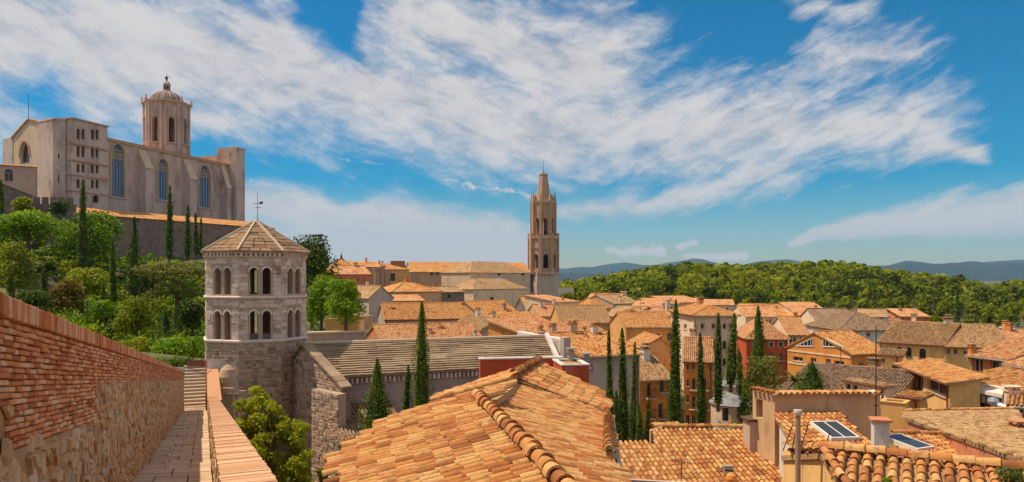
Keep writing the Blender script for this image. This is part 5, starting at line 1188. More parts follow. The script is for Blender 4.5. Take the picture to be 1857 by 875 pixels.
# ------------------------------------------------------------------ cathedral on the hill
d2 = Vector((.314, .949)).normalized(); nN = Vector((d2.y, -d2.x)); C0 = plan(194, 232)
def line_px(px, P0, d):      # distance along P0 + t d where the column px meets it
    k = (px - CX) / F; return (k * P0.y - P0.x) / (d.x - k * d.y)
ca = thing('cathedral', 'huge pale stone cathedral nave with tall blue windows standing on the hill', 'cathedral', v3(C0, 12))
zEv, zB = zat(251, 232), 8; LN = 62; mb = MB(); hs = []
for px0, px1, pt, pb in ((203, 225, 262, 358), (286, 304, 289, 363), (361, 381, 301, 377)):
    t0, t1 = line_px(px0, C0, d2), line_px(px1, C0, d2); Yc = (C0 + d2 * (t0 + t1) / 2).y; hs.append((t0, zat(pb, Yc), t1, zat(pt, Yc), 1.5))
facade(mb, C0, d2, LN, zB, zEv, hs, .9)
bw = 23; bk = Vector((-d2.y, d2.x)); facade(mb, C0 + d2 * LN, bk, bw, zB, zEv, [], .2, [(bw / 2, zEv + 2.5)]); facade(mb, C0 + d2 * LN + bk * bw, -d2, LN, zB, zEv, []); facade(mb, C0 + bk * bw, -bk, bw, zB, zEv, [], .2, [(bw / 2, zEv + 2.5)]); part('nave_wall', mb, M_CATH, ca)
N3 = Vector((nN.x, nN.y, 0)); D3 = Vector((d2.x, d2.y, 0))
for h in hs:
    t0, z0, t1, z1, ar = h; w = t1 - t0
    fm = MB()
    for k in range(1, 4): q = C0 + d2 * (t0 + w * k / 4); fm.box3(v3(q, z0) - N3 * .75 - D3 * .07, D3 * .14, N3 * .3, Zv * (z1 - z0 - (1.2 if k == 2 else 2.4)))
    for f in (.72, .80, .88): q = C0 + d2 * t0; fm.box3(v3(q, z0 + (z1 - z0) * f) - N3 * .74, D3 * w, N3 * .26, Zv * .22)
    for k in range(7): q = C0 + d2 * (t0 + w * (k + .5) / 7); fm.box3(v3(q, z0 + (z1 - z0) * .73) - N3 * .73 - D3 * .1, D3 * .2, N3 * .24, Zv * (z1 - z0) * .2 * (1 - abs(k - 3) / 7))
    wn = part('window', fm, M_WFR, ca); pm = MB(); r_ = w / 2; ry = r_ * 1.5; sp = z1 - ry; c = (t0 + t1) / 2
    pts = [(t0, z0), (t1, z0)] + [(c + r_ * math.cos(math.pi * k / 8), sp + ry * math.sin(math.pi * k / 8)) for k in range(9)]; pm.poly([v3(C0 + d2 * x, z) - N3 * .86 for x, z in pts]); part('pane', pm, M_BLUE, wn)
    sb = MB()
    for (s0, s1, e) in ((.12, .62, .3), (.75, 1.1, .12)):
        o = [(c + (r_ + s) * math.cos(math.pi * k / 10), sp + (ry + s) * math.sin(math.pi * k / 10)) for s in (s0, s1) for k in range(11)]
        for k in range(10): sb.prism([v3(C0 + d2 * x, z) + N3 * .002 for x, z in (o[k], o[k + 1], o[12 + k], o[11 + k])], N3 * e)
        for s, tt in ((-1, t0), (1, t1)): x0 = tt + (s0 if s > 0 else -s1); sb.box3(v3(C0 + d2 * x0, z0) + N3 * .002, D3 * (s1 - s0), Zv * (sp - z0), N3 * e)
    sb.box3(v3(C0 + d2 * (t0 - .9), z0 - .5), D3 * (w + 1.8), N3 * .45, Zv * .5)
    part('window_surround', sb, M_WFR, ca)
# roof and its pale cornice
R_ = [v3(C0 + nN * .9 - d2 * .5, zEv + .05), v3(C0 + nN * .9 + d2 * (LN + .2), zEv + .05), v3(C0 + d2 * (LN + .2) + bk * bw / 2, zEv + 2.7), v3(C0 - d2 * .5 + bk * bw / 2, zEv + 2.7)]
mb = MB(); mb.prism([p - Zv * .3 for p in R_], Zv * .3); R2 = [v3(C0 + bk * (bw + .9) - d2 * .5, zEv + .05), v3(C0 + bk * (bw + .9) + d2 * LN, zEv + .05), R_[2], R_[3]]; mb.prism([p - Zv * .3 for p in R2], Zv * .3); part('roof', mb, MT['tan'][0], ca)
mb = MB(); mb.box3(v3(C0 - d2 * .2, zEv - .7) + N3 * .003, D3 * LN, N3 * .75, Zv * .5); part('cornice', mb, MP['palestone'], ca)
for px, L_, T, dz0, dz1 in ((249, 3.6, 3.2, -1.6, -8.0), (331, 3.6, 3.2, -1.6, -9.0), (399, 3.2, 2.6, -.2, -10)):
    t = line_px(px, C0, d2); q = C0 + d2 * t; A_ = [v3(q, zB), v3(q + nN * L_, zB), v3(q + nN * L_, zEv + dz1), v3(q, zEv + dz0)]; mb = MB(); mb.prism([p for p in A_], D3 * T); part('buttress', mb, M_CATH, ca)
    mb = MB(); s = A_[2] - A_[3]; sn = s.cross(D3).normalized(); sn = sn if sn.z > 0 else -sn; mb.prism([A_[3] - D3 * .1, A_[2] - D3 * .1 + s.normalized() * .2, A_[2] - D3 * .1 + s.normalized() * .2 + sn * .3, A_[3] - D3 * .1 + sn * .3], D3 * (T + .2)); part('buttress_coping', mb, MP['palestone'], ca)
t = line_px(401, C0, d2) + 3.5; q = C0 + d2 * t; zw = zat(270, q.y); mb = MB(); mb.box3(v3(q - nN * 5, zB), N3 * 9.4, D3 * 5, Zv * (zw - zB)); part('west_front', mb, M_CATH, ca)
mb = MB(); mb.box3(v3(q - nN * 5.2, zw), N3 * 9.8, D3 * 5.4, Zv * .5); part('west_cornice', mb, MP['palestone'], ca)
mb = MB(); mb.box3(v3(q - nN * 14, zB), N3 * 9, D3 * 4, Zv * (zat(281, q.y) - zB)); part('west_wall', mb, M_CATH, ca)
# romanesque tower with four storeys of paired windows
rt = thing('romanesque_tower', 'square stone tower with four rows of paired dark windows on the cathedral flank', 'tower', v3(plan(160, 222), 12))
Ct = C0 + nN * 2.6; t0, t1 = line_px(131, Ct, d2), line_px(195, Ct, d2); P0 = Ct + d2 * t0; LT = t1 - t0; zt = zat(216, P0.y); hs = []; P0v = Vector((P0.x, P0.y, 0)); nf = Vector((d2.y, -d2.x, 0))
for row, hgt in ((243, 19), (275, 20), (305, 16), (333, 16)):
    for px in (142, 151, 168, 176.5): hs.append((*hole_px(P0, d2, LT, (px, row + (px - 142) * .045, 5.6, hgt)), 1.0))
hs.append((*hole_px(P0, d2, LT, (174, 361, 11, 14)), 1.0))
mb = MB(); facade(mb, P0, d2, LT, 8, zt, hs, .8); facade(mb, P0 + d2 * LT, bk, 9, 8, zt, []); facade(mb, P0 + d2 * LT + bk * 9, -d2, LT, 8, zt, []); facade(mb, P0 + bk * 9, -bk, 9, 8, zt, []); mb.poly([v3(p, zt) for p in (P0, P0 + d2 * LT, P0 + d2 * LT + bk * 9, P0 + bk * 9)]); part('shaft', mb, M_CATH, rt)
for h in hs: win_unit(rt, P0, d2, h, 'o', .7, M_WFR, M_DARK)
for row in (262, 292, 319, 348): mb = MB(); z = zat(row, P0.y + 1); mb.box3(v3(P0 - d2 * .15, z) + N3 * .003, D3 * (LT + .3), N3 * .3, Zv * .28); mb.box3(v3(P0 - d2 * .15, z) - D3 * .15, D3 * .15, -N3 * 9, Zv * .28); part('string_course', mb, MP['stone'], rt)
for i in range(13): mb = MB(); mb.box3(v3(P0 + d2 * (LT * (i + .25) / 13), zat(262, P0.y + 1) - .42), D3 * .35, N3 * .22, Zv * .415); mb.box3(v3(P0 + d2 * (LT * (i + .25) / 13), zat(292, P0.y + 1) - .42), D3 * .35, N3 * .22, Zv * .415); part('corbel', mb, MP['stone'], rt)
mb = MB(); mb.box3(v3(P0 - d2 * .35, zt) + N3 * .35, D3 * (LT + .7), -N3 * 9.7, Zv * .45); part('cornice', mb, MP['stone'], rt)
# corner turret and gabled east end
et = thing('cathedral_turret', 'broad plain polygonal stone turret left of the tower with paired windows', 'tower', v3(plan(95, 220), 12))
fp = [plan(68, 221), plan(96, 216), plan(119, 217.5), plan(126, 224), plan(112, 232), plan(70, 232)]; mb = MB(); mb.prism([v3(p, 8) for p in fp], Zv * (zat(218, 217) - 8)); part('turret_wall', mb, M_CATH, et); mb = MB(); c = sum(fp, Vector((0, 0))) / 6; mb.frustum([v3(c + (p - c) * 1.03, zat(218, 217)) for p in fp], [v3(c + (p - c) * 1.03, zat(218, 217) + .5) for p in fp]); part('cap', mb, MP['palestone'], et)
mb = MB(); q = at(104, 332, 216.6); mb.box3(q, Vector((.5, 0, 0)), Vector((0, .4, 0)), Zv * 2.4); q = at(103, 288, 216.6); mb.box3(q, Vector((.7, 0, 0)), Vector((0, .4, 0)), Zv * 1.5); part('slit_window', mb, M_DARK, et)
ee = thing('cathedral_gable', 'sunlit gabled end of the cathedral with a pointed arch window', 'building', v3(plan(48, 228), 12))
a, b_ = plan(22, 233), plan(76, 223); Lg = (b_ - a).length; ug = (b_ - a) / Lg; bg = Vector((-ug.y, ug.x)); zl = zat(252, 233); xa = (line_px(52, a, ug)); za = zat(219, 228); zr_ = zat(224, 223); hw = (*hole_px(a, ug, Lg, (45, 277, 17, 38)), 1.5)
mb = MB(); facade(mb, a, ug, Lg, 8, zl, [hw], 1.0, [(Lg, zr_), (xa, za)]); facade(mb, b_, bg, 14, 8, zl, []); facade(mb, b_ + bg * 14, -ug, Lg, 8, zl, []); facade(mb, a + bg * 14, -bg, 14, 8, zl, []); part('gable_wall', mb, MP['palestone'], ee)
win_unit(ee, a, ug, hw, 'o', .9, M_WFR, M_PANE)
A3, C3_, B3 = v3(a, zl), v3(a + ug * xa, za), v3(b_, zr_); K3 = Vector((bg.x, bg.y, 0)); up = Zv * .5
mb = MB(); mb.prism([A3 - K3 * .4, C3_ - K3 * .4, C3_ - K3 * .4 + up, A3 - K3 * .4 + up], K3 * 14); mb.prism([C3_ - K3 * .4, B3 - K3 * .4, B3 - K3 * .4 + up, C3_ - K3 * .4 + up], K3 * 14); part('roof', mb, MT['tan'][0], ee)
mb = MB(); c = (hw[0] + hw[2]) / 2; r_ = (hw[2] - hw[0]) / 2; ry = r_ * 1.5; sp = hw[3] - ry; o = [(c + (r_ + s) * math.cos(math.pi * k / 10), sp + (ry + s) * math.sin(math.pi * k / 10)) for s in (.05, .7) for k in range(11)]; ng = Vector((ug.y, -ug.x, 0))
for k in range(10): mb.prism([v3(a + ug * x, z) + ng * .003 for x, z in (o[k], o[k + 1], o[12 + k], o[11 + k])], ng * .3)
part('arch_moulding', mb, MP['stone'], ee)
mb = MB(); q = plan(5, 236); mb.prism([v3(p, 8) for p in (q, plan(23, 232.5), plan(24, 240), plan(6, 243))], Zv * (zat(253, 236) - 8)); part('side_block', mb, M_CATH, ee)
mb = MB(); mb.tube(at(52, 219, 229), at(51, 168, 229), .09, .04, 6); part('mast', mb, M_IRON, ee)
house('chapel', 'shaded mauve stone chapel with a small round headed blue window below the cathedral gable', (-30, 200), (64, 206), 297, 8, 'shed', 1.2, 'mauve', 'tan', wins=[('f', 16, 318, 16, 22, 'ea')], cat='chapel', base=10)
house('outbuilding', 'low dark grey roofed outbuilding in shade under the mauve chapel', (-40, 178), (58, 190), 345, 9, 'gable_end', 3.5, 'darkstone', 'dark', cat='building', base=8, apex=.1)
# belfry with dome
bt = thing('cathedral_belfry', 'octagonal baroque belfry with ribbed dome lantern and statue rising over the cathedral roof', 'tower', v3(plan(302, 272), 40))
Bc = plan(302.5, 272); apb = 7.35; ab = math.atan2(-Bc.y, -Bc.x) + R(13)
def bring(ap, z): return [v3(Bc + Vector((math.cos(ab + R(22.5 + 45 * k)), math.sin(ab + R(22.5 + 45 * k)))) * ap / math.cos(R(22.5)), z) for k in range(8)]
zb0, zb1 = 44, zat(191, 272); FB = 2 * apb * math.tan(R(22.5)); mb = MB()
for k in range(8):
    n_ = Vector((math.cos(ab + R(45 * k)), math.sin(ab + R(45 * k)))); u_ = Vector((-n_.y, n_.x)); Pq = Bc + n_ * apb - u_ * FB / 2; h_ = [(FB / 2 - 1.05, zat(262, 270), FB / 2 + 1.05, zat(217, 270), 1.0)]
    facade(mb, Pq, u_, FB, zb0, zb1, h_, 1.6)
    if n_.dot(-Bc.normalized()) > -.1:
        N_ = Vector((n_.x, n_.y, 0)); U_ = Vector((u_.x, u_.y, 0)); pb = MB()
        for x in (.15, FB - 1.15): pb.box3(v3(Pq + u_ * x, zb0) + N_ * .003, U_ * 1.0, N_ * .45, Zv * (zb1 - zb0 - 1.2)); pb.box3(v3(Pq + u_ * (x - .12), zb1 - 1.2) + N_ * .003, U_ * 1.24, N_ * .6, Zv * .7)
        part('pilaster', pb, M_CATH, bt)
        sb = MB(); h = h_[0]
        for x in (h[0] - .4, h[2] + .05): sb.box3(v3(Pq + u_ * x, h[1]) + N_ * .003, U_ * .35, N_ * .25, Zv * (h[3] - h[1] - 1.0))
        sb.box3(v3(Pq + u_ * (h[0] - .7), h[3] + .3) + N_ * .003, U_ * (h[2] - h[0] + 1.4), N_ * .4, Zv * .35); sb.box3(v3(Pq + u_ * (h[0] - .7), h[1] - .4) + N_ * .003, U_ * (h[2] - h[0] + 1.4), N_ * .7, Zv * .4); part('opening_surround', sb, M_WFR, bt)
        bl = MB(); bq = Pq + u_ * (FB / 2); bl.lathe(v3(bq, zat(252, 270)) - N_ * .8, [(.7, 0), (.62, .25), (.45, .9), (.3, 1.5), (.05, 1.7)], 10); bl.tube(v3(bq, zat(252, 270) + 1.7) - N_ * .8, v3(bq, zat(230, 270)) - N_ * .8, .12); part('bell', bl, M_RUST, bt)
part('shaft', mb, M_CATH, bt)
mb = MB(); mb.frustum(bring(apb + .15, 50.0), bring(apb + .15, 50.5)); mb.frustum(bring(apb + .1, zb1 - .5), bring(apb + .9, zb1)); mb.frustum(bring(apb + .95, zb1 + .003), bring(apb + .95, zb1 + .5)); part('cornice', mb, M_CATH, bt)
for k, p in enumerate(bring(apb + .55, zb1 + .5)): mb = MB(); mb.lathe(p, [(.5, 0), (.5, .7), (.3, .9), (.42, 1.3), (.2, 1.8), (.02, 2.2)], 8); part('pinnacle', mb, M_CATH, bt)
prof_d = [(6.0, 0), (5.9, .75), (5.4, 1.8), (4.5, 2.9), (3.2, 3.8), (1.9, 4.35), (1.5, 4.5)]; zd = zb1 + .5; mb = MB(); mb.lathe(v3(Bc, zd), prof_d, 16, ab); part('dome', mb, MP['darkstone'], bt, smooth=True)
for k in range(16):
    a_ = ab + R(22.5 * k); mb = MB(); pts = [v3(Bc, zd + z) + Vector((math.cos(a_), math.sin(a_), 0)) * (rr + .08) for rr, z in prof_d]
    for p, q in zip(pts[:-1], pts[1:]): mb.tube(p, q, .16, n=5)
    part('dome_rib', mb, M_CATH, bt)
mb = MB(); zl_ = zd + 4.4; mb.lathe(v3(Bc, zl_), [(1.7, 0), (1.7, .4), (1.15, .5), (1.15, 2.6), (1.5, 2.7), (1.4, 3.0), (1.0, 3.7), (.5, 4.1), (.3, 4.3)], 8, ab); part('lantern', mb, M_CATH, bt)
mb = MB()
for k in range(8): a_ = ab + R(45 * k); q = v3(Bc, zl_ + .8) + Vector((math.cos(a_), math.sin(a_), 0)) * 1.1; mb.box((q.x, q.y, q.z + .7), (.12, .5, 1.4), a_)
part('lantern_window', mb, M_DARK, bt)
mb = MB(); zs = zl_ + 4.2; mb.lathe(v3(Bc, zs), [(.35, 0), (.32, .5), (.42, 1.0), (.36, 1.5), (.14, 1.75), (.2, 1.95), (.14, 2.2), (.02, 2.3)], 8); q = v3(Bc, zs + 1.4); mb.tube(q, q + Vector((1.3, 0, .5)), .09, n=6); mb.prism([q + Vector((-.2, 0, .2)), q + Vector((-.9, 0, .1)), q + Vector((-.7, 0, -.6)), q + Vector((-.15, 0, -.5))], (0, .1, 0)); mb.tube(q + Vector((0, 0, .5)), q + Vector((0, 0, 2.8)), .04, n=5); part('statue', mb, M_IRON, bt)

# retaining wall with its long roof, battlements
house('rampart_range', 'long low stone range with thin tiled roof crowning the dark wall under the cathedral', (128, 199), (498, 262), 386, 8, 'shed', 2.3, 'darkstone', 'tan', cat='building', base=2, wins=[('f', 408, 407, 6, 10, 'o'), ('f', 250, 401, 5, 7, 'o'), ('f', 330, 402, 5, 8, 'o'), ('f', 205, 398, 6, 6, 'o')], seed=4)
bw_ = thing('battlement_wall', 'dark weathered wall with square battlements below the polygonal turret', 'wall', at(98, 400, 196)); a, b_ = plan(58, 196), plan(134, 197); d_ = (b_ - a); L_ = d_.length; d_ /= L_; D_ = Vector((d_.x, d_.y, 0)); mb = MB(); zw = zat(370, 196); mb.box3(v3(a, 4), D_ * L_, Vector((0, 1.2, 0)), Zv * (zw - 4)); part('wall', mb, MP['darkstone'], bw_)
for i in range(5): mb = MB(); mb.box3(v3(a + d_ * (L_ * (i + .15) / 5), zw), D_ * (L_ / 5 * .55), Vector((0, 1.0, 0)), Zv * 1.9); part('merlon', mb, MP['darkstone'], bw_)

# ------------------------------------------------------------------ slim church tower with truncated spire
sf = thing('spire_tower', 'slender stone church tower with pinnacles and a truncated spire above the old town', 'tower', v3(plan(985, 320), -20)); S = plan(985.5, 320); q8 = R(90 + 22.5)
def sr(r, z, n=8, rot=q8): return [v3(S + Vector((math.cos(rot + 2 * math.pi * k / n), math.sin(rot + 2 * math.pi * k / n))) * r, z) for k in range(n)]
Z = lambda py: zat(py, 320); px = 320 / F
mb = MB(); rot = R(20); 
base = [v3(S + Vector((math.cos(rot + R(45) + math.pi / 2 * k), math.sin(rot + R(45) + math.pi / 2 * k))) * 27 * px * 1.12, -22) for k in range(4)]
mb.frustum(base, [p + Zv * (Z(497) + 22) for p in base]); part('base', mb, MP['grey'], sf)
mb = MB(); mb.frustum([p + Zv * (Z(498) + 22) for p in [S.to_3d() * 0 + (p - Vector((0, 0, 0))) for p in base]], [p * 1.0 + Zv * (Z(494) + 22) for p in base]); part('base_course', mb, MP['palestone'], sf)
mb = MB(); ap2 = 24 * px; f8 = 2 * ap2 * math.tan(R(22.5)); rt_ = R(-90 + 8)
def oct_stage(mb, ap, z0, z1, holes_of, dpt, target=None):
    fw = 2 * ap * math.tan(R(22.5))
    for k in range(8):
        n_ = Vector((math.cos(rt_ + R(45 * k)), math.sin(rt_ + R(45 * k)))); u_ = Vector((-n_.y, n_.x)); facade(mb, S + n_ * ap - u_ * fw / 2, u_, fw, z0, z1, holes_of(fw), dpt)
oct_stage(mb, ap2, Z(497), Z(430), lambda w: [(w / 2 - 1.15, Z(487), w / 2 + 1.15, Z(462), 1.4)], 1.2); part('lower_stage', mb, MP['stone'], sf)
mb = MB(); oct_stage(mb, 19.5 * px, Z(432), Z(368), lambda w: [(w / 2 - .95, Z(428), w / 2 + .95, Z(397), 1.5)], .7); part('belfry_stage', mb, MP['stone'], sf)
mb = MB()
def oq(ap, z): return [v3(S + Vector((math.cos(rt_ + R(22.5 + 45 * k)), math.sin(rt_ + R(22.5 + 45 * k)))) * ap / math.cos(R(22.5)), z) for k in range(8)]
for z0, z1, ap in ((Z(498), Z(494), 27 * px), (Z(434), Z(429), 26 * px), (Z(370), Z(366), 21 * px), (Z(452), Z(450), 24.6 * px)): mb.frustum(oq(ap, z0), oq(ap + .3, z1))
part('string_course', mb, MP['palestone'], sf)
mb = MB(); mb.frustum(oq(14.5 * px, Z(368)), oq(13.2 * px, Z(364)), cap=False); mb.frustum(oq(13.2 * px, Z(364)), oq(6.6 * px, Z(318)), cap=True); mb.frustum(oq(7.6 * px, Z(319)), oq(7.6 * px, Z(316))); part('spire', mb, MP['stone'], sf)
for k in range(8):
    a_ = rt_ + R(22.5 + 45 * k); n_ = Vector((math.cos(a_), math.sin(a_))); N_ = Vector((n_.x, n_.y, 0)); mb = MB(); c = S + n_ * 25.5 * px; mb.box((c.x, c.y, (Z(497) + Z(424)) / 2), (1.5, 1.5, Z(424) - Z(497)), a_); part('buttress', mb, MP['stone'], sf)
    mb = MB(); c = S + n_ * 21.5 * px; mb.box((c.x, c.y, (Z(430) + Z(368)) / 2), (1.15, 1.15, Z(368) - Z(430)), a_); mb.frustum(mb.ring((c.x, c.y, Z(368)), .85, 4, a_ + R(45)), mb.ring((c.x, c.y, Z(349)), .1, 4, a_ + R(45))); part('pinnacle', mb, MP['stone'], sf)
for k in range(8): a_ = rt_ + R(45 * k); n_ = Vector((math.cos(a_), math.sin(a_))); c = S + n_ * 15.5 * px; mb = MB(); mb.frustum(mb.ring((c.x, c.y, Z(367)), 1.3, 3, a_ + R(180)), mb.ring((c.x, c.y, Z(352)), .08, 3, a_ + R(180))); part('gablet', mb, MP['stone'], sf)
mb = MB(); mb.tube(v3(S, Z(317)), v3(S, Z(292)), .12, .05, 6); part('lightning_rod', mb, M_IRON, sf)
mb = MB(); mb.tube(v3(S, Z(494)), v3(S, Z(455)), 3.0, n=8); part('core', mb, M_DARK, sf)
for k in range(4): bl = MB(); c = S + Vector((math.cos(R(30 + 90 * k)), math.sin(R(30 + 90 * k)))) * 1.6; bl.lathe(v3(c, Z(424)), [(.75, 0), (.6, .3), (.4, .9), (.1, 1.2)], 8); part('bell', bl, M_IRON, sf)
# ------------------------------------------------------------------ buildings of the old town, far to near
H = house
def wl(face, xs, y, w, h, st='w', dy=0.0): return [(face, x, y + dy * (x - xs[0]), w, h, st) for x in xs]
H('church_nave', 'long church nave with tan roof and small square windows left of the spire tower', (748, 300), (962, 318), 493, 18, 'gable', 4.3, 'stone', 'tan', wins=wl('f', (783, 793, 805, 818, 836, 850), 496.5, 5, 5, 'o'), cat='church', base=-30)
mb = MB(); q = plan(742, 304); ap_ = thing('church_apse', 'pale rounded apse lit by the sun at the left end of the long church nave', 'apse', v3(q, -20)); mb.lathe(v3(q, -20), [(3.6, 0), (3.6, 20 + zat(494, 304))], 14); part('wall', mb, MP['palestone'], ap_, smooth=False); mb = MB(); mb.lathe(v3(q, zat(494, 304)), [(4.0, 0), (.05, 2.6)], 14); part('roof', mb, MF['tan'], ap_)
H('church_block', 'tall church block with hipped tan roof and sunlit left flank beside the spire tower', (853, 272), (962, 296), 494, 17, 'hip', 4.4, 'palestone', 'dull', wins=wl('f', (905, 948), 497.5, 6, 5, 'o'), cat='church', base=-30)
H('church_annex', 'cream church annex with low hipped roof and a small round window below the church block', (859, 242), (956, 262), 524, 13, 'hip', 3.4, 'cream', 'dull', wins=[('f', 892, 543, 8, 8, 'ea')], cat='church', base=-30, over=.5)
H('stone_house', 'dark little gabled house tucked under the foot of the spire tower', (955, 215), (1003, 218), 561, 10, 'gable', 3.6, 'darkstone', 'tan', base=-25)
H('town_house', 'low house with red brown roof right of the dark gabled house under the spire tower', (978, 180), (1032, 183), 573, 9, 'gable', 2.6, 'tan', 'red', base=-25)
H('hill_house', 'long pinkish house with low tiled roof behind the round green tree', (583, 200), (673, 207), 497, 14, 'gable', 2.4, 'salmon', 'red', wins=wl('f', (634, 650, 662), 508, 4, 6), base=-15)
pv = H('roof_pavilion', 'square rooftop pavilion with a pyramid roof behind the pinkish house', (598, 222), (641, 224), 485, 7.4, 'hip', 3.0, 'stone', 'tan', base=-10, cat='pavilion'); mb = MB(); q = at(619, 463, 226); mb.tube(q, q - Zv * 1.0, .3, .3); mb.tube(q, q + Zv * 1.3, .1, .03); part('finial', mb, M_IRON, pv)
H('town_house', 'dark stone house with flat brown roofs right of the pyramid roofed pavilion', (640, 236), (690, 240), 484, 12, 'gable', 1.8, 'stone', 'tan', wins=wl('f', (655, 672), 497, 4, 6), base=-15)
H('brick_block', 'small square brick turret on the skyline left of the long nave roof', (708, 262), (731, 262), 474, 5, 'flat', .6, 'brick', base=-10, cat='turret')
H('town_house', 'stone house with low tan roof joining the left end of the long church nave', (688, 255), (742, 262), 488, 10, 'gable', 2.0, 'ochre', 'tan', wins=wl('f', (712,), 503, 9, 14, 'o'), base=-20)
ru = thing('ruined_columns', 'row of broken stone piers standing before the stone houses left of the church', 'ruin', at(692, 530, 225))
for px_, w_, y0 in ((684, 9, 490), (694, 7, 486), (703, 9, 493)): mb = MB(); q = plan(px_, 226); mb.box((q.x, q.y, (zat(y0, 226) - 14) / 2), (w_ * 226 / F, 1.6, zat(y0, 226) + 14), .3); mb.box((q.x, q.y, zat(y0, 226) + .3), (w_ * 226 / F + .5, 2.0, .6), .3); part('pier', mb, MP['stone'], ru)
H('town_house', 'tan roofed house with an arched dark opening in front of the church nave', (712, 186), (800, 194), 529, 14, 'hip', 2.6, 'tan', 'tan', wins=[('f', 738, 540, 14, 14, 'oa')], base=-25)
H('town_house', 'low house with a red lower roof below the arched opening', (706, 172), (768, 175), 546, 7, 'shed', 1.2, 'ochre', 'red', base=-25)
H('stone_house', 'grey stone gable house behind the round green tree at the edge of the town', (669, 166), (713, 170), 540, 12, 'gable_end', 2.6, 'grey', 'dull', base=-25)
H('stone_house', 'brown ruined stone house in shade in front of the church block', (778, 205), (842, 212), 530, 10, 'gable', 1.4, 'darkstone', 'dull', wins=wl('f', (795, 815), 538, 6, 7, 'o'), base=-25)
H('long_house', 'long house with wide tan roof above a shaded wall in the town middle', (698, 126), (873, 131), 579, 11, 'gable', 2.5, 'mauve', 'tan', wins=wl('f', (820, 858), 592, 8, 10, 'w'), base=-25, chim=[(712, 558, 7, 9, 130)])
H('long_house', 'second tan roof with one chimney right of the long roofed house', (876, 130), (946, 136), 575, 11, 'gable', 2.6, 'stone', 'tan', base=-25, chim=[(914, 549, 7, 16, 136, 'stone')])
H('stone_house', 'shaded gable fronted house between the long tan roofs', (872, 112), (934, 116), 600, 9, 'gable_end', 1.9, 'mauve', 'dull', base=-25)
H('town_house', 'ochre house with slatted tan roof below the dark gabled house', (930, 112), (1002, 115), 590, 9, 'shed', 1.4, 'ochre', 'tan', wins=wl('f', (950, 972), 602, 6, 9), base=-25)
H('low_house', 'low salmon pink roofed house just behind the striped church roof', (692, 88), (872, 93), 617, 9, 'gable', 1.5, 'salmon', 'red', base=-20, chim=[(780, 595, 7, 13, 92), (800, 590, 7, 12, 94), (862, 598, 5, 18, 90, 'white')])
H('low_house', 'low orange roofed house behind the white boundary wall', (948, 84), (1026, 88), 605, 7, 'shed', 1.2, 'orange', 'red', base=-20, chim=[(980, 590, 8, 22, 86, 'tan'), (1002, 586, 12, 28, 86, 'tan')])
H('town_house', 'narrow cream wall house at the right of the round green tree', (660, 108), (676, 110), 575, 6, 'flat', .6, 'tan', base=-22)
rw = thing('garden_wall', 'tan terrace wall with a pale ledge under the round green tree', 'wall', at(620, 620, 98)); a, b_ = plan(556, 97), plan(664, 100); mb = MB(); mb.box3(v3(a, -16), v3(b_ - a, 0), Vector((0, .8, 0)), Zv * (16 + zat(606, 97))); part('wall', mb, MP['mauve'], rw); mb = MB(); mb.box3(v3(a, zat(606, 97)) - Vector((0, .2, 0)), v3(b_ - a, 0), Vector((0, 1.2, 0)), Zv * .25); part('ledge', mb, MP['cream'], rw)
mb = MB(); a, b_ = plan(590, 103), plan(650, 105); mb.box3(v3(a, -14), v3(b_ - a, 0), Vector((0, .6, 0)), Zv * (14 + zat(578, 104))); solo('terrace_wall', mb, MP['ochre'], 'ochre wall behind the trunk of the round green tree', 'wall')

# centre right
H('chimney_house', 'house under a broad olive brown roof dotted with small chimneys', (1016, 140), (1108, 140.5), 585, 17, 'gable', 2.9, 'ochre', 'dull', wins=wl('f', (1083,), 594, 12, 7), chim=[(1031, 556, 6, 8, 150, 'orange'), (1062, 554, 5, 9, 152, 'orange'), (1079, 557, 6, 9, 150, 'cream'), (1097, 562, 5, 9, 148, 'cream')])
H('ochre_house', 'ochre yellow house with pale flat looking roof and a dark door behind the cypresses', (1135, 117), (1224, 117.5), 593, 13, 'gable', 2.0, 'ochre', 'tan', wins=[('f', 1173, 613, 9, 17), ('f', 1214, 611, 8, 14), ('f', 1194, 609, 6, 6)], chim=[(1144, 564, 9, 14, 124), (1183, 569, 10, 9, 126)])
H('orange_house', 'small orange walled house with blue door below the olive brown roof', (1022, 108), (1102, 110), 607, 8, 'shed', 1.2, 'ochre', 'red', wins=[('f', 1096, 606, 9, 10)], chim=[(1060, 592, 6, 14, 108, 'grey')])
H('grey_house', 'tall pale grey house front with tan roof behind the left cypress group', (1052, 64), (1160, 66.5), 646, 12, 'gable', 1.5, 'grey', 'tan', base=-20, wins=wl('f', (1070,), 668, 10, 12), seed=8)
H('cream_house', 'three storey cream and grey house with cornice and flat roofline behind the tallest right cypress', (1258, 104), (1336, 104), 571, 15, 'hip', 1.1, 'cream', 'tan', wins=wl('f', (1274, 1294, 1314, 1325), 592, 5.5, 9, 'e') + wl('f', (1274, 1294, 1314), 626, 6.5, 15, 'b') + wl('l', (1243, 1222), 593, 5, 9, 'e') + wl('l', (1243, 1222), 615, 5, 9, 'e') + wl('f', (1274, 1294, 1314), 657, 6.5, 13, 'e'), cornice=True, over=.5)
H('orange_house', 'tall orange apartment house with brown roof and rows of dark windows behind the stubby cypresses', (1160, 78), (1216, 79.2), 687, 8, 'gable', 2.0, 'orange', 'dull', base=-20, wins=wl('f', (1177,), 708, 7, 26, 'b') + wl('f', (1200,), 700, 7, 22, 'b') + wl('f', (1176, 1198), 745, 8, 26, 'b') + wl('f', (1203,), 772, 10, 20))
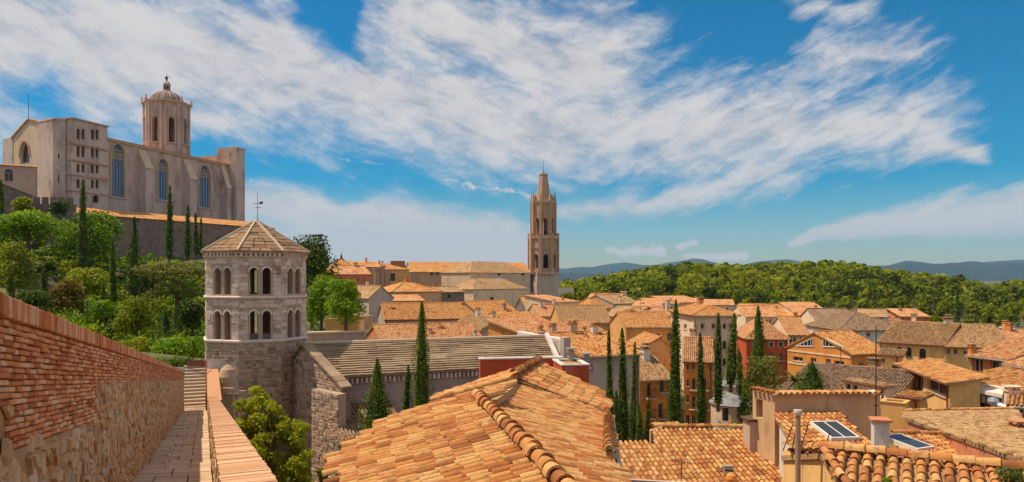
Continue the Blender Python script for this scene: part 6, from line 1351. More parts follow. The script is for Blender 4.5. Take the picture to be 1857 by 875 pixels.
H('orange_house', 'orange corner apartment house with iron balconies between two tall cypresses', (1240, 84), (1293, 83.2), 654, 11, 'gable', 2.2, 'orange', 'red', base=-20, wins=wl('f', (1247, 1257), 666, 4.5, 11) + wl('f', (1247,), 695, 4.5, 13) + wl('f', (1258, 1278), 697, 6, 20, 'b') + wl('f', (1247,), 724, 5, 14) + wl('f', (1258, 1278), 731, 7, 22, 'b') + wl('f', (1247, 1258, 1276), 764, 7, 22) + wl('l', (1233,), 690, 4, 12) + wl('l', (1233,), 725, 4, 12) + wl('f', (1288,), 668, 3.5, 11))
H('yellow_house', 'bright yellow gable wall house with tan roof rising behind the orange apartments', (1163, 94), (1217, 94.3), 631, 8, 'gable_end', 1.3, 'yellow', 'tan', base=-20, apex=.62, over=.25, chim=[(1197, 610, 6, 10, 96)])
H('red_house', 'deep red house with salmon hipped roof and white framed windows', (1354, 132), (1429, 131), 612, 14, 'hip', 2.9, 'red', 'red', wins=wl('f', (1399, 1416), 625, 6, 9, 'e') + wl('f', (1399, 1416), 647, 6.5, 14, 'b') + wl('f', (1368,), 625, 6, 9, 'e') + wl('f', (1368,), 647, 6.5, 14, 'e'), chim=[(1389, 580, 7, 14, 138, 'orange')])
H('cream_house', 'cream house with four arched windows joined to the red house', (1430, 138), (1468, 137.5), 607, 16, 'gable', 3.0, 'cream', 'red', wins=wl('f', (1434.5, 1441, 1452, 1460), 616, 4.2, 9, 'oa'))
bkh = H('brick_house', 'long orange brick house with pale bands and glazed gable windows right of the red house', (1428, 105), (1544, 95), 629, 7, 'gable_end', 2.4, 'orange', 'tan', wins=wl('f', (1447,), 651.5, 18, 8) + wl('f', (1475,), 654, 10, 9) + wl('f', (1502,), 656, 9, 9) + wl('f', (1522,), 659, 18, 8) + wl('r', (1562, 1581), 664, 8, 12), apex=.45, chim=[(1484, 606, 11, 22, 103)])
pa_ = plan(1428, 105); pb_ = plan(1544, 95); uu_ = (pb_ - pa_).normalized(); n_g = Vector((uu_.y, -uu_.x, 0)); O_g = Vector((pa_.x, pa_.y, 0))
for pts_ in (((1443, 628), (1475, 613), (1475, 628.5)), ((1493, 612), (1531, 630), (1493, 629))):
    P_ = [on_plane(x, y, O_g, n_g) + n_g * .02 for x, y in pts_]; mb = MB(); mb.poly(P_); gw_ = part('gable_window', mb, M_PANE, bkh); mb = MB()
    for p_, q_ in zip(P_, P_[1:] + P_[:1]): mb.tube(p_ + n_g * .03, q_ + n_g * .03, .07, n=5)
    for f_ in (.3, .5, .7, .88):
        t0_, t1_ = (P_[0].lerp(P_[1], f_), P_[0].lerp(P_[2], f_)) if pts_[0][0] < 1480 else (P_[1].lerp(P_[0], f_), P_[1].lerp(P_[2], f_)); mb.tube(t0_ + n_g * .03, t1_ + n_g * .03, .05, n=5)
    part('window_frame', mb, M_WHITE, gw_)
for y0_, y1_ in ((637, 648), (659, 670)):
    mb = MB(); p_, q_ = on_plane(1429, y0_, O_g, n_g), on_plane(1543, y1_, O_g, n_g); q_.z = p_.z; mb.box3(p_ + n_g * .003, q_ - p_, Vector((0, 0, .22)), n_g * .08); part('pale_band', mb, MP['cream'], bkh)
H('brown_house', 'cream house with dark slate brown roof and tall shuttered windows near the park', (1489, 152), (1562, 152), 592, 14, 'gable', 3.4, 'cream', 'dark', wins=wl('f', (1496, 1507), 599, 4.5, 14) + wl('f', (1528,), 600, 5, 8), chim=[(1557, 568, 5, 9, 160), (1517, 561, 8, 8, 164, 'salmon')])
H('brown_house', 'low house under a wide dark brown hipped roof with two square chimneys', (1522, 138), (1640, 138), 598, 16, 'hip', 3.0, 'white', 'dark', wins=wl('f', (1535, 1552), 606, 6, 7) + wl('f', (1575, 1605, 1620), 607, 7, 8), chim=[(1565, 578, 7, 11, 146), (1597, 576, 6, 11, 146)])
H('salmon_house', 'salmon pink block with cream left side and a double window by the trees', (1636, 152), (1684, 151), 574, 9, 'shed', 1.2, 'salmon', 'red', wins=[('f', 1664, 587, 17, 9), ('l', 1625, 577, 4, 5), ('l', 1612, 577, 4, 5)], chim=[(1633, 560, 6, 10, 158, 'salmon'), (1660, 566, 4, 9, 156, 'salmon')])
H('yellow_house', 'yellow house with three dark arched windows and mottled brown roof', (1594, 97.5), (1712, 92), 619, 14, 'gable', 2.3, 'yellow', 'dull', wins=[('f', 1631, 637, 9, 16, 'a'), ('f', 1648, 638.5, 10, 17, 'a'), ('f', 1673, 641, 12, 17, 'a'), ('f', 1632, 657, 7, 8), ('f', 1603, 655, 5, 8)])
H('yellow_house', 'lower yellow wing with flower boxes under the right part of the mottled brown roof', (1713, 91.8), (1838, 89.5), 628, 15, 'gable', 2.3, 'yellow', 'dull', wins=wl('f', (1720, 1733), 638, 7, 9) + wl('f', (1752,), 640, 10, 7), seed=5)
H('town_house', 'salmon roofed house peeking over the far right end of the mottled brown roof', (1835, 108), (1900, 110), 622, 8, 'gable', 1.5, 'salmon', 'red')
H('narrow_house', 'narrow tan house with a tall dark loggia between brick house and terrace house', (1597, 73), (1632, 72), 643, 2.2, 'shed', .3, 'yellow', 'dull', wins=wl('f', (1625,), 682, 14, 38, 'o') + wl('f', (1602,), 654, 5, 7), base=-20)
H('terrace_house', 'yellow terrace house with sloping tan roof and large dark glazed openings between pillars', (1634, 66.5), (1722, 55.0), 661, 2.1, 'shed', .35, 'yellow', 'tan', base=-20, wins=[('f', 1648, 688, 9, 28, 'o'), ('f', 1667, 692, 14, 34, 'w'), ('f', 1699, 697, 34, 34, 'w'), ('f', 1676, 737, 12, 18, 'd')], over=.5)
H('annex', 'bright yellow flat topped annex in front of the terrace house', (1597, 52), (1642, 51), 729, 1.5, 'flat', .6, 'ochre', base=-18, cat='annex')
H('annex', 'taller yellow stair head with a sloping top beside the flat annex', (1634, 53.5), (1668, 52.5), 718, 1.3, 'shed', .1, 'ochre', 'tan', base=-18, cat='annex')
H('balcony_house', 'orange house with red barrel tiled roof and two dark balcony windows at the right edge', (1760, 68), (1832, 64), 644, 11, 'gable', 1.5, 'orange', 'red', wins=[('f', 1774, 663, 17, 24, 'w'), ('f', 1810, 667, 28, 24, 'w')], chim=[(1762, 624, 11, 26, 68, 'orange')], base=-18)
H('balcony_house', 'nearer orange wing with white fascia under a red tiled roof at the right edge', (1829, 60), (1910, 55), 659, 9, 'gable', 1.3, 'orange', 'red', wins=[('f', 1850, 675, 22, 20, 'w')], base=-18)
bl = thing('balcony_rail', 'rust coloured balcony railing with potted plants before the orange balcony house', 'railing', at(1800, 680, 60)); mb = MB(); p, q = at(1750, 672, 62.5), at(1870, 684, 56); mb.tube(p, q, .04, n=6); mb.tube(p - Zv * .7, q - Zv * .7, .04, n=6)
for k in range(30): f = k / 29; mb.tube(p.lerp(q, f), p.lerp(q, f) - Zv * .75, .02, n=5)
part('railing', mb, M_RUST, bl)
lw_ = H('shop_house', 'lower wing with dark shaded openings under a tiled porch roof and cream awning', (1752, 58), (1880, 52), 690, 5, 'shed', .9, 'brick', 'tan', base=-18, wins=[('f', 1772, 735, 24, 28, 'o'), ('f', 1800, 728, 22, 22, 'o')], over=.9, seed=9)
aw = thing('awning', 'long cream canvas awning sloping out under the tiled porch roof', 'awning', at(1800, 700, 56)); p, q = at(1751, 693, 57.2), at(1822, 703, 54.0); p2, q2 = at(1755, 704, 55.6), at(1818, 717, 52.6); mb = MB(); mb.prism([p, q, q2, p2], Zv * .05); mb.prism([p2, q2, q2 - Zv * .22, p2 - Zv * .22], Vector((.02, .03, 0))); part('canvas', mb, M_CANVAS, aw); mb = MB(); mb.tube(q, q2 - Zv * .1, .05); mb.tube(p, p2 - Zv * .1, .05); part('arm', mb, M_IRON, aw)
p, q = at(1826, 705, 53.8), at(1880, 712, 51.5); mb = MB(); p2, q2 = p + Vector((-.2, -1.5, -.5)), q + Vector((-.2, -1.5, -.5)); mb.prism([p, q, q2, p2], Zv * .05); solo('awning', mb, M_CANVAS, 'second cream canvas awning cut by the right edge of the picture', 'awning')
c3 = thing('chimney', 'cream chimney with dark slots standing before the cream awning', 'chimney', at(1836, 740, 46)); t = at(1836, 704, 46); chimney(c3, (t.x, t.y, t.z - 1.9), (.72, .6), 1.7, MP['cream'], MP['cream'], R(-10), 'shaft')
fl = thing('flue_duct', 'shiny silver ventilation duct lying below the cream chimney', 'duct', at(1815, 745, 45)); mb = MB(); mb.tube(at(1803, 733, 45), at(1842, 744, 44), .2, n=12); mb.tube(at(1842, 744, 44), at(1850, 757, 44), .2, n=12); part('duct', mb, M_STEEL, fl); mb = MB(); q = at(1801, 748, 45); mb.tube(q, q + Zv * .5, .16, n=10); mb.lathe(q + Zv * .5, [(.17, 0), (.3, .05), (.32, .2), (.26, .38), (.05, .46)], 12); part('cowl', mb, M_STEEL, fl)
ln = thing('washing_line', 'row of pale washing hung under the cream awning', 'washing', at(1790, 720, 55)); mb = MB(); p, q = at(1768, 714, 55.5), at(1826, 724, 53); mb.tube(p, q, .012, n=5); part('line', mb, M_IRON, ln)
for k in range(6): f = .06 + k * .155; mb = MB(); a_ = p.lerp(q, f); b2 = p.lerp(q, f + .11); mb.prism([a_, b2, b2 - Zv * (.45 + .12 * (k % 3)), a_ - Zv * (.5 + .1 * (k % 2))], Vector((.02, .03, 0))); part('cloth', mb, M_WHITE if k % 2 else MP['mauve'], ln)
H('brown_roof_house', 'broad grey brown roofed house behind the tan rooftop room', (1402, 62), (1612, 56), 716, 18, 'gable', 1.8, 'tan', 'dark', base=-20, seed=12)
H('roof_dormer', 'cream dormer wall with two dark openings on the grey brown roof', (1531, 61), (1606, 57), 690, .9, 'shed', .1, 'cream', 'dull', base=-14, over=.15, wins=[('f', 1538, 702, 9, 10, 'o'), ('f', 1550, 704, 9, 10, 'o')], cat='dormer')
# the little round church
oc = thing('round_chapel', 'small round stone chapel with conical grey slate roofs beside the right cypresses', 'chapel', v3(plan(1330, 74), -18)); O = plan(1330, 75); k_ = 75 / F
mb = MB(); mb.lathe(v3(O, -18), [(40 * k_, 0), (40 * k_, 18 + zat(738, 72))], 16); part('apse_wall', mb, MP['palestone'], oc)
def cone_rows(c, z0, r0, z1, r1, rows, n, name):
    r = random.Random(4); mb = MB()
    for j in range(rows):
        f0, f1 = j / rows, (j + 1) / rows; ra, rb_ = r0 + (r1 - r0) * f0, r0 + (r1 - r0) * f1
        for i in range(n):
            a0_, a1_ = 2 * math.pi * (i + .5 * (j % 2)) / n, 2 * math.pi * (i + .97 + .5 * (j % 2)) / n; za_, zb_ = z0 + (z1 - z0) * f0, z0 + (z1 - z0) * f1
            P = [v3(c + Vector((math.cos(a), math.sin(a))) * q, z) for a, q, z in ((a0_, ra + .02, za_ + .02), (a1_, ra + .02, za_ + .02), (a1_, rb_, zb_ + .02), (a0_, rb_, zb_ + .02))]; mb.poly(P, r.random()); mb.poly([P[0], P[1], P[1] - Zv * .03, P[0] - Zv * .03], .3)
    return part(name, mb, M_GSLATE, oc)
cone_rows(O, zat(740, 72), 43 * k_, zat(712, 74), 19 * k_, 8, 26, 'apse_roof')
mb = MB(); mb.lathe(v3(O, zat(716, 75)), [(21 * k_, 0), (21 * k_, zat(700, 75) - zat(716, 75))], 12); mb.lathe(v3(O, zat(701, 75)), [(23 * k_, 0), (23 * k_, .2), (21 * k_, .21)], 12); part('drum', mb, MP['palestone'], oc); cone_rows(O, zat(699, 75), 24 * k_, zat(672, 75), .05, 6, 16, 'drum_roof')
q = plan(1303, 70); mb = MB(); mb.lathe(v3(q, -18), [(12 * k_, 0), (12 * k_, 18 + zat(781, 70))], 12); part('side_apse', mb, MP['palestone'], oc); cone_rows(q, zat(781, 70), 15 * k_, zat(762, 70), .05, 5, 14, 'side_apse_roof')
for i, (px_, y_) in enumerate(((1316, 757), (1345, 758))): mb = MB(); t = at(px_, y_ - 10, 72.2); mb.box3(t - Vector((.25, .1, .9)), Vector((.5, 0, 0)), Vector((0, .5, 0)), Zv * 1.3); part('window', mb, M_DARK, oc)
# far cluster between the spire tower and the park
cl = [(1012, 205, 1050, 548, 1.6, 'cream', 'red', 'cream house with a red roof nearest the foot of the spire tower'), (1060, 225, 1120, 551, 3.0, 'cream', 'red', 'far house with big salmon roof below the two white turrets'), (1112, 215, 1160, 551, 2.4, 'mauve', 'dull', 'far house with brown tent shaped roof in the middle of the cluster'), (1036, 180, 1082, 559, 2.4, 'ochre', 'tan', 'far ochre house with a tan gable roof in the cluster'), (1142, 195, 1190, 560, 1.8, 'white', 'red', 'far whitewashed house with a low red roof left of the tallest right cypress'), (1178, 230, 1232, 551, 1.6, 'cream', 'tan', 'far cream house with wide flat roof near the twin cream turrets'), (1224, 240, 1284, 549, 1.8, 'tan', 'red', 'far tan house with red roof behind the cream cornice house'), (1280, 230, 1332, 553, 1.6, 'cream', 'red', 'far cream house among pale chimneys behind the cream cornice house'), (1335, 205, 1382, 567, 2.2, 'salmon', 'tan', 'far salmon house behind the red house and its cypress'), (1352, 185, 1412, 574, 2.4, 'cream', 'red', 'far cream house with orange roof just above the red house roof'), (1392, 200, 1440, 571, 2.6, 'mauve', 'tan', 'far house with tan roof and mauve gable behind the red house'), (1450, 195, 1512, 572, 3.0, 'white', 'red', 'far white house with the brightest red sloping roof by the park trees'), (1446, 175, 1492, 583, 1.8, 'mauve', 'tan', 'far mauve walled house with pale tan roof left of the cream house near the park'), (1560, 190, 1612, 574, 1.6, 'white', 'dull', 'far white house half hidden behind dark brown roofs'), (1096, 165, 1150, 573, 2.0, 'tan', 'dull', 'far tan house with dull roof behind the ochre yellow house'), (1180, 160, 1228, 574, 1.6, 'cream', 'red', 'far cream house with reddish roof directly behind the ochre yellow house')]
for i, (x0, Y, x1, ev, rise, w_, t_, lab) in enumerate(cl):
    r = random.Random(i); wd = (x1 - x0)
    H('far_house', lab, (x0, Y), (x1, Y + r.uniform(-6, 8)), ev, r.uniform(10, 15), r.choice(['gable', 'gable', 'hip', 'shed']), rise, w_, t_, wins=wl('f', [x0 + wd * f for f in (.25, .5, .75)], ev + 8, 3.6, 5.5), group='far houses by the park', chim=[(x0 + wd * r.uniform(.2, .8), ev - 12 * rise / 2, 4.5, 9, Y + 5, r.choice(['cream', 'white', 'orange']))], seed=i)
for (px_, py_, w_, h_, Y, lab) in ((1115, 532, 7, 22, 232, 'white round topped turret among the far roofs'), (1132, 530, 9, 20, 234, 'square cream turret right of the round topped turret'), (1203, 551, 5, 22, 190, 'slim cream chimney stack left of the tallest right cypress'), (1211, 545, 7, 24, 192, 'taller cream stack right of the slim stack')):
    t = at(px_, py_, Y); s = w_ * Y / F; th = thing('turret', lab, 'turret', t - Zv * h_ * Y / F); mb = MB(); hh = h_ * Y / F + 2
    if 'round topped' in lab: mb.lathe(t - Zv * hh, [(s / 2, 0), (s / 2, hh - .5), (s * .35, hh - .1), (.02, hh)], 10)
    else: mb.box((t.x, t.y, t.z - hh / 2), (s, s, hh), .2)
    part('shaft', mb, MP['cream'], th)
    if 'round' not in lab.split('turret')[0]: mb = MB(); mb.box((t.x, t.y, t.z + .12), (s + .35, s + .35, .24), .2); part('cap', mb, MP['white'], th)
H('white_block', 'small flat white building among trees right of the spire tower', (1014, 430), (1040, 432), 523, 10, 'flat', .2, 'white', base=-30)

# ------------------------------------------------------------------ trees: gardens on the left
CY = [(150, 328, 494, 19, 150, 'tallest dark cypress in front of the round tree below the tower with paired windows'), (242, 393, 541, 21, 118, 'broad cypress right of the round tree standing against the retaining wall'), (206, 436, 550, 13, 120, 'slim cypress just left of the broad cypress against the retaining wall'), (307, 336, 470, 15, 175, 'tall cypress before the retaining wall reaching the second nave buttress'), (340, 372, 468, 13, 178, 'middle height cypress right of the one reaching the nave buttress'), (356, 386, 464, 9, 182, 'thin cypress left of the last two at the right end of the retaining wall'), (363, 396, 464, 7, 184, 'shortest thin cypress at the right end of the retaining wall group'), (188, 514, 555, 10, 108, 'small cypress at the foot of the slim cypress in the garden'), (80, 487, 556, 17, 92, 'dark cypress rising above the brick wall coping at the far left'), (200, 569, 612, 18, 90, 'short dark cypress just above the middle of the brick wall'), (303, 566, 614, 14, 96, 'short cypress in the garden left of the octagonal tower'), (18, 500, 530, 13, 88, 'small pointed cypress at the left edge above the brick wall'), (147, 545, 585, 11, 100, 'low dark cypress between garden shrubs above the brick wall'), (3, 326, 386, 9, 170, 'cypress cut by the left edge below the mauve chapel'), (580, 444, 495, 11, 165, 'lone cypress on the skyline right of the octagonal tower')]
for i, (px_, t_, b2, w_, Y, lab) in enumerate(CY): cypress(px_, t_, b2, w_, Y, lab, 'cypresses in the hillside garden', seed=i, lean=.25 * math.sin(i * 2.3))
CY2 = [(765, 547, 752, 31, 43, 'tall thick cypress crossing the striped church roof'), (736, 662, 757, 15, 44, 'thin short cypress left of the tall thick cypress by the church'), (1107, 598, 812, 19, 41, 'left cypress of the group beside the foreground roof'), (1131, 594, 812, 24, 42, 'tallest cypress of the group beside the foreground roof'), (1147, 620, 812, 15, 43, 'thin right cypress of the group beside the foreground roof'), (1118, 708, 812, 16, 40, 'short cypress in the middle of the group beside the foreground roof'), (1163, 734, 812, 14, 40, 'left of the two stubby cypresses above the sunlit tile roof'), (1173, 723, 812, 14, 41, 'right of the two stubby cypresses above the sunlit tile roof'), (1224, 543, 778, 27, 58, 'tallest cypress on the right before the orange apartments'), (1273, 603, 778, 19, 60, 'cypress in front of the orange corner apartment house'), (1302, 568, 735, 19, 66, 'slim cypress left of the thick pair before the cream cornice house'), (1325, 568, 700, 24, 68, 'thicker cypress leaning near the cream cornice house corner'), (1342, 634, 690, 13, 72, 'short pale cypress at the corner of the red house'), (1376, 555, 672, 26, 84, 'dense cypress standing before the red house'), (1736, 528, 592, 9, 300, 'far thin cypress in front of the park trees')]
for i, (px_, t_, b2, w_, Y, lab) in enumerate(CY2): cypress(px_, t_, b2, w_, Y, lab, 'cypresses in the town', seed=30 + i, lean=(.35 if i == 11 else .16 * math.sin(i * 1.9)))
cypress(684, 650, 786, 54, 41, 'conical bushy cypress with pointed tip beside the church nave wall', 'cypresses in the town', seed=77, cone=True)
tree('stone_pine', 'wide flat topped bright green umbrella pine at the left edge of the garden', 48, 384, 490, 172, 138, L_BROAD, nblob=16, n=6500, seed=1, crown_lo=.42, spread=.8, sy=.6, flat=.8)
tree('round_tree', 'big round yellow green tree behind the tallest dark cypress', 168, 383, 496, 120, 158, L_BROAD, nblob=14, n=6500, seed=2, crown_lo=.08, spread=.66)
tree('cedar', 'grey green layered cedar left of the octagonal tower', 322, 463, 592, 122, 105, L_GREY, nblob=16, n=5200, seed=3, crown_lo=.25, flat=.42, spread=.85)
tree('garden_tree', 'pale yellowish tree at the left edge under the umbrella pine', 25, 440, 545, 92, 112, L_YEL, nblob=9, n=3600, seed=4, crown_lo=.1)
tree('garden_tree', 'dark flat topped little tree under the round tree and cypress', 84, 470, 540, 46, 128, L_DARK, nblob=7, n=1500, seed=5, crown_lo=.5, flat=.5)
tree('garden_tree', 'yellow olive tree in the middle of the garden right of the short dark cypress', 246, 537, 620, 84, 88, L_YEL, nblob=10, n=3600, seed=6, crown_lo=.08)
tree('garden_tree', 'grey olive shrub tree around the foot of the broad cypress', 165, 487, 560, 92, 126, L_YEL, nblob=10, n=3400, seed=7, crown_lo=.05)
tree('garden_tree', 'loose dark green tree below the cedar at the tower side', 350, 548, 616, 64, 92, L_DARK, nblob=9, n=2200, seed=8, crown_lo=.1)
tree('garden_tree', 'pale green tree between cedar and broad cypress', 268, 488, 560, 66, 122, L_GREY, nblob=9, n=2600, seed=9, crown_lo=.05)
tree('garden_tree', 'orange tinged tree above the coping of the brick wall', 122, 505, 590, 70, 96, L_AUT, nblob=9, n=2600, seed=10, crown_lo=.1)
tree('garden_tree', 'dark leafy tree low above the brick wall coping', 58, 530, 580, 76, 84, L_DARK, nblob=9, n=2400, seed=11, crown_lo=.1)
tree('garden_tree', 'green bushy tree behind the low dark cypress', 190, 545, 620, 70, 94, L_BROAD, nblob=9, n=2600, seed=12, crown_lo=.1)
tree('bright_bush', 'bright green clipped bush left of the octagonal tower foot', 325, 612, 668, 110, 72, L_BROAD, 'bush', nblob=14, n=5000, seed=13, crown_lo=.02, trunk=False, spread=.8)
tree('low_bush', 'low dull green bush filling the gap between the brick wall end and the stair', 326, 640, 700, 112, 58, L_DARK, 'bush', nblob=12, n=2600, seed=41, crown_lo=.02, trunk=False, spread=.8)
tree('flowering_bush', 'yellow flowering bush peeping over the brick wall coping', 252, 612, 662, 66, 70, L_YEL, 'bush', nblob=10, n=2600, seed=14, crown_lo=.02, trunk=False, spread=.8)
tree('garden_shrub', 'yellowish shrub beneath the crenellated wall beside the pine', 44, 358, 392, 50, 178, L_YEL, 'shrub', nblob=7, n=1000, seed=15, crown_lo=.05, trunk=False)
tree('garden_shrub', 'dark ivy covered shrub on the crenellated wall', 108, 366, 408, 40, 186, L_DARK, 'shrub', nblob=7, n=900, seed=16, crown_lo=.02, trunk=False)
tree('garden_tree', 'dark pines massed right of the octagonal tower', 566, 428, 592, 96, 128, L_DARK, nblob=18, n=5600, seed=17, crown_lo=.12, spread=.75)
tree('garden_tree', 'dark shrubby tree between pines and the round green tree', 584, 500, 614, 84, 112, L_BROAD, nblob=12, n=3600, seed=18, crown_lo=.1)
tree('round_tree', 'round bright green tree with forked trunk on the terrace wall', 627, 508, 606, 86, 100, L_BROAD, nblob=13, n=5200, seed=19, crown_lo=.22)
tree('leafy_tree', 'yellow green leafy tree growing beside the parapet in the foreground', 494, 700, 905, 140, 27, L_YEL, nblob=9, n=16000, seed=20, crown_lo=.05, sz=.115, tm=.26, px_blobs=[(464, 736, 38), (450, 785, 36), (494, 768, 42), (530, 792, 36), (508, 828, 50), (465, 830, 44), (540, 845, 30), (480, 880, 48), (528, 885, 42)])
tree('leafy_shrub', 'small yellow shrub at the foot of the church buttress by the foreground roof', 588, 850, 905, 34, 40, L_YEL, 'shrub', nblob=7, n=900, seed=21, crown_lo=.05, trunk=False)
tree('loose_tree', 'sparse feathery green tree in front of the grey slate chapel', 1385, 646, 790, 78, 60, L_GREY, nblob=13, n=2600, seed=22, crown_lo=.12, spread=.82)
tree('loose_tree', 'low leafy tree beside the round chapel wall', 1352, 690, 780, 48, 66, L_DARK, nblob=9, n=1800, seed=23, crown_lo=.1)
tree('corner_plant', 'leafy green plant at the lower right corner over the nearest tiles', 1838, 850, 905, 70, 12.6, L_GREY, 'plant', nblob=9, n=900, seed=24, crown_lo=.02, trunk=False, sz=.05, sy=.5)
tree('roof_plant', 'tiny green plant rooted between the nearest barrel tiles', 1612, 868, 886, 24, 13.3, L_BROAD, 'plant', nblob=5, n=240, seed=25, crown_lo=.02, trunk=False, sz=.035)
cypress(1473, 657, 716, 54, 48, 'small dark fir tree with spreading branches behind the tan rooftop room', 'town conifers', seed=90, cone=True, leafm=L_DARK)
def palm(px_, py_, Y, s, lab, seed):
    c = at(px_, py_, Y); th = thing('palm', lab, 'palm', c - Zv * 3); r = random.Random(seed); tb = MB(); tb.tube(c - Zv * 3, c, .16, .12, 8); part('trunk', tb, M_BARK, th); mb = MB()
    for k in range(26):
        a = r.uniform(0, 6.28); e = r.uniform(-.5, 1.1); d = Vector((math.cos(a) * math.cos(e), math.sin(a) * math.cos(e), math.sin(e))); p = c; L = s * r.uniform(.7, 1.1)
        for j in range(5):
            q = p + d * L / 5; d = (d - Zv * .28).normalized(); sd = d.cross(Zv).normalized() * L * .13 * (1 - j / 6); mb.poly([p - sd, p, q, q - sd * .8 - Zv * .08], r.uniform(.3, .8)); mb.poly([p, p + sd, q + sd * .8 - Zv * .08, q], r.uniform(.2, .7)); p = q
    part('fronds', mb, L_GREY, th)
palm(1443, 692, 55, 1.5, 'small palm with drooping fronds on the grey brown roof terrace', 2)

# lattice of garden stakes left of the slim cypress
gs = thing('garden_ladder', 'pale wooden ladder leaning among shrubs above the brick wall', 'ladder', at(150, 560, 90)); mb = MB(); p0, p1, q0, q1 = at(128, 556, 104), at(126, 518, 104), at(156, 556, 104), at(148, 510, 104); mb.tube(p0, p1, .05); mb.tube(q0, q1, .05); part('rail', mb, M_WFR, gs)
for f in (.25, .5, .75): mb = MB(); mb.tube(p0.lerp(p1, f), q0.lerp(q1, f), .03); part('rung', mb, M_WFR, gs)

# understorey that nobody could count on the garden slope
def underwood(name, m, count, seed, lab, hmax, sz):
    r = np.random.default_rng(seed); A, B_, C_, D_ = [], [], [], []
    for i in range(count):
        px_ = r.uniform(-60, 420); Yv = r.uniform(74, 196); x = (px_ - CX) / F * Yv; gz = ground_z(x, Yv); w = r.uniform(1.2, 3.2); h = r.uniform(.8, hmax); bl_ = []
        for b in range(5): a = r.uniform(0, 6.28); q = w * r.uniform(.1, .8); bl_.append(((x + q * math.cos(a), Yv + q * math.sin(a), gz + h * r.uniform(.2, .75)), (w * r.uniform(.35, .6),) * 2 + (h * r.uniform(.3, .5),)))
        P, N, T = blob_points(bl_, 105, seed * 1000 + i, .3, .3); A.append(P); B_.append(N); C_.append(T + r.normal(0, .14)); D_.append(np.full(len(P), max(.3, sz * Yv / F)))
    o = link(name, leaves(name, m, np.concatenate(A), np.concatenate(B_), np.concatenate(D_), np.concatenate(C_), seed), None, (0, 0, 0)); o['kind'] = 'stuff'; o['label'] = lab
underwood('undergrowth', L_DARK, 330, 8, 'dense dark undergrowth covering the garden slope below the cathedral', 3.4, 5.0)
underwood('undergrowth', L_YEL, 190, 9, 'sunlit yellow green undergrowth scattered over the garden slope', 3.0, 5.0)
underwood('undergrowth', L_BROAD, 190, 10, 'fresh green undergrowth scattered over the garden slope', 3.2, 5.0)

# ------------------------------------------------------------------ the park: one wood, with its front trees as single trees
rg = np.random.default_rng(12); PP, NN, TT, SS = [], [], [], []; tr = MB(); cnt = 0
for i in range(1150):
    px_ = rg.uniform(930, 1990); Y = 450 + 420 * rg.random() ** .9; x = (px_ - CX) / F * Y; gz = ground_z(x, Y); k = sstep(440, 760, Y)
    top = gz + rg.uniform(14, 27); 
    lim = zat(prof(px_) + rg.uniform(-2, 5), Y) ; top = min(top, lim) if Y < 800 else min(top, lim)
    if top < gz + 6: continue
    w = rg.uniform(5.6, 9.4); hh = rg.uniform(6.5, 10.5); nb = 8; bl_ = []; kz = rg.uniform(.65, 1.45); w *= kz
    for b in range(nb): a = rg.uniform(0, 6.28); q = rg.uniform(.15, .62) * w; bl_.append(((x + q * math.cos(a), Y + q * math.sin(a), top - hh * rg.uniform(.35, 1.6)), (w * rg.uniform(.38, .6),) * 2 + (hh * rg.uniform(.3, .45),)))
    P, N, T = blob_points(bl_, 150, i, .25, .3); P[:, 2] = np.minimum(P[:, 2], top); PP.append(P); NN.append(N); TT.append(T + rg.normal(0, .12) + .16 * math.sin(x * .021 + 1.3) * math.sin(Y * .017 + x * .008)); SS.append(np.full(len(P), 2.7 * Y / 560))
    if Y < 500: tr.tube((x, Y, gz - 1), (x, Y, top - hh), .5, .3, 5)
wood = link('wood', leaves('wood', L_FOR, np.concatenate(PP), np.concatenate(NN), np.concatenate(SS), np.concatenate(TT), 4), None, (0, 0, 0)); wood['kind'] = 'stuff'; wood['label'] = 'dense green and yellow wood of tall plane trees filling the park behind the town'
t_o = solo('wood_trunks', tr, M_BARK, kind='stuff')
front = [(1030, 532, 566, 34), (1060, 522, 566, 36), (1088, 526, 562, 28), (1150, 538, 566, 24), (1172, 535, 562, 26), (1262, 541, 566, 22), (1300, 548, 562, 16), (1322, 545, 566, 22), (1360, 540, 568, 26), (1402, 545, 572, 24), (1444, 549, 583, 24), (1480, 548, 575, 26), (1500, 541, 578, 34), (1532, 538, 572, 36), (1568, 543, 574, 34), (1604, 541, 576, 34), (1642, 538, 574, 36), (1680, 536, 588, 38), (1712, 545, 594, 34), (1765, 548, 600, 40), (1800, 552, 606, 38), (1836, 548, 604, 44), (1872, 545, 604, 44), (1700, 575, 600, 26), (1806, 586, 606, 20)]
nm = ['leftmost', 'second', 'third', 'fourth', 'fifth', 'sixth', 'seventh', 'eighth', 'ninth', 'tenth', 'eleventh', 'twelfth', 'thirteenth', 'fourteenth', 'fifteenth', 'sixteenth', 'seventeenth', 'eighteenth', 'nineteenth', 'twentieth', 'twenty-first', 'twenty-second', 'rightmost']
for i, (px_, t_, b2, w_) in enumerate(front):
    Y = 430 - 30 * (i % 3) - (60 if px_ > 1690 else 0)
    lab = (('%s park edge tree, a green crown at the near edge of the wood' % nm[i]) if i < 23 else ('low bush left of the far thin cypress in the park' if i == 23 else 'small bright bush between parked cars by the park'))
    tree('park_tree', lab, px_, t_, b2, w_, Y, L_FOR, nblob=7, n=640, seed=60 + i, crown_lo=.06, group='trees along the edge of the park' if i < 23 else None, sz=1.35)
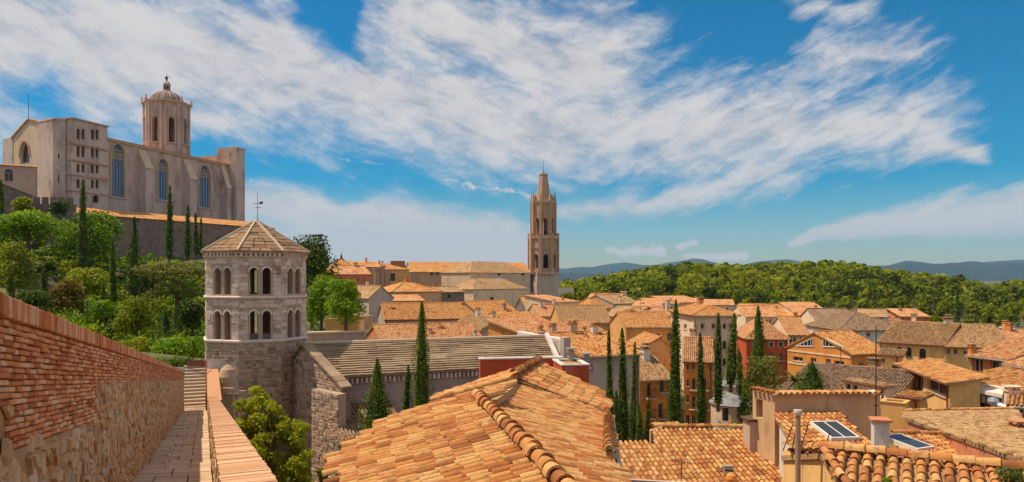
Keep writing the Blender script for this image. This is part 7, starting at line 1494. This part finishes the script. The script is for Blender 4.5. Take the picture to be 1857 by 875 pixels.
# parked cars by the park
M_CARS = [M_WHITE, plain('silver_paint', (.5, .5, .52), .35), plain('red_paint', (.35, .04, .03), .35), plain('grey_paint', (.18, .19, .21), .35)]
names = ['white', 'silver', 'red', 'dark grey']; M_TYRE = plain('tyre', (.02, .02, .02), .9)
def car(px_, py_, Y, ci, lab, rz):
    p = at(px_, py_, Y); th = thing('parked_car', lab, 'car', p, 'cars parked by the park'); M4 = Matrix.Translation(p) @ Matrix.Rotation(rz, 4, 'Z')
    T = lambda x, y, z: M4 @ Vector((x, y, z)); L, Wd = 4.3, 1.75; mb = MB()
    body = [(-L / 2, .35), (L / 2, .35), (L / 2, .75), (L * .42, .9), (L * .2, .95), (-L * .46, .98), (-L / 2, .8)]; mb.prism([T(x, -Wd / 2, z) for x, z in body], M4.to_3x3() @ Vector((0, Wd, 0))); b = part('body', mb, M_CARS[ci], th)
    mb = MB(); cab = [(L * .2, .95), (L * .06, 1.42), (-L * .3, 1.45), (-L * .45, .98)]; mb.frustum([T(x, -Wd / 2 + .06, z) for x, z in cab], [T(x, Wd / 2 - .06, z) for x, z in cab]); part('cabin_glass', mb, M_PANE, th)
    mb = MB(); mb.prism([T(L * .06, -Wd / 2 + .1, 1.425), T(-L * .3, -Wd / 2 + .1, 1.455), T(-L * .3, -Wd / 2 + .1, 1.51), T(L * .06, -Wd / 2 + .1, 1.48)], M4.to_3x3() @ Vector((0, Wd - .2, 0))); part('car_roof', mb, M_CARS[ci], th)
    for x in (-L * .31, L * .31):
        for s in (-1, 1): mb = MB(); mb.tube(T(x, s * (Wd / 2 - .18), .32), T(x, s * (Wd / 2 + .01), .32), .32, n=12); part('wheel', mb, M_TYRE, th)
where = ['just right of the far thin cypress', 'second right of the far thin cypress', 'beside the small bright bush', 'at the near side of the small bright bush', 'under the park trees near the right edge', 'second from the right edge of the car park', 'at the right edge of the car park', 'left of the salmon roofed house by the trees']
for i, (px_, py_, ci) in enumerate(((1748, 596, 0), (1762, 597, 1), (1777, 597, 0), (1786, 599, 2), (1822, 597, 1), (1835, 599, 0), (1848, 598, 3), (1838, 606, 2))): car(px_, py_, 300 - 6 * (i % 3), ci, '%s car parked %s' % (names[ci], where[i]), R(15 + 40 * (i % 4)))
# everything stands below the top of the air box
